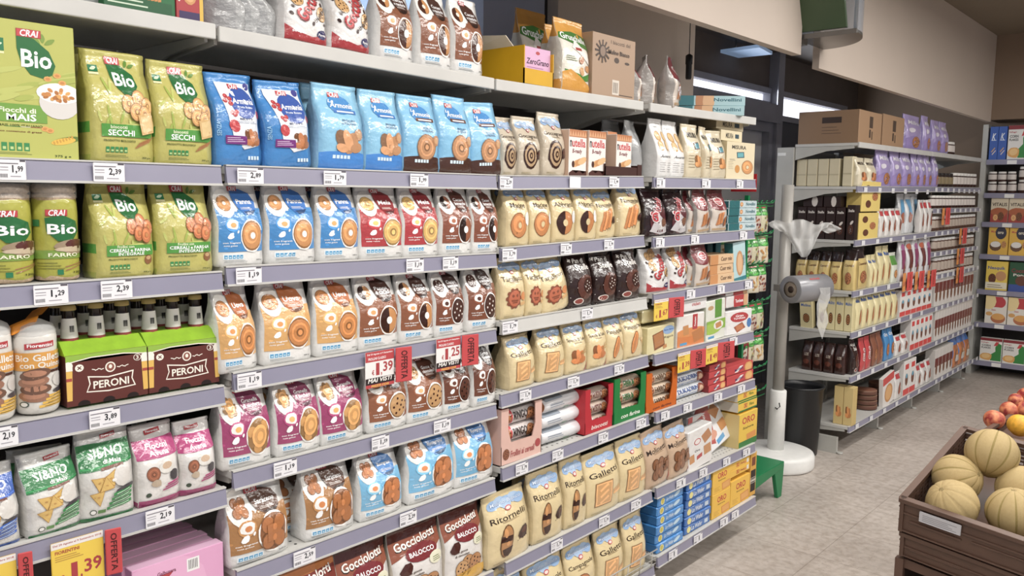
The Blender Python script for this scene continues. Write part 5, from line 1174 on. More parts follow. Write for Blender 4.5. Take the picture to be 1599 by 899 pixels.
# trays on the fifth shelf
def tray(bay, row, a, b, ytop, col, name, desc, art=None, d=.24, lip=.34, n=3, roll=None, rolld='', win=.22):
    x = SHELF[bay, row][0]-.012; zc = shelf_at(bay, row, along((a+b)/2, x, SHELF[bay, row][2]))+.001; ya, yb = along(a, x, zc), along(b, x, zc); w = yb-ya; H = height(ytop, x, (ya+yb)/2)-zc
    t = empty('display_tray', (x-d/2, (ya+yb)/2, zc)); tag(t, desc, 'tray'); s = w*win
    me = flat(name, col, .5); m = MB(); h = d/2; T = .003; L = H*lip
    m.box((-h, -w/2, 0), (h, -w/2+T, H)).box((-h, w/2-T, 0), (h, w/2, H)).box((-h, -w/2, 0), (-h+T, w/2, H)).box((-h, -w/2, 0), (h, w/2, T))
    m.face([(h, -w/2, 0), (h, w/2, 0), (h, w/2, L), (h, -w/2, L)]); m.face([(h-T, -w/2, 0), (h-T, -w/2, L), (h-T, w/2, L), (h-T, w/2, 0)])
    for sg in (-1, 1):
        P = [(sg*w/2, 0), (sg*w/2, H), (sg*(w/2-s*.8), H), (sg*(w/2-s*.75), H*.62), (sg*(w/2-s*1.1), L)]
        P = [(sg*w/2, L*.9)]+P[1:]
        P = P if sg < 0 else P[::-1]
        m.face([(h+.0003, y, z) for y, z in P][::-1]); m.face([(h-T, y, z) for y, z in P])
    m.build('tray_card', me, t)
    if art:
        A = art(w, L); AV, AF, AK = flatten(A, [0, 1], [0, 1])
        o = bpy.data.objects.new('printed_lip', make_mesh('lip', [(h+.001+l*.00005, -w/2+u*w, v*L) for u, v, l in AV], AF, AK, PAPER)); C.objects.link(o); o.parent = t
    hh = (H*.95-.008)/n
    for k in range(n):
        o = bpy.data.objects.new('biscuit_roll', roll); C.objects.link(o); sc = (w-.012)/.2; r = hh/2; o.scale = (1, sc, r/.033); o.location = (x-.05, (ya+yb)/2, zc+.005+k*hh)
        tag(o, rolld+', '+('bottom', 'middle', 'top')[k if n == 3 else 2*k], 'biscuit pack', rolld+'s')
def rl(c, txt, tc, mot='chip', base='#D8CFC4'):
    A = Art(.2, .1); A.rect(0, .0, .35, 1, c); A.cookie(.2, .5, .14, mot, '#B8703A'); A.cookie(.84, .45, .14, mot, '#A86A3A'); A.text(txt, .56, .55, .36, .3, tc); return roll_mesh('roll', .033, .2, A, base, base, ax='y', mat=FILM)
def lp(txt, tc, mc=True):
    def f(w, h):
        A = Art(w, h); A.text(txt, .52, .45, .6, .3, tc, shear=.2)
        if mc: A.cookie(.12, .5, .09, 'chip', '#8A5030'); A.ell(.9, .6, .07, .07, '#A8383A', 10)
        return A
    return f
tray(3, 5, 782, 845, 632, '#DDB8AC', 'pale pink card', 'pale pink display tray of red and white biscuit packs', lp('Frollini ai cereali', '#A84A4A'), roll=rl('#C8242C', 'RINGO', '#2A1A1A', base='#D9CFCB'), rolld='red and white pack in the pale pink tray', lip=.38)
tray(3, 5, 913, 956, 604, '#B8303A', 'red card', 'red display tray left of the green tray', lp('biscotti', '#F0D8D0', False), roll=rl('#8A4A30', 'RUSTICI', '#6A2A20', base='#CDB8A8'), rolld='brown and white roll in the red tray', lip=.3)
tray(3, 5, 958, 1007, 586, '#1F7A3C', 'green card', 'green display tray of brown biscuit rolls', lp('con farina', '#E8F0E0', False), roll=rl('#8A5A3A', 'FIBRA', '#2A6A38', base='#C8B098'), rolld='brown biscuit roll in the green tray', lip=.3)
tray(4, 5, 1008, 1056, 578, '#C8641E', 'orange card', 'orange display tray in the farthest bay', lp('con farina', '#7A3210', False), roll=rl('#9A5A34', 'FARRO', '#5A3A20', base='#D8C4AC'), rolld='pale biscuit roll in the orange tray', lip=.22)
WR = [roll_mesh('roll', .033, .2, sq(.2, .1, lambda A: (A.rect(.0, .72, .5, 1, '#9AA4B0'), A.lines(.12, .45, .5, .62, 2, '#8A96A6'), A.rect(.55, .2, .7, .3, '#3A8A4A'), A.lines(.1, .2, .5, .35, 2, '#A8B0B8'))), '#E4E4E6', '#B8784A', ax='y', mat=FILM, seed=k) for k in range(2)]
x5 = ROWX[5]-.03; z5 = shelf_at(3, 5, 1.35); ya, yb = along(850, x5, z5), along(910, x5, z5); Ht = height(617, x5, (ya+yb)/2)-z5
for k in range(3):
    for q in range(2):
        o = bpy.data.objects.new('biscuit_roll', WR[k % 2]); C.objects.link(o); hh = Ht/3; o.scale = (1.15, (yb-ya)/.2, hh/2/.033); o.location = (x5-.045-.082*q, (ya+yb)/2+(.004, -.006, .003)[k], z5+.001+k*hh); o.rotation_euler = (0, 0, R((-2, 1, 3)[k]))
        tag(o, 'silver white biscuit roll between pink and red trays, %s, %s row' % (('bottom', 'middle', 'top')[k], ('front', 'back')[q]), 'biscuit pack', 'silver white rolls')
DR = roll_mesh('roll', .033, .2, sq(.2, .1, lambda A: (A.text('DUKADRIN', .42, .62, .7, .22, '#3A5A9A'), A.text('SLIM LAKTOS', .42, .34, .6, .14, '#7A9AC8'), A.ell(.86, .5, .12, .14, '#8A4A34', 12), A.ell(.86, .5, .07, .08, '#D8B090', 10))), '#E6EAEE', '#D8D4D0', ax='y', mat=FILM)
ya, yb = along(1058, x5, .785), along(1103, x5, .785); z5 = shelf_at(4, 5, (ya+yb)/2)
for k in range(4):
    o = bpy.data.objects.new('biscuit_roll', DR); C.objects.link(o); q = k if k < 3 else 0; o.scale = (1.1, (yb-ya)/.2*(1 if k < 3 else .96), .85); o.location = (x5-.045-(.08 if k == 3 else 0), (ya+yb)/2-(.0, .012, .03, .0)[k], z5+.001+q*.0565)
    tag(o, 'white roll with blue lettering beside the orange tray, '+('bottom front', 'middle front', 'top front', 'bottom back')[k], 'biscuit pack', 'white rolls with blue lettering')
RB = [box_mesh('box', .2, .06, .12, sq(.2, .06, lambda A: (A.poly([(.3, .2), (.5, .8), (.62, .8), (.42, .2)], '#F0ECE8'), A.text("McVitie's", .46, .5, .3, .3, '#1E2A6A', rot=.15), A.ell(.82, .5, .15, .17, '#D8944A', 14), A.ell(.82, .5, .11, .12, '#E4AC64', 12), A.rect(0, 0, 1, .12, '#8A141C'))), '#C0242A', '#8A1A20')]
stack('cookie_box', 'box', RB, (.2, .06, .12), 4, 5, 1134, 1175, 2, 568, 'red cookie box at the shelf end, right stack', 'red cookie boxes, right stack')
stack('cookie_box', 'box', RB, (.2, .06, .12), 4, 5, 1106, 1132, 4, 567, 'red cookie box next to the white rolls', 'red cookie boxes, left stack')
BRB = [box_mesh('box', .12, .24, .1, sq(.12, .24, lambda A: (A.rect(.1, .55, .9, .9, '#3A1A1E'), A.quad(.5, .72, .3, .06, .4, '#E4DCD4'), A.ell(.6, .3, .3, .3, '#C98A4B', 12))), '#8A1A20', '#5A1418')]
put('cookie_box', 'box', BRB, (.12, .24, .1), 4, 5, [(1128, 1146, 540, .13), (1150, 1168, 536, .13)], 'tall dark red box behind the stacked red boxes', 'tall dark red boxes')
# sixth shelf of bay 4
put('biscuit_bag', B, MOLT, (.18, .28, .085), 4, 6, [(1012, 1047, 668, 0, 0, 5), (1046, 1079, 660, 0, 0, 4)], 'beige bag with brown knotted biscuits', 'beige knot biscuit bags')
def f6(A): A.ell(.36, .68, .14, .1, '#B8242C', 14); A.ell(.36, .68, .11, .075, '#F0E8E4', 12); A.text('Oro', .36, .46, .22, .06, '#3A3A40'); A.rect(.34, .22, .56, .32, '#B8242C', .04); A.quad(.74, .72, .17, .16, .5, '#B87840'); A.quad(.78, .38, .15, .15, .1, '#C4864A'); A.quad(.14, .3, .1, .13, .1, '#C98A4B')
put('wafer_pack', 'biscuit pack', [box_mesh('box', .19, .24, .07, sq(.19, .24, f6), '#E8E6E4', '#D0CECC', soft=.006, mat=FILM)], (.19, .24, .07), 4, 6, [(1075, 1112, 664, 0, 0, 3)], 'upright white wafer pack beside the beige knot biscuit bags')
def f7(A): A.poly([(0, .2), (.3, .1), (.62, .9), (.2, 1), (0, .9)], '#B8504A'); A.text('Wafer', .26, .62, .5, .1, '#F4ECEC', rot=1.4); A.ell(.3, .3, .2, .12, '#D89A80', 10); A.quad(.72, .72, .16, .16, .5, '#B87840'); A.quad(.8, .36, .15, .13, .1, '#C4864A'); A.rect(.35, .05, .7, .15, '#5AA0D0', .05)
TL = [box_mesh('box', .2, .24, .07, sq(.2, .24, f7), '#E8E8EA', '#D0D0D0', soft=.006, mat=FILM)]
o = bpy.data.objects.new('wafer_pack', TL[0]); C.objects.link(o); x6 = ROWX[6]-.02; yq = along(1140, x6, .49); o.location = (x6-.07, yq+.0, shelf_at(4, 6, yq)+.022); o.rotation_euler = (R(14), R(-24), R(-6)); o.scale = (1, 1.1, .92); tag(o, 'white and red wafer pack tipped sideways beside the upright one', 'biscuit pack')
stack('wafer_pack', 'biscuit pack', [box_mesh('box', .26, .05, .14, sq(.26, .05, lambda A: (A.rect(.0, 0, .12, 1, '#C8242C'), A.rect(.4, .2, .75, .8, '#B8504A'), A.text('Wafer', .86, .5, .2, .5, '#3A6AA8'))), '#DEDEE0', '#C8C8CA', soft=.006, mat=FILM)], (.26, .05, .14), 4, 6, 1072, 1128, 5, 642, 'white pack in the flat stack behind the upright wafer pack', 'flat white packs', inset=.13)
def oro(w, h, big=True):
    A = Art(w, h)
    if big: A.text('ORO', .52, .72, .5, .24, '#C0241E'); A.text('Saiwa', .5, .52, .4, .06, '#8A6A1A'); A.quad(.74, .22, .22, .15, .1, '#D98A2A'); A.quad(.74, .22, .18, .11, .1, '#E4A44A'); A.lines(.1, .1, .4, .3, 4, '#C89A1A', .3)
    else: A.text('ORO', .38, .5, .16, .62, '#C0241E'); A.text('Classico', .64, .5, .3, .3, '#A83A1E'); A.rect(.84, .2, .94, .8, '#E9E6DC'); A.quad(.76, .4, .06, .06, 0, '#D98A2A')
    return A
ORB = [box_mesh('box', .2, .19, .1, oro(.2, .19), '#EDB91C', '#D9A81A')]
def f8(A): A.rect(0, 0, 1, .18, '#2A7A34'); A.text('ORO', .5, .78, .7, .2, '#C0241E'); A.text('Saiwa', .5, .56, .6, .07, '#7A6A1A'); A.quad(.68, .28, .26, .14, .1, '#D98A2A')
put('biscuit_box', 'box', [box_mesh('box', .15, .24, .1, sq(.15, .24, f8), '#E8BE1E', '#D9C07A')], (.15, .24, .1), 4, 6, [(1153, 1181, 640)], 'upright yellow and green box at the end of sixth shelf')
put('biscuit_box', 'box', [box_mesh('box', .03, .23, .1, None, '#E3D9B8')], (.03, .23, .1), 4, 6, [(1136, 1142, 642, .07), (1145, 1151, 642, .05)], 'thin pale box edge left of the upright yellow green box', 'thin pale boxes')
zq = height(637, -.02, along(1165, -.02, .7))-shelf_at(4, 6, 2.9)
stack('biscuit_box', 'box', [box_mesh('box', .16, .05, .2, sq(.16, .05, lambda A: (A.rect(0, 0, 1, .14, '#2A7A34'), A.rect(0, .86, 1, 1, '#2A7A34'), A.text('ORO', .38, .5, .18, .5, '#C0241E'), A.text('Fibra', .7, .5, .24, .3, '#5A7A1A'))), '#E8BE1E', '#D8D4C4')], (.16, .05, .2), 4, 6, 1152, 1181, 2, .052, 'flat yellow and green box lying on the upright one', 'flat yellow green boxes', dz=zq+.006)
# bottom shelf of bay 4
def lowa():
    A = Art(.22, .05); A.ell(.17, .5, .075, .085, '#E9DF8A', 12); A.ell(.17, .5, .055, .06, '#C8B83A', 10); A.text('Lo Wafer', .46, .52, .3, .42, '#D8E8F4', shear=.2); A.ell(.74, .55, .13, .05, '#BFDDF0', 10, rot=.3); return A
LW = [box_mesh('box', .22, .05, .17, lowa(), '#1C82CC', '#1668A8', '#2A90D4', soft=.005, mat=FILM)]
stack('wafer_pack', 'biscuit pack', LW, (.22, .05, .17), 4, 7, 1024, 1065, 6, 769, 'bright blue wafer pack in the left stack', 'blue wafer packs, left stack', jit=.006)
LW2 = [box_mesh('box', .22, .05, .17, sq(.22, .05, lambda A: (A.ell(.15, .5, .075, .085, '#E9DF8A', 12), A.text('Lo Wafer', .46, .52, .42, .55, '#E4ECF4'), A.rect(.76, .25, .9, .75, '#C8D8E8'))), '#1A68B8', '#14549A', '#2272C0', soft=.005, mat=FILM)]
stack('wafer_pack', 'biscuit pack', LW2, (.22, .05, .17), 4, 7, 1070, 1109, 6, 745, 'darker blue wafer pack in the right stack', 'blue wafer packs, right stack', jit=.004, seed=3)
stack('biscuit_box', 'box', ORB, (.2, .19, .1), 4, 7, 1111, 1139, 2, 730, 'yellow biscuit box in the left yellow stack', 'yellow biscuit boxes, left stack', jit=.001)
stack('biscuit_box', 'box', ORB, (.2, .19, .1), 4, 7, 1140, 1169, 1, 745, 'large yellow biscuit box near the bottom shelf end', None, jit=.001)
stack('biscuit_box', 'box', [box_mesh('box', .2, .07, .1, oro(.2, .07, False), '#EDB91C', '#D9A81A')], (.2, .07, .1), 4, 7, 1140, 1170, 2, 718, 'flat yellow box lying on the large yellow box', 'flat yellow boxes', dz=height(744, .03, along(1154, .03, .3))-SHELF[4, 7][2], jit=.001)
stack('biscuit_box', 'box', [box_mesh('box', .08, .3, .1, sq(.08, .3, lambda A: (A.rect(.1, .1, .9, .6, '#2A1A18'), A.text('ORO', .5, .36, .5, .6, '#E8E0D0', rot=1.57), A.rect(.2, .7, .8, .9, '#7A3A1A'))), '#D9A01C', '#C8921A')], (.08, .3, .1), 4, 7, 1170, 1179, 1, 706, 'narrow yellow box with dark label at the shelf end', None, jit=.0)
# top board of bay 1
gb = Art(.36, .12); gb.rect(0, 0, .95, .45, '#1E5A34'); gb.lines(.05, .2, .6, .6, 3, '#C8D8C0')
for k in range(9): gb.rect(.35+.05*k, .45, .395+.05*k, .95, '#C98238', .02)
put('cracker_box', 'box', [box_mesh('box', .36, .12, .1, gb, '#1E6A3A')], (.36, .12, .1), 1, 0, [(160, 274, -25, 0, 2)], 'dark green cracker box on the top board')
rb = Art(.12, .16); rb.rect(.86, 0, 1, 1, '#D9B02A'); rb.ell(.5, .6, .28, .35, '#C98A4B', 14); rb.ell(.5, .6, .22, .28, '#DCA468', 12); rb.text('Original', .12, .6, .6, .1, '#F4E8D8', rot=1.57); rb.rect(.1, 0, .86, .2, '#3A2A5A')
put('cracker_box', 'box', [box_mesh('box', .12, .16, .08, rb, '#A81E28')], (.12, .16, .08), 1, 0, [(276, 318, -40)], 'red box with yellow edge beside the dark green cracker box')
put('foil_bag', B, GREYB, (.12, .26, .09), 1, 0, [(118, 160, -60, .02, 5)], 'silver bag left of the dark green cracker box')
put('foil_bag', B, GREYB, (.12, .26, .09), 1, 0, [(322, 336, -45, .06, 50)], 'silver bag right of the red box with yellow edge')
# promo signs
def promo(price, col, bay, row, a, b, c, pt, pb, label, white=False):
    x = SHELF[bay, row][0]+.012; zc = SHELF[bay, row][2]
    ya, yb, yc_ = along(a, x, zc), along(b, x, zc), along(c, x, zc); zt = height(pt, x, (ya+yb)/2); z0 = height(pb, x, (ya+yb)/2); w = yb-ya; h = zt-z0
    t = empty('promo_sign', (x, (ya+yb)/2, z0)); tag(t, label, 'sign')
    A = Art(w, h)
    if white: A.rect(0, .72, 1, 1, '#B8242C'); A.text('Dal 29 Agosto al 9 Settembre', .5, .92, .88, .06, '#F4ECEC'); A.text('FROLLINI CLASSICI', .4, .8, .6, .07, '#F4ECEC'); A.text('€', .26, .42, .08, .14, '#B8242C'); A.rect(0, 0, 1, .27, '#2A1A1A'); A.text('MAI VISTI', .5, .2, .84, .12, '#F4F0EA', shear=.2); A.rect(0, 0, 1, .09, '#B8242C'); A.text('PREZZI COSI', .5, .045, .6, .06, '#E8C83A'); pc = '#A81E28'; cv = .50
    else: A.rect(0, .86, 1, 1, '#E9E4E0'); A.text('Dal 29 Agosto al 9 Settembre 2018', .5, .93, .92, .05, '#A83A34'); A.text('FIORENTINI', .3, .78, .46, .07, '#A8281E'); A.lines(.07, .6, .6, .73, 3, '#B88A2A'); A.text('€', .18, .22, .10, .16, '#A81E28'); pc = '#A81E28'; cv = .32
    A.text(price[0], .42, cv, .12, .36 if not white else .34, pc); A.text(price[1], .55, cv-.15, .04, .10, pc); A.text(price[2:], .78, cv+.04, .34, .28, pc)
    o = bpy.data.objects.new('price_card', box_mesh('card', w, h, .002, A, '#ECE8E6' if white else col, mat=PAPER)); C.objects.link(o); o.parent = t
    f = Art(yc_-yb, h*.98); f.text('OFFERTA', .5, .5, .85, .34*(h/(yc_-yb)) if 0 else .12, '#3A1010', rot=1.57) if 0 else f.text('OFFERTA', .52, .5, .8*h/(yc_-yb), .40*(yc_-yb)/h, '#4A1212', rot=-1.57)
    o = bpy.data.objects.new('red_tab', box_mesh('tab', yc_-yb, h*.98, .004, f, '#C4242A', mat=PAPER, soft=.0019)); C.objects.link(o); o.parent = t; o.location = (.012, w/2+(yc_-yb)/2, h*.03); o.rotation_euler = (0, 0, R(-12))
    MB().box((-.012, -w*.3, h*.55), (.0, -w*.1, h*.65)).build('clip', WHITEP, t)
promo('1,39', '#E8C41E', 1, 4, 78, 160, 184, 838, 912, 'yellow promotional price sign with red tab under the green snack bags')
promo('1,39', '#E8C41E', 1, 4, -70, 24, 46, 876, 950, 'yellow promotional price sign cut by the left edge')
promo('1,39', '#E8C41E', 2, 3, 570, 615, 637, 547, 603, 'white and red price sign reading 1,39 beneath the half chocolate bags', white=True)
promo('1,25', '#E8C41E', 2, 3, 681, 719, 741, 527, 577, 'white and red price sign reading 1,25 beneath the spotted cocoa bags', white=True)
promo('1,67', '#E8C41E', 4, 3, 1022, 1044, 1062, 467, 500, 'yellow price sign reading 1,67 above the square cream pack')
promo('1,39', '#E8C41E', 4, 4, 1059, 1078, 1096, 550, 580, 'yellow price sign reading 1,39 above the white rolls')
promo('1,49', '#E8C41E', 4, 4, 1103, 1121, 1140, 538, 567, 'yellow price sign reading 1,49 above the dark red boxes')
# ------------------------------------------------------------------ far shelving run
Y0, Y1 = 4.50, 7.78
ff = empty('gondola_frame', (-.55, Y0, 0)); tag(ff, 'pale grey framed far shelving run with slotted end post', 'shelving')
MB().box((-.02, 0, .05), (0, Y1-Y0, 2.03)).build('back_panel', flat('pale back panel', '#8F8C86', .5, 0, 4, .05), ff)
for y in (0, .82, 1.65, 2.45, 3.26):
    m = MB(); m.box((-.01 if y else -.09, y-.012, 0), (.025, y+.012, 2.04))
    for k in range(38): m.box((.025, y-.004, .1+k*.05), (.0262, y+.004, .12+k*.05))
    m.build('upright', UPR, ff)
for y in (.0, .82, 1.65, 2.45, 3.2): MB().box((.0, y-.015, .0), (.42, y+.015, .11)).lathe([(.02, 0), (.02, .012)], 12, (.44, y, 0)).build('foot', UPR, ff)
fm = MB(); fm.box((-.085, -.014, 1.985), (-.03, -.012, 2.005)); fm.build('end_label', WHITEP, ff)
FR = {'A': ((1339,222),(1529,247),-.10), 'B': ((1337,291),(1528,293),-.095), 'C': ((1335,376),(1526,354),-.09), 'D': ((1334,455),(1523,417),-.085), 'E': ((1330,520),(1521,460),-.08), 'F': ((1326,590),(1519,507),-.07), 'G': ((1326,667),(1517,561),-.06)}
FN = dict(A='top board', B='second shelf', C='third shelf', D='fourth shelf', E='fifth shelf', F='sixth shelf', G='bottom shelf')
for r, (a, b, x) in FR.items():
    p, q = onx(*a, x), onx(*b, x); z = (p.z+q.z)/2
    ym = along(1456, x, z); dz = (q.z-p.z)/(q.y-p.y)
    zm = p.z+dz*(ym-p.y)
    gshelf('F', r, x, Y0, p.z, ym-.004, zm, rail=(r != 'A'), depth=.42, railh=.030, label='grey %s of the far run, near half' % FN[r])
    gshelf('H', r, x, ym+.004, zm, Y1, q.z, rail=(r != 'A'), depth=.42, railh=.030, label='grey %s of the far run, far half by the wall' % FN[r])
for nm, a, b in (('X', (1457,326), (1526,324)), ('Y', (1457,394), (1526,384))):
    p, q = onx(*a, -.09), onx(*b, -.09); gshelf('H', nm, -.09, SHELF['H', 'C'][1], p.z, Y1, q.z, rail=True, depth=.42, railh=.03, label='extra grey %s jar shelf in the far half of the far run' % ('upper' if nm == 'X' else 'lower'))
for o in [o for o in bpy.data.objects if o.name.split('.')[0] == 'shelf' and o.location.y > 4]:
    r = None
    for k in range(6 if o.get('label', '').find('near') > 0 else 9):
        L = SHELF['F', 'B'][3]-Y0 if o.location.y < 5 else Y1-SHELF['H', 'B'][1]
        if 'top board' in o['label'] : break
        q = bpy.data.objects.new('price_label', FLAB) if 'FLAB' in globals() else None
        if q is None:
            FLAB = box_mesh('price_label', .06, .034, .0012, None, '#DCDCE0', mat=PAPER); q = bpy.data.objects.new('price_label', FLAB)
        C.objects.link(q); q.parent = o; q.location = (.006, (k+.5)*L/6 if o.location.y < 5 else (k+.5)*L/9, -.036)
def spread(a, b, n, x, z, gap=.94):
    ya, yb = along(a, x, z), along(b, x, z); w = (yb-ya)/n; return [(ya+(k+.5)*w, w*gap) for k in range(n)]
def fput(row, a, b, n, mesh, dims, pt, desc, cat='bag', name='biscuit_bag', half='F', ex=.0, lean=0, grp=None, dz=0, d2=None):
    w, h, d = dims; x, y0, z0, y1, z1 = SHELF[half, row]; x = x-.012-ex
    for k, (yc, ww) in enumerate(spread(a, b, n, x, z0)):
        zc = shelf_at(half, row, yc)+.0008+dz; hh = h if pt is None else height(pt, x-d*.4, yc)-zc
        if pt is not None and k == 0: H0 = hh
        o = bpy.data.objects.new(name, mesh[k % len(mesh)]); C.objects.link(o); o.location = (x-d/2, yc, zc); o.scale = (1, ww/w, (H0 if pt is not None else hh)/h); o.rotation_euler = (R(lean), 0, 0)
        tag(o, desc+((', '+ordn(k, n)) if n > 1 else ''), cat, grp or (desc+'s' if n > 1 else None))
def eput(row, a, b, n, mesh, dims, pt, desc, cat='bag', name='biscuit_bag', y=4.535, lean=0, dz=0):
    """goods at the near end of the far run, facing the camera (-y)"""
    w, h, d = dims; zc = SHELF['F', row][2]+.001+dz; xa, xb = across(a, y, zc), across(b, y, zc); ww = (xb-xa)/n; hh = height(pt, (xa+xb)/2, y)-zc
    for k in range(n):
        o = bpy.data.objects.new(name, mesh[k % len(mesh)]); C.objects.link(o); o.location = (xa+(k+.5)*ww, y+d/2, zc); o.rotation_euler = (0, R(lean), R(-90)); o.scale = (1, ww*.95/w, hh/h)
        tag(o, desc+((', '+ordn(k, n)) if n > 1 else ''), cat, desc+'s' if n > 1 else None)
def qa(w, h, f): A = Art(w, h); f(A); return A
CB = [box_mesh('box', .2, .22, .36, qa(.2, .22, lambda A: (A.rect(.45, .5, .6, .85, '#4A3A2E'), A.rect(.45, .2, .52, .45, '#4A3A2E'), A.rect(.56, .15, .6, .4, '#4A3A2E'))), '#A3805E', '#8F6F50', '#9A7A5C', lart=qa(.36, .22, lambda A: (A.rect(.40, .62, .72, .80, '#3A2A22'), A.lines(.4, .3, .72, .58, 3, '#5A4436', .15))))]
zc = SHELF['F', 'A'][2]
for k, (a, b) in enumerate(((1341, 1376), (1378, 1411))):
    ya, yb = along(a, -.11, zc), along(b, -.11, zc); o = bpy.data.objects.new('cardboard_box', CB[0]); C.objects.link(o); z = shelf_at('F', 'A', ya)+.001; H = height(170 if k == 0 else 177, -.11, ya)-z; o.location = (-.115-.2, (ya+yb)/2, z); o.scale = (.40/.36, (yb-ya)/.2, H/.22)
    tag(o, 'brown cardboard box on far top board, '+('near the end post' if k == 0 else 'beside the lilac bags'), 'box', 'cardboard boxes on the far top board')
def milka(w, h):
    A = Art(w, h); A.text('Milka', .5, .78, .7, .12, '#F1EEF6', shear=.2); A.poly([(0, .3), (.4, .4), (1, .28), (1, 0), (0, 0)], '#9B86C4'); A.cookie(.55, .22, .28, 'chip', '#C07A42'); A.ell(.3, .55, .2, .12, '#EDE8F4', 10, wob=.3); return A
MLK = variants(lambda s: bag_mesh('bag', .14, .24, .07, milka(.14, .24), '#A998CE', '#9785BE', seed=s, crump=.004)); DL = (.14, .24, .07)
fput('A', 1414, 1440, 1, MLK, DL, 180, 'lilac bag on the far top board beside the cardboard box')
fput('A', 1443, 1453, 1, MLK, DL, 181, 'lilac bag in the middle of the far top board')
fput('A', 1458, 1481, 2, MLK, DL, 188, 'lilac bag at the far end of far top board', half='H')
def jarm(cap, lab, body='#3A1A0E'):
    m = MB(); m.lathe([(.028, 0), (.033, .004), (.034, .02), (.034, .022), (.034, .06), (.034, .062), (.033, .07), (.029, .078), (.030, .079), (.030, .094), (.028, .097)], 16, cols=[body, body, body, lab, lab, lab, body, body, cap, cap]); return m.mesh('jar', CARD)
JN = [jarm('#E9E6E0', '#D8CFC8')]; JW = [jarm('#E4E2DE', '#B8A89A', '#5A3A2A')]; JD = [jarm('#2A2220', '#8A7A5A', '#2E1A10')]; DJ = (.068, .097, .068)
fput('A', 1484, 1494, 1, JN, DJ, 222, 'single jar on the far end of the far top board', 'jar', 'jar', 'H')
def qb(c, t, m, w=.12, h=.2, mc='#B8703A', tc='#3A2A20', c2=None):
    A = Art(w, h)
    if c2: A.rect(0, .5, 1, 1, c2)
    if t: A.text(t, .5, .8, .75, .10, tc)
    if m: A.cookie(.5, .35, .32, m, mc)
    return A
CRM = variants(lambda s: bag_mesh('bag', .12, .2, .07, qb('', 'MISURA', 'wrap'), '#DBD0B4', '#CFC4A6', seed=s, crump=.003)); DQ = (.12, .2, .07)
CPB = [box_mesh('box', .12, .2, .08, qa(.12, .2, lambda A: A.rect(.05, .4, .95, .45, '#BDB190')), '#D3C8A8', '#C4B894', soft=.006)]; DB = (.12, .2, .08)
eput('B', 1242, 1310, 4, CPB, DB, 248, 'pale cream pack facing the camera, second shelf of far run', 'biscuit pack', 'biscuit_pack')
eput('B', 1314, 1330, 1, CPB, DB, 244, 'pale cream pack at the corner, second shelf of far run', 'biscuit pack', 'biscuit_pack')
fput('B', 1340, 1369, 2, CRM, DQ, 246, 'cream bag with almond biscuit, far second shelf')
fput('B', 1371, 1392, 1, MLK, DL, 234, 'lilac bag with deep blue base, far second shelf')
fput('B', 1393, 1424, 2, MLK, DL, 236, 'lilac bag in the middle of the far second shelf')
fput('B', 1426, 1455, 3, MLK, DL, 240, 'lilac bag right of the middle, far second shelf')
fput('B', 1458, 1465, 1, MLK, DL, 242, 'single lilac bag beside the dark jars', half='H')
fput('B', 1466, 1490, 4, JD, DJ, 270, 'dark jar on the far second shelf', 'jar', 'jar', 'H')
fput('B', 1492, 1526, 7, JN, DJ, 270, 'white lidded jar on far second shelf', 'jar', 'jar', 'H')
fput('B', 1494, 1512, 4, JN, DJ, 270, 'white lidded jar behind the front jars, far second shelf', 'jar', 'jar', 'H', ex=.08)
SB = [box_mesh('box', .12, .26, .1, qa(.12, .26, lambda A: (A.text('Stelle', .5, .84, .7, .08, '#EDE6DE'), A.ell(.5, .3, .3, .3, '#5A3020', 12), A.ell(.6, .5, .22, .1, '#D8D0C8', 10, rot=.5), A.cookie(.5, .28, .2, 'star', '#3E1E16'))), '#2A1614', '#231210', soft=.004)]; DS = (.12, .26, .1)
eput('C', 1243, 1318, 5, SB, DS, 323, 'dark brown starred pack facing the camera, third far shelf', 'biscuit pack', 'biscuit_pack')
eput('C', 1320, 1334, 1, SB, DS, 320, 'dark brown starred pack at the shelf corner, third far shelf', 'biscuit pack', 'biscuit_pack')
zt = height(323, -.4, 4.54); 
for k, (a, b) in enumerate(((1254, 1284), (1286, 1312))):
    xa, xb = across(a, 4.54, zt), across(b, 4.54, zt); o = bpy.data.objects.new('biscuit_pack', box_mesh('box', .3, .06, .12, qa(.3, .06, lambda A: A.ell(.6, .5, .16, .1, '#D8D0C8', 10)), '#2A1614')); C.objects.link(o); o.location = ((xa+xb)/2, 4.60, zt+.002); o.rotation_euler = (0, 0, R(-90)); o.scale = (1, (xb-xa)/.3, 1.2)
    tag(o, 'dark brown pack lying flat on the starred packs, '+ordn(k, 2), 'biscuit pack', 'flat dark packs')
YB = [box_mesh('box', .16, .2, .1, qa(.16, .2, lambda A: (A.cookie(.3, .75, .16, 'chip', '#6A3A20'), A.cookie(.7, .5, .18, 'chip', '#B8703A'), A.cookie(.35, .25, .16, 'chip', '#6A3A20'))), '#E2C766', '#D2B658')]; DY = (.16, .2, .1)
fput('C', 1339, 1371, 1, YB, DY, 332, 'yellow box with chip cookies, third far shelf', 'box', 'biscuit_box'); fput('C', 1341, 1372, 1, YB, DY, None, 'yellow box on top of the other yellow box', 'box', 'biscuit_box', dz=height(331, -.1, 4.7)-SHELF['F', 'C'][2])
WRD = variants(lambda s: bag_mesh('bag', .12, .22, .05, qa(.12, .22, lambda A: (A.rect(.2, .75, .8, .92, '#C8242C'), A.cookie(.5, .4, .36, 'finger', '#9A4A2A'))), '#E6E2DE', '#D4D0CC', seed=s, crump=.004)); DW = (.12, .22, .05)
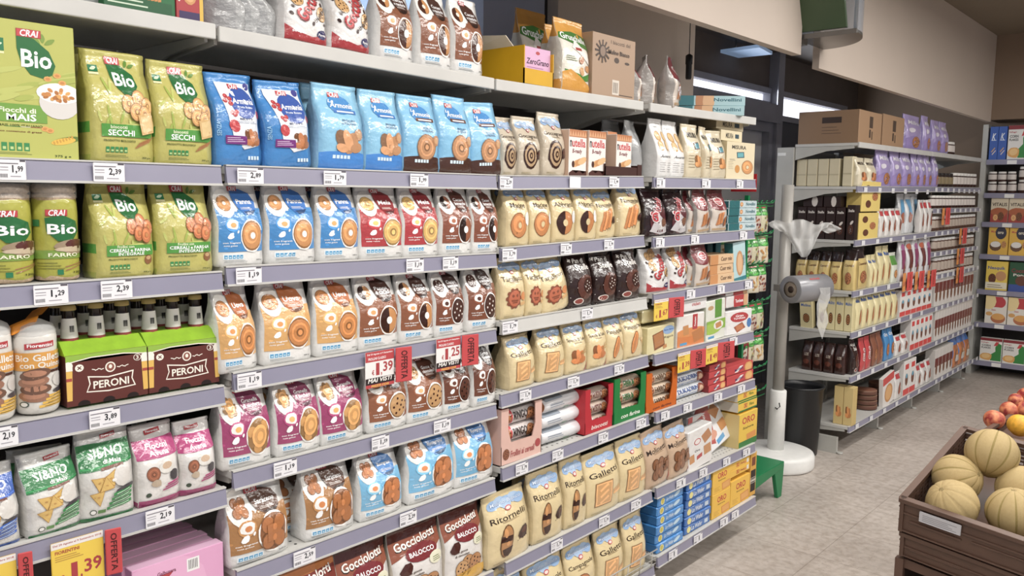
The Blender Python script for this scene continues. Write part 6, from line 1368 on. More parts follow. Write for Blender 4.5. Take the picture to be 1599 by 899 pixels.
fput('C', 1373, 1408, 4, WRD, DW, 326, 'white and red pack, third far shelf'); WBL = variants(lambda s: bag_mesh('bag', .12, .26, .05, qa(.12, .26, lambda A: (A.rect(.25, .4, .75, .85, '#5AA8D8'), A.ell(.5, .4, .3, .3, '#B8603A', 10))), '#E4E6E8', '#D4D6D8', seed=s, crump=.005)); DT = (.12, .26, .05)
fput('C', 1402, 1434, 3, WBL, DT, 302, 'tall white and blue pack, third far shelf', ex=.06); fput('C', 1436, 1455, 3, WRD, DW, 312, 'white pack with orange print, third far shelf')
fput('C', 1458, 1524, 14, JW, DJ, 338, 'small jar on third far shelf', 'jar', 'jar', 'H'); fput('X', 1458, 1524, 14, JN, DJ, 305, 'small jar on the extra upper jar shelf', 'jar', 'jar', 'H')
fput('Y', 1460, 1522, 12, JW, DJ, 372, 'small jar on the extra lower jar shelf', 'jar', 'jar', 'H'); 
GB = variants(lambda s: bag_mesh('bag', .12, .24, .08, qa(.12, .24, lambda A: (A.text('Cuoricini', .5, .62, .7, .06, '#6A3A20'), A.cookie(.5, .3, .3, 'chip', '#B8703A'))), lambda t: '#D9BE72' if t < .72 else '#2A1614', lambda t: '#C8AC62' if t < .72 else '#241210', seed=s, crump=.004)); DG = (.12, .24, .08)
eput('D', 1240, 1312, 4, GB, DG, 392, 'gold bag with dark folded top facing the camera', 'bag'); fput('D', 1336, 1356, 1, GB, DG, 386, 'gold bag with dark top at the corner of the fourth far shelf')
eput('D', 1313, 1334, 1, GB, DG, 390, 'gold bag with dark top nearest the shelf corner', 'bag')
CRT = variants(lambda s: bag_mesh('bag', .12, .24, .07, qb('', 'Mulino', 'finger', tc='#2E5FAE'), '#E2D5A0', '#D4C792', seed=s)); fput('D', 1358, 1371, 2, CRT, (.12, .24, .07), 398, 'cream bag, fourth far shelf'); fput('D', 1372, 1391, 2, CRT, (.12, .24, .07), 384, 'tall cream bag, fourth far shelf')
GRW = [bag_mesh('bag', .12, .24, .06, qa(.12, .24, lambda A: (A.rect(0, .6, 1, .9, '#5A9A3A'), A.cookie(.5, .3, .28, 'round'))), '#E0E4D4', '#CCD2BE')]; fput('D', 1392, 1402, 1, GRW, (.12, .24, .06), 394, 'green and white bag, fourth far shelf')
PPL = variants(lambda s: bag_mesh('bag', .13, .26, .05, qa(.13, .26, lambda A: (A.rect(.2, .3, .8, .75, ('#9A3A6A', '#7A2A2E')[s]), A.ell(.5, .82, .3, .15, '#B86AA0' if s == 0 else '#C8603A', 12), A.cookie(.5, .3, .25, 'finger', '#8A4A34'))), '#DCDCDE', '#CCCCCE', seed=s, crump=.005)); fput('D', 1404, 1454, 5, PPL, (.13, .26, .05), 374, 'clear fronted white and plum pack, fourth far shelf')
fput('D', 1460, 1520, 12, JW, DJ, 402, 'small jar on fourth far shelf', 'jar', 'jar', 'H')
MUL2 = [box_mesh('box', .12, .24, .05, qb('', 'Mulino', 'swirl', h=.24, tc='#2E5FAE', mc='#B8783A'), '#E2D5A0', '#D6C994', soft=.005)]; DU = (.12, .24, .05)
eput('E', 1249, 1270, 1, MUL2, DU, 464, 'cream box leaning left at the end of the fifth far shelf', 'box', 'biscuit_box', lean=12); eput('E', 1276, 1330, 4, MUL2, DU, 462, 'cream box facing the camera, fifth far shelf', 'box', 'biscuit_box')
fput('E', 1336, 1402, 7, CRT, (.12, .24, .07), 458, 'cream biscuit bag, fifth far shelf')
KND = [box_mesh('box', .12, .2, .08, qa(.12, .2, lambda A: (A.rect(0, 0, 1, .18, '#D8281E'), A.rect(.2, .75, .8, .9, '#D8281E'), A.ell(.5, .45, .25, .3, '#7A4A34', 10), A.ell(.5, .55, .15, .12, '#5AA8C8', 8))), '#ECE8E4', '#D8D4D0')]; DK = (.12, .2, .08)
fput('E', 1404, 1454, 6, KND, DK, 452, 'white and red chocolate box, fifth far shelf', 'box', 'chocolate_box')
BRW = [box_mesh('box', .12, .2, .08, qa(.12, .2, lambda A: (A.rect(0, .4, 1, .7, '#7A2E24'), A.cookie(.5, .3, .3, 'chip', '#8A5A3A'))), '#E2DCD6', '#CFC9C3')]
fput('E', 1458, 1518, 11, BRW, DK, 425, 'white and brown carton, fifth far shelf', 'box', 'biscuit_box', 'H')
DKB = [bag_mesh('bag', .14, .22, .06, qa(.14, .22, lambda A: (A.text('LOS', .5, .55, .4, .1, '#C8B8A8'), A.ell(.5, .3, .3, .14, '#6A3222', 10))), '#3A1C14', '#321812', crump=.004)]
eput('F', 1250, 1318, 4, DKB, (.14, .22, .06), 535, 'dark brown snack bag facing the camera, sixth far shelf')
STD = [bag_mesh('bag', .14, .24, .08, star_art(), '#2E1814', '#2A1713', crump=.004)]; fput('F', 1332, 1341, 1, STD, (.14, .24, .08), 530, 'dark starred bag at the corner of the sixth far shelf')
GIR = [bag_mesh('bag', .12, .24, .05, qa(.12, .24, lambda A: A.text('GIRO', .5, .5, .8, .2, '#F0E8E4', rot=1.3)), '#C0242A', '#6A1418')]; fput('F', 1343, 1360, 2, GIR, (.12, .24, .05), 527, 'red pack with white lettering, sixth far shelf')
BRP = [bag_mesh('bag', .12, .24, .06, qb('', None, 'chip'), '#8A5034', '#6A3A26')]; fput('F', 1362, 1379, 2, BRP, (.12, .24, .06), 520, 'brown cookie pack, sixth far shelf'); BLP = [bag_mesh('bag', .12, .24, .06, qb('', 'Orzo', 'round', tc='#FFFFFF'), '#2E86C4', '#236FA8')]; fput('F', 1381, 1396, 2, BLP, (.12, .24, .06), 512, 'bright blue pack, sixth far shelf')
fput('F', 1398, 1418, 2, WRD, DW, 523, 'white and orange pack, sixth far shelf'); fput('F', 1420, 1454, 5, KND, DK, 496, 'white and red chocolate box, sixth far shelf', 'box', 'chocolate_box')
fput('F', 1458, 1516, 14, BRW, DK, 485, 'white and brown carton, sixth far shelf', 'box', 'biscuit_box', 'H')
GLD = [box_mesh('box', .12, .2, .08, qb('', None, 'wrap', mc='#C8803A'), '#DABF7A', '#CBAF68')]; eput('G', 1300, 1330, 2, GLD, DB, 604, 'gold bag shaped carton at the end of the bottom far shelf', 'box', 'biscuit_box')
tin = MB().lathe([(.075, 0), (.08, .004), (.08, .03), (.078, .033), (.005, .034)], 24, cols=['#4A2A1E', '#6A4232', '#8A6A4C', '#7A4A34']).mesh('tin', CARD)
for k in range(8):
    z = SHELF['F', 'G'][2]+.001+(k % 4)*.037; y = along(1353 if k < 4 else 1376, -.15, z); o = bpy.data.objects.new('cookie_tin', tin); C.objects.link(o); o.location = (-.16, y, z); tag(o, 'round brown cookie pack in the %s stack, %s' % ('near' if k < 4 else 'far', ('bottom', 'second up', 'third up', 'top')[k % 4]), 'cookie pack', 'round brown cookie packs')
PZ = [box_mesh('box', .2, .24, .03, qa(.2, .24, lambda A: (A.ell(.5, .4, .36, .36, '#C88A4A', 16), A.ell(.5, .4, .28, .28, '#DDA868', 14), A.rect(0, .75, 1, 1, '#C8342C'))), '#E4DFDA')]; fput('G', 1378, 1396, 1, PZ, (.2, .24, .03), 583, 'white and red pack with a round waffle leaning on the bottom far shelf', 'box', 'waffle_pack', lean=8)
fput('G', 1397, 1408, 1, WRD, DW, 580, 'white pack right of the round waffle pack'); fput('G', 1409, 1428, 2, KND, DK, 562, 'white and red carton, bottom far shelf', 'box', 'chocolate_box'); fput('G', 1430, 1454, 3, WRD, DW, 568, 'white and orange bag, bottom far shelf')
fput('G', 1458, 1486, 5, BRW, DK, 545, 'white and brown carton, bottom far shelf', 'box', 'biscuit_box', 'H'); BLO = variants(lambda s: bag_mesh('bag', .2, .26, .1, qa(.2, .26, lambda A: (A.rect(0, .7, 1, 1, '#1E6FC4'), A.cookie(.5, .35, .3, 'round', '#C8783A'), A.rect(.2, .2, .8, .4, '#E8E4E0'))), '#C9773A', '#2A7AC8', seed=s, crump=.005)); fput('G', 1488, 1514, 3, BLO, (.2, .26, .1), 522, 'blue and orange bag at the far end of bottom shelf', half='H')
def fpromo(row, half, px, py, k, two=True):
    x = SHELF[half, row][0]+.014; z = height(py+13, x, along(px, x, 1.2)); y = along(px, x, z); t = empty('promo_sign', (x, y, z)); tag(t, 'small red and yellow sign on the far run, %s' % k, 'sign', 'small promotional signs on the far run')
    a = Art(.07, .14); a.text('1,69', .5, .4, .8, .3, '#A81E28'); o = bpy.data.objects.new('price_card', box_mesh('card', .07, .14, .002, a, '#DE8A2A', mat=PAPER)); C.objects.link(o); o.parent = t
    f = Art(.13, .14); f.text('OFFERTA', .5, .5, .8, .2, '#7A1616', rot=-1.57); o = bpy.data.objects.new('red_tab', box_mesh('tab', .13, .14, .004, f, '#D22A20', mat=PAPER)); C.objects.link(o); o.parent = t; o.location = (.01, .10, .002)
for i, a in enumerate((('D', 'F', 1411, 443), ('D', 'F', 1430, 440), ('D', 'F', 1449, 437), ('X', 'H', 1472, 338), ('C', 'H', 1499, 368), ('Y', 'H', 1495, 400), ('D', 'H', 1494, 430))): fpromo(*a, k='%s of seven from the left' % ORD[i])

# ------------------------------------------------------------------ cereal unit on the back wall
BY = 8.02
uf = empty('cereal_unit_frame', (-.165, BY+.37, 0)); tag(uf, 'grey framed cereal shelving against the back wall', 'shelving')
MB().box((0, 0, 0), (2.2, .02, 2.3)).build('back_panel', DARKP, uf); MB().box((0, -.36, 0), (.045, 0, 2.42)).build('side_upright', UPR, uf); MB().box((2.15, -.36, 0), (2.2, 0, 2.3)).build('side_upright', UPR, uf)
BR = [249, 302, 348, 399, 455, 507, 567]; BZ = [height(p, .15, BY) for p in BR]
for k, z in enumerate(BZ):
    t = empty('shelf', (0, BY, z)); tag(t, 'grey cereal shelf on the back wall, %s from the top' % ORD[k], 'shelf')
    MB().box((-.115, 0, -.02), (1.97, .34, 0)).build('shelf_board', SHELFW, t); MB().box((-.115, -.006, -.045), (1.97, 0, .003)).build('price_rail', RAIL, t)
    m = MB()
    for q in range(3):
        w_ = MB().box((.06+q*.36, -.009, -.042), (.14+q*.36, -.006, -.006)).build('price_label', WHITEP, t)
def bput(row, a, b, n, mesh, dims, pt, desc, cat='box', name='cereal_box', dz=0, ex=.01):
    w, h, d = dims; z = BZ[row]+.001+dz; xa, xb = across(a, BY+ex, z), across(b, BY+ex, z); ww = (xb-xa)/n; hh = height(pt, xa, BY+ex)-z if pt else h
    for k in range(n):
        o = bpy.data.objects.new(name, mesh[k % len(mesh)]); C.objects.link(o); o.location = (xa+(k+.5)*ww, BY+ex+d/2, z); o.rotation_euler = (0, 0, R(-90)); o.scale = (1, ww*.96/w, hh/h); tag(o, desc+((', '+ordn(k, n)) if n > 1 else ''), cat, desc+'s' if n > 1 else None)
def art_blue(A): A.text('K', .5, .7, .5, .2, '#E8EEF6', shear=.3); A.quad(.5, .3, .3, .06, .8, '#C9A070'); A.quad(.6, .22, .3, .05, .8, '#E0D0C0'); A.rect(.2, .58, .8, .6, '#D8E4F4')
BLB = [box_mesh('box', .09, .3, .2, qa(.09, .3, art_blue), '#1E56B0')]; DBB = (.09, .3, .2)
def art_corn(A): A.rect(0, .88, 1, 1, '#8A2028'); A.text("Kellogg's", .22, .80, .34, .06, '#B8202C'); A.text('CORN', .28, .68, .4, .08, '#26262A'); A.text('FLAKES', .28, .58, .42, .07, '#26262A'); A.poly([(.5, .05), (.98, .05), (.98, .75), (.8, .82), (.7, .62), (.72, .45), (.5, .3)], '#2E8A3C'); A.poly([(.62, .68), (.72, .86), (.86, .86), (.78, .70)], '#C8282E'); A.ell(.3, .2, .28, .22, '#E0A24A', 12, wob=.2); A.ell(.3, .22, .2, .14, '#EDC27A', 10, wob=.2)
CFB = [box_mesh('box', .24, .33, .07, qa(.24, .33, art_corn), '#E9E6E0')]; DC = (.24, .33, .07)
def art_vit(A): A.text('VITALIS', .5, .74, .85, .14, '#3A2A24'); A.rect(0, 0, 1, .5, '#A8342A'); A.ell(.5, .42, .5, .22, '#B05A2A', 14, wob=.2); A.cookie(.6, .25, .2, 'chip', '#7A4A2A'); A.cookie(.3, .2, .16, 'round', '#D8A060')
VIT = [box_mesh('box', .21, .24, .06, qa(.21, .24, art_vit), '#D9CBB0')]
def art_yel(A): A.text('Muesli', .3, .8, .36, .07, '#B8303A'); A.ell(.62, .76, .28, .26, '#3A3A4A', 14); A.text('oro', .6, .76, .3, .08, '#F0E8D0'); A.ell(.38, .3, .3, .2, '#6A4A34', 12); A.ell(.38, .36, .26, .12, '#E8E4DE', 12); A.cookie(.8, .36, .14, 'chip')
YEL = [box_mesh('box', .24, .28, .07, qa(.24, .28, art_yel), '#E0B02A')]
def art_nes(A): A.text('Nesquik', .48, .76, .8, .14, '#1E4A9A'); A.cookie(.3, .4, .2, 'chip', '#6A3A22'); A.ell(.7, .5, .25, .2, '#C8905A', 12); A.rect(0, .06, 1, .28, '#E8E0C8'); A.lines(.1, .1, .8, .24, 2, '#8A7A5A')
NES = [box_mesh('box', .24, .28, .07, qa(.24, .28, art_nes), '#E8C83A', '#D8B82E')]
def art_coc(A): A.text('Coco', .4, .72, .6, .14, '#8A2A34'); A.text('Pops', .5, .56, .6, .12, '#E8E0D8'); A.rect(0, 0, 1, .25, '#2A4A9A'); A.ell(.6, .38, .3, .2, '#6A4030', 12)
COC = [box_mesh('box', .24, .28, .07, qa(.24, .28, art_coc), '#2A5A3E')]
def art_fit(A): A.rect(.38, .6, .8, .98, '#C0242C'); A.ell(.7, .78, .24, .25, '#C0242C', 14); A.ell(.15, .8, .35, .4, '#F0D898', 12); A.ell(.62, .2, .34, .24, '#B86A3A', 18); A.ell(.62, .26, .3, .16, '#E0A24A', 16); A.ell(.2, .35, .16, .1, '#D8A050', 10); A.text('Grano', .4, .5, .2, .06, '#C0242C')
FIT = [box_mesh('box', .24, .32, .07, qa(.24, .32, art_fit), '#E8E2D6')]
bput(0, 1543, 1570, 2, BLB, DBB, 198, 'tall blue cereal box on back wall'); bput(0, 1571, 1606, 1, CFB, DC, 196, 'white cereal box with green rooster beside the tall blue boxes')
bput(1, 1540, 1586, 3, JN, DJ, 283, 'dark jar with white lid on the back wall, lower row', 'jar', 'jar'); bput(1, 1541, 1586, 3, JN, DJ, 268, 'dark jar with white lid on the back wall, upper row', 'jar', 'jar', dz=height(284, .15, BY)-BZ[1]); bput(1, 1587, 1606, 1, JN, DJ, 280, 'wide dark jar at the right edge, lower', 'jar', 'jar'); bput(1, 1589, 1606, 1, JN, DJ, 260, 'wide dark jar at the right edge, upper', 'jar', 'jar', dz=height(281, .15, BY)-BZ[1])
bput(2, 1545, 1602, 2, VIT, (.21, .24, .06), 309, 'cream and red muesli box on the back wall'); bput(3, 1541, 1606, 2, YEL, (.24, .28, .07), 352, 'yellow cereal box with a bowl on the back wall')
bput(4, 1537, 1572, 1, NES, (.24, .28, .07), 407, 'yellow cereal box with blue lettering on the back wall'); bput(4, 1573, 1608, 1, COC, (.24, .28, .07), 409, 'dark green cereal box at the right edge'); bput(5, 1536, 1607, 2, FIT, (.24, .32, .07), 461, 'white cereal box with red badge and orange bowl'); bput(6, 1528, 1600, 2, CFB, DC, 526, 'white cereal box with green rooster on the lowest back shelf')
# ------------------------------------------------------------------ white column stand, roll, bin, green rack
pc = onz(1219, 716, .0); pc = Vector((-.34, 3.995, 0))
t = empty('bag_roll_stand', pc); tag(t, 'white round based stand with steel pole between the two shelving runs', 'stand')
MB().lathe([(.225, 0), (.237, .006), (.24, .02), (.24, .075), (.232, .092), (.21, .1), (.06, .104)], 40).build('round_base', WHITEP, t)
MB().lathe([(.052, .10), (.052, .48), (.047, .487), (.04, .49)], 24).build('white_sleeve', WHITEP, t)
MB().lathe([(.036, .48), (.036, 1.78)], 20).build('steel_pole', flat('dull grey steel tube', '#B8B5AF', .35, .1), t)
m = MB().tube([(.0, -.04, .38), (.03, -.075, .38), (.05, -.08, .40), (.04, -.07, .42)], .004, 6); m.build('hook', BLACKP, t)
# the roll of produce bags: axis runs towards the right of the picture
ra = onx(1234, 452, -.195)
t = empty('bag_roll', ra); tag(t, 'roll of thin grey plastic produce bags in a tubular holder on the pole', 'bag roll'); t.rotation_euler = (0, 0, R(74))
L = .30
sl = flat('silver grey film roll', '#98989C', .3, .2); m = MB().lathe([(.048, .0), (.078, 0), (.082, .004), (.082, L), (.075, L+.004)], 28, ax='x', cap=False); m.build('holder_sleeve', sl, t)
MB().lathe([(.012, .006), (.066, .006), (.066, L*.9), (.012, L*.9)], 28, ax='x', cap=False).build('film_roll', flat('taupe film core', '#9B8E80', .6, 0, 60, .15), t)
MB().lathe([(.004, .004), (.02, .003), (.02, L*.9)], 16, ax='x', cap=True).build('core', CRATED, t)
tx = Art(.1, .03); tx.text('sacchetti', .5, .5, .9, .7, '#C83A34'); AV, AF, AK = flatten(tx, [0, 1], [0, 1])
o = bpy.data.objects.new('red_print', make_mesh('p', [(.10+u*.1, -.0825*math.cos(.75+v*.3), .0825*math.sin(.75+v*.3)) for u, v, l in AV], AF, AK, PAPER)); C.objects.link(o); o.parent = t
m = MB(); N = 8
P = [[(.16+.10*a/3+.012*math.sin(b*1.3)-.02*b/N, -.083-.004*math.sin(b*2+a), .01-.045*b*(.7+.3*((a*37) % 5)/4)) for a in range(4)] for b in range(N)]
for b in range(N-1):
    for a in range(3): m.face([P[b][a], P[b+1][a], P[b+1][a+1], P[b][a+1]])
m.build('hanging_film', HAZY, t)
MB().box((.0, .078, -.02), (.03, .125, .02)).build("clamp", STEEL, t)
# crumpled translucent bag draped above
pb = onx(1222, 372, -.28)
rd = Vector((.70, .71, 0)); fd = Vector((.71, -.70, 0)); V = []; F = []; NS, NT = 40, 14
for ly in (0, 1):
    o0 = len(V)
    for i in range(NS+1):
        u = i/NS; x = (u-.30)*.46; hang = .035+.19*math.exp(-((u-.50)/.20)**2)+.05*math.exp(-((u-.2)/.2)**2); top = .035-.05*abs(u-.35)+.012*math.sin(u*17)
        for j in range(NT+1):
            v = j/NT; wv = noise.noise(Vector((u*7, v*2.2, ly*5)))*.035+.012*math.sin(u*46+ly)*(1-v*.4)
            p = rd*(x+(.5-u)*.10*v*v*1.6)+fd*(.05+(.030 if ly else -.015)*math.sin(PI*min(1, u*1.1))+wv); V.append((p.x, p.y, top-hang*v))
    for i in range(NS):
        for j in range(NT): F.append((o0+i*(NT+1)+j, o0+i*(NT+1)+j+1, o0+(i+1)*(NT+1)+j+1, o0+(i+1)*(NT+1)+j))
me = bpy.data.meshes.new('bag'); me.from_pydata(V, [], F); me.materials.append(HAZY); me.polygons.foreach_set('use_smooth', [True]*len(F))
o = bpy.data.objects.new('plastic_bag', me); C.objects.link(o); o.location = pc+Vector((0, 0, height(352, pc.x, pc.y))); tag(o, 'crumpled translucent plastic bag draped over the steel pole', 'plastic bag')
# black bin
bc = Vector((-.325, 4.335, 0)); zt = height(600, bc.x, bc.y)
t = empty('waste_bin', bc); tag(t, 'tall black round waste bin behind the white stand', 'bin')
m = MB().lathe([(.110, 0), (.117, .006), (.140, zt-.02), (.147, zt-.015), (.148, zt), (.140, zt), (.137, zt-.03), (.113, .03), (.004, .02)], 36); m.build('bin_body', BLACKP, t)
# green end rack with hanging bags
gx = -.12; t = empty('hook_rack', (gx, 2.975, 0)); tag(t, 'green wire hook rack at the end of the near run, on a green foot plate', 'rack')
MB().box((-.01, .0, .12), (.01, .02, height(305, gx, 3.0))).build('back_bar', GREENP, t); MB().box((-.25, .0, .12), (-.23, .02, height(305, gx, 3.0))).build('back_bar', GREENP, t)
p2 = onz(1221, 716, .2); p1 = onz(1180, 712, .2)
m = MB(); m.hexa([(-.32, 0, .12), (.06, 0, .12), (.06, .50, .17), (-.32, .50, .17), (-.32, 0, .20), (.06, 0, .20), (.06, .50, .205), (-.32, .50, .205)]); m.build('foot_plate', GREENP, t, bev=.004)
for xx in (.045, -.31): MB().hexa([(xx-.01, .44, 0), (xx+.012, .44, 0), (xx+.012, .49, 0), (xx-.01, .49, 0), (xx-.01, .38, .17), (xx+.012, .38, .17), (xx+.012, .505, .17), (xx-.01, .505, .17)]).build('leg', GREENP, t, bev=.003)
rows = [(318, 1), (366, 1), (411, 1), (470, 1), (520, 1), (574, 0), (612, 0)]
hb = {}
def seed_art(i):
    A = Art(.10, .15); A.rect(0, .62, 1, 1, '#2E8A3A'); A.poly([(.1, .68), (.5, .96), (.9, .7), (.6, .62)], '#5AB84A'); A.text(('4,99', 'noci', 'mix')[i], .5, .8, .5, .10, '#E8F0DC'); A.rect(.2, .88, .8, .95, '#B8303A')
    rn = random.Random(i)
    for k in range(14): A.ell(.12+.76*rn.random(), .08+.5*rn.random(), .09, .07, (('#C9A060', '#B8803A', '#D8BE86'), ('#8A4A34', '#A8603A', '#6A2E3A'), ('#7A8A3A', '#C8A45A', '#8A3A5A'))[i][k % 3], 7, wob=.3, seed=k)
    return A
HB = [bag_mesh('bag', .10, .15, .03, seed_art(i), ('#D8CDB4', '#C8B8A8', '#CBC4A4')[i], '#B8B4A0', seed=i, crump=.003, taper=-.0) for i in range(3)]
for i, (py, has) in enumerate(rows):
    z = height(py, gx, 3.25)
    for s, xx in enumerate((-.02, -.22)):
        m = MB(); m.tube([(xx, .02, z), (xx, .36, z+.004), (xx, .385, z+.02)], .0042, 6); m.tube([(xx+.03, .02, z-.015), (xx+.03, .30, z-.012)], .003, 5)
        for k in range(5): m.tube([(xx, .07+.06*k, z), (xx+.014, .085+.06*k, z+.018)], .0035, 5)
        m.build('hook', GREEN, t)
        if has:
            for k in range(3 if s == 0 else 2):
                o = bpy.data.objects.new('snack_pouch', HB[(i+k+s) % 3]); C.objects.link(o); yk = 3.05+.095*k+.03*s; o.location = (gx+xx-.012, yk, z-.155); o.rotation_euler = (0, 0, R(-18+9*((k+i) % 3))); o.scale = (1, .95, 1)
                tag(o, 'small green topped pouch hung on the %s hook row down, %s hook, %s' % (ORD[i], ('front', 'rear')[s], ORD[k]+' along'), 'pouch', 'hanging green pouches')
rs = MB(); hp = height(290, gx, 3.0)
o = MB().box((gx-.10, 2.998, hp-.03), (gx+.04, 3.001, hp+.06)).build('rack_sign', flat('red sign board', '#B8242C', .5)); tag(o, 'small red sign above the green hooks', 'sign')
# ------------------------------------------------------------------ melon crates
P0 = onz(1407, 776, .82); P1 = onz(1599, 842, .79); P3 = onz(1465, 654, .95)
ux = (P1-P0).normalized(); uy = (P3-P0); uy = (uy-ux*uy.dot(ux)); Ly = uy.length; uy.normalize(); uz = ux.cross(uy)
M = Matrix((ux, uy, uz)).transposed().to_4x4(); M.translation = P0
Lx = .60
def crate(name, label, W, D, H, z_off, slots=True, inset=0):
    t = bpy.data.objects.new(name, None); C.objects.link(t); t.matrix_world = M @ Matrix.Translation((inset, inset, z_off)); tag(t, label, 'crate')
    T = .010; a, b = W-2*inset, D-2*inset
    def wall(nm, p, q, f):
        """p..q along the wall bottom, f inward direction"""
        p, q = Vector(p), Vector(q); d = (q-p); Ln = d.length; d.normalize(); f = Vector(f); m = MB()
        def blk(u0, u1, z0, z1, t0=0, t1=T):
            P = [p+d*u+f*tt for u, tt in ((u0, t0), (u1, t0), (u1, t1), (u0, t1))]
            if d.cross(f).z < 0: P = P[::-1]
            m.hexa([(v.x, v.y, z0) for v in P]+[(v.x, v.y, z1) for v in P])
        blk(0, Ln, H-.012, H, -.006, T+.004); blk(0, Ln, H-.034, H-.030, -.004, T); blk(0, Ln, 0, H*.30, 0, T); blk(0, Ln, H*.30, H*.33, -.003, T)
        n = max(3, int(Ln/.052))
        for k in range(n+1):
            c = k*Ln/n; blk(max(0, c-.006), min(Ln, c+.006), H*.33, H-.012, 0, T-.001)
        if slots:
            for zz in (.40, .52, .64, .76): blk(0, Ln, H*zz, H*(zz+.055), .001, T-.002)
            for k in range(n):
                c = (k+.5)*Ln/n
                blk(c-.003, c+.003, H*.33, H-.03, .002, T-.003)
        m.build(nm, CRATEM, t)
    wall('end_wall', (0, 0, 0), (0, b, 0), (1, 0, 0)); wall('end_wall', (a, 0, 0), (a, b, 0), (-1, 0, 0))
    wall('back_wall', (0, b, 0), (a, b, 0), (0, -1, 0))
    m = MB(); m.box((0, 0, 0), (a, T, H-.012)).box((-.004, -.008, H-.014), (a+.004, T+.004, H)).box((0, -.004, H-.052), (a, 0, H-.046)).box((0, -.006, H*.02), (a, 0, H*.06)).box((.0, -.007, 0), (.012, .0, H)).box((.03, -.005, H*.35), (.033+.14, 0, H*.40)).box((.2, -.004, H*.40), (.50, 0, H*.44))
    m.build('front_wall', CRATEM, t, bev=.0015)
    MB().box((T, T, 0), (a-T, b-T, .006)).build('crate_floor', CRATEM, t)
    return t
D2 = max(.42, Ly)
c1 = crate('produce_crate', 'brown plastic crate with latticed sides holding the melons', Lx, D2, .115, -.115)
lb = Art(.12, .034); lb.lines(.08, .15, .9, .85, 4, '#8A8A90', .25)
o = bpy.data.objects.new('paper_label', box_mesh('l', .12, .034, .001, lb, '#C4C4C8', mat=PAPER)); C.objects.link(o); o.parent = c1; o.rotation_euler = (0, 0, R(-90)); o.location = (.115, -.009, .062); o.scale = (1, .95, 1)
c2 = crate('produce_crate', 'lower brown crate under the melon crate', Lx, D2, .085, -.205, False, .006)
# stand below
bl = M @ Vector((.008, .01, -.215)); br = M @ Vector((Lx-.01, .01, -.215)); fl = M @ Vector((.008, D2-.01, -.215)); frr = M @ Vector((Lx-.01, D2-.01, -.215))
t = empty('display_stand', (bl.x, bl.y, 0)); tag(t, 'dark brown open stand carrying the tilted crates', 'stand')
def post(p, nm='post'):
    q = p-bl; z1 = p.z-.002; MB().box((q.x-.012, q.y-.012, 0), (q.x+.012, q.y+.012, z1)).build(nm, CRATEM, t)
for p in (bl, br, fl, frr): post(p)
def slab(nm, pts, z0s, z1s, mat):
    m = MB(); m.hexa([(p.x-bl.x, p.y-bl.y, z) for p, z in zip(pts, z0s)]+[(p.x-bl.x, p.y-bl.y, z) for p, z in zip(pts, z1s)]); m.build(nm, mat, t)
def off(p, q, w): d = (q-p); d.z = 0; n_ = Vector((-d.y, d.x, 0)).normalized()*w; return [p, q, q+n_, p+n_]
for nm, p, q in (('side_board', fl, bl), ('back_board', frr, fl), ('side_board', br, frr)):
    pp = off(p, q, .008); slab(nm, [pp[0], pp[1], pp[2], pp[3]], [.03]*4, [p.z-.004, q.z-.004, q.z-.004, p.z-.004], CRATED)
pp = [bl, br, frr, fl]; slab('inner_shelf', pp, [.18]*4, [.2]*4, CRATED)
pp = off(bl, br, .01); slab('front_rail', pp, [bl.z-.03, br.z-.03, br.z-.03, bl.z-.03], [bl.z-.002, br.z-.002, br.z-.002, bl.z-.002], CRATEM)
# cantaloupes
def melonmat():
    m, n, l, b = newmat('netted cantaloupe rind'); tc = n.new('ShaderNodeTexCoord')
    v = n.new('ShaderNodeTexVoronoi'); v.feature = 'DISTANCE_TO_EDGE'; v.inputs['Scale'].default_value = 120
    nz = n.new('ShaderNodeTexNoise'); nz.inputs['Scale'].default_value = 9; nz.inputs['Detail'].default_value = 6
    mp = n.new('ShaderNodeMapping'); mp.inputs['Scale'].default_value = (1, 1, .55)
    l.new(tc.outputs['Object'], mp.inputs[0]); l.new(mp.outputs[0], v.inputs['Vector']); l.new(tc.outputs['Object'], nz.inputs['Vector'])
    r = n.new('ShaderNodeValToRGB'); l.new(v.outputs[0], r.inputs[0]); r.color_ramp.elements[0].position = .04; r.color_ramp.elements[0].color = lin('#C4AE80'); r.color_ramp.elements[1].position = .22; r.color_ramp.elements[1].color = lin('#AC9466')
    r2 = n.new('ShaderNodeValToRGB'); l.new(nz.outputs[0], r2.inputs[0]); r2.color_ramp.elements[0].color = (.86, .84, .74, 1); r2.color_ramp.elements[1].color = (1, 1, 1, 1)
    a = n.new('ShaderNodeVertexColor'); a.layer_name = 'Col'
    mx = n.new('ShaderNodeMix'); mx.data_type = 'RGBA'; mx.blend_type = 'MULTIPLY'; mx.inputs[0].default_value = 1; l.new(r.outputs[0], mx.inputs[6]); l.new(r2.outputs[0], mx.inputs[7])
    m2 = n.new('ShaderNodeMix'); m2.data_type = 'RGBA'; m2.blend_type = 'MULTIPLY'; m2.inputs[0].default_value = 1; l.new(mx.outputs[2], m2.inputs[6]); l.new(a.outputs[0], m2.inputs[7])
    l.new(m2.outputs[2], b.inputs['Base Color']); b.inputs['Roughness'].default_value = .65
    bp = n.new('ShaderNodeBump'); bp.inputs['Strength'].default_value = .5; bp.inputs['Distance'].default_value = .002; bp.invert = True; l.new(v.outputs[0], bp.inputs['Height']); l.new(bp.outputs[0], b.inputs['Normal'])
    return m
MEL = melonmat()
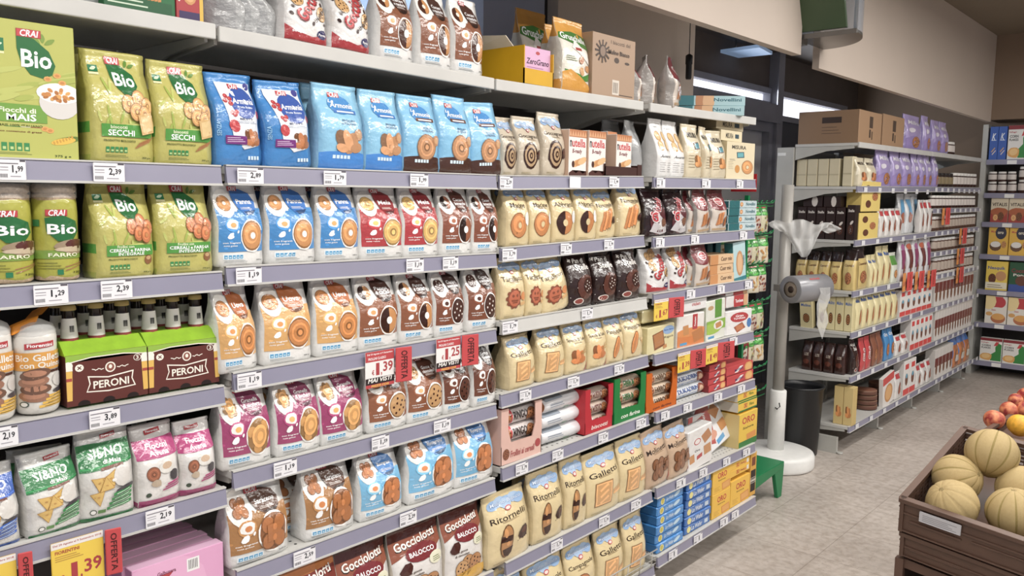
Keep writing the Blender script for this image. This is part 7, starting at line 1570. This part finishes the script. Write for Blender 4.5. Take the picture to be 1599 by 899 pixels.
def melon_mesh(seed):
    V = []; F = []; K = []; nu, nv = 80, 40
    for j in range(nv+1):
        th = PI*j/nv
        for k in range(nu):
            ph = 2*PI*k/nu; g = abs(math.cos(ph*5+seed)); rib = 1-.035*(1-g)**3*math.sin(th)**.6
            r = rib*(1-.05*math.exp(-(th/.22)**2)-.05*math.exp(-((PI-th)/.22)**2)+.01*noise.noise(Vector((math.cos(ph)*2, math.sin(ph)*2, th*2+seed))))
            V.append((r*math.sin(th)*math.cos(ph), r*math.sin(th)*math.sin(ph), .97*r*math.cos(th)))
    for j in range(nv):
        for k in range(nu):
            F.append((j*nu+k, (j+1)*nu+k, (j+1)*nu+(k+1) % nu, j*nu+(k+1) % nu)); g = abs(math.cos((k+.5)*2*PI/nu*5+seed)); K.append('#D2D2B4' if g < .16 else '#FFFFFF')
    return make_mesh('melon', V, F, K, MEL, [True]*len(F))
MM = [melon_mesh(s*1.7) for s in range(3)]
scar = MB().lathe([(.10, .0), (.09, .03), (.05, .02), (.01, .03)], 12).mesh('scar', flat('dry stem scar', '#7A6A44', .8))
for i, (u, v, r, tilt, lab) in enumerate(((1487, 787, .0735, (35, -25), 'pale ribbed cantaloupe at the near left corner of the crate'), (1487, 744, .0745, (60, 30), 'cantaloupe along the left side of the crate, second from the front'), (1548, 713, .0765, (25, 30), 'cantaloupe at the back of the crate, topmost of the five'), (1585, 752, .075, (20, -30), 'cantaloupe at the right edge of the picture, behind the front right one'), (1583, 801, .0755, (2, 4), 'cantaloupe at the front right of crate with dark stem scar on top'))):
    d = FW+RT*((u-799.5)/FPX)-UP*((v-449.5)/FPX); lvl = (-.020, -.020, .035, -.010, -.022)[i]
    tt = (P0+uz*lvl-CAM).dot(uz)/d.dot(uz); p = CAM+d*tt; r = (40.0, 39.5, 41.5, 40.5, 41.5)[i]*tt/FPX
    if i == 1: p = p+ux*.014
    r *= (.96, .93, .93, .93, .97)[i]
    if i == 2: p = p+uz*.012
    if i == 3: p = p-uz*.02+ux*.02
    o = bpy.data.objects.new('cantaloupe', MM[i % 3]); C.objects.link(o); o.location = p; o.scale = (r, r, r); o.rotation_euler = (R(tilt[0]), R(tilt[1]), i*1.1); tag(o, lab, 'melon', 'melons in the crate')
    s = bpy.data.objects.new('stem_scar', scar); C.objects.link(s); s.parent = o; s.location = (0, 0, .90)
# peaches beyond the crate
pm, pn_, pl2, pb_ = newmat('peach skin'); nz = pn_.new('ShaderNodeTexNoise'); nz.inputs['Scale'].default_value = 1.4; rr = pn_.new('ShaderNodeValToRGB'); oi = pn_.new('ShaderNodeObjectInfo'); tc = pn_.new('ShaderNodeTexCoord'); ad = pn_.new('ShaderNodeVectorMath'); ad.operation = 'ADD'
pl2.new(tc.outputs['Object'], ad.inputs[0]); pl2.new(oi.outputs['Location'], ad.inputs[1]); pl2.new(ad.outputs[0], nz.inputs['Vector']); pl2.new(nz.outputs[0], rr.inputs[0]); rr.color_ramp.elements[0].position = .38; rr.color_ramp.elements[0].color = lin('#8E2A2C'); rr.color_ramp.elements[1].position = .64; rr.color_ramp.elements[1].color = lin('#D98A62'); pl2.new(rr.outputs[0], pb_.inputs['Base Color']); pb_.inputs['Roughness'].default_value = .6
ym = flat('yellow peach skin', '#E0A83A', .55, 0, 3, .2)
def peach(mat):
    V = []; F = []; nu, nv = 28, 18
    for j in range(nv+1):
        th = PI*j/nv
        for k in range(nu):
            ph = 2*PI*k/nu; r = 1-.10*math.exp(-(min(ph, 2*PI-ph)/.3)**2)*math.sin(th)-.14*math.exp(-(th/.35)**2)
            V.append((r*math.sin(th)*math.cos(ph), r*math.sin(th)*math.sin(ph), .92*r*math.cos(th)))
    for j in range(nv):
        for k in range(nu): F.append((j*nu+k, (j+1)*nu+k, (j+1)*nu+(k+1) % nu, j*nu+(k+1) % nu))
    me = bpy.data.meshes.new('peach'); me.from_pydata(V, [], F); me.materials.append(mat); me.polygons.foreach_set('use_smooth', [True]*len(F)); return me
PR, PY_ = peach(pm), peach(ym)
cz = .80
pc0 = onz(1535, 668, cz)
pcx = crate('produce_crate', 'brown crate of peaches beyond the melon crate', .5, .62, .05, 0, False)
pcx.matrix_world = Matrix.Translation((1.095, 2.58, cz-.055)) @ Matrix.Rotation(R(-4), 4, 'Z')
k = 0
for (u, v, r, mt_, lb_) in ((1553, 655, 16, PR, 'pink blushed peach nearest the melon crate'), (1577, 641, 15, PR, 'dark red peach behind the pink blushed one'), (1592, 664, 18, PY_, 'yellow peach at the right edge'), (1600, 640, 14, PR, 'red peach at the right edge above the yellow one'), (1586, 626, 12, PR, 'small dark red peach at the back of the peach crate'), (1602, 618, 13, PR, 'topmost red peach cut by the right edge')):
    d = FW+RT*((u-799.5)/FPX)-UP*((v-449.5)/FPX); zc_ = cz+(.0, .0, .012, .01, .0, .02)[k]; tt = (zc_-CAM.z)/d.z; rad = r*tt/FPX; p = CAM+d*tt; o = bpy.data.objects.new('peach', mt_); C.objects.link(o); o.location = p; o.scale = (rad,)*3; o.rotation_euler = (.4*k, .3, k*1.3); tag(o, lb_, 'peach', 'peaches beyond the melons'); k += 1
pt = empty('display_stand', (1.31, 2.85, 0)); tag(pt, 'brown pedestal carrying the peach crate', 'stand'); MB().box((-.23, -.28, 0), (.23, .28, cz-.058)).build('pedestal_box', CRATED, pt, bev=.004); MB().box((-.24, -.29, .0), (.24, .29, .05)).build('plinth', CRATEM, pt)
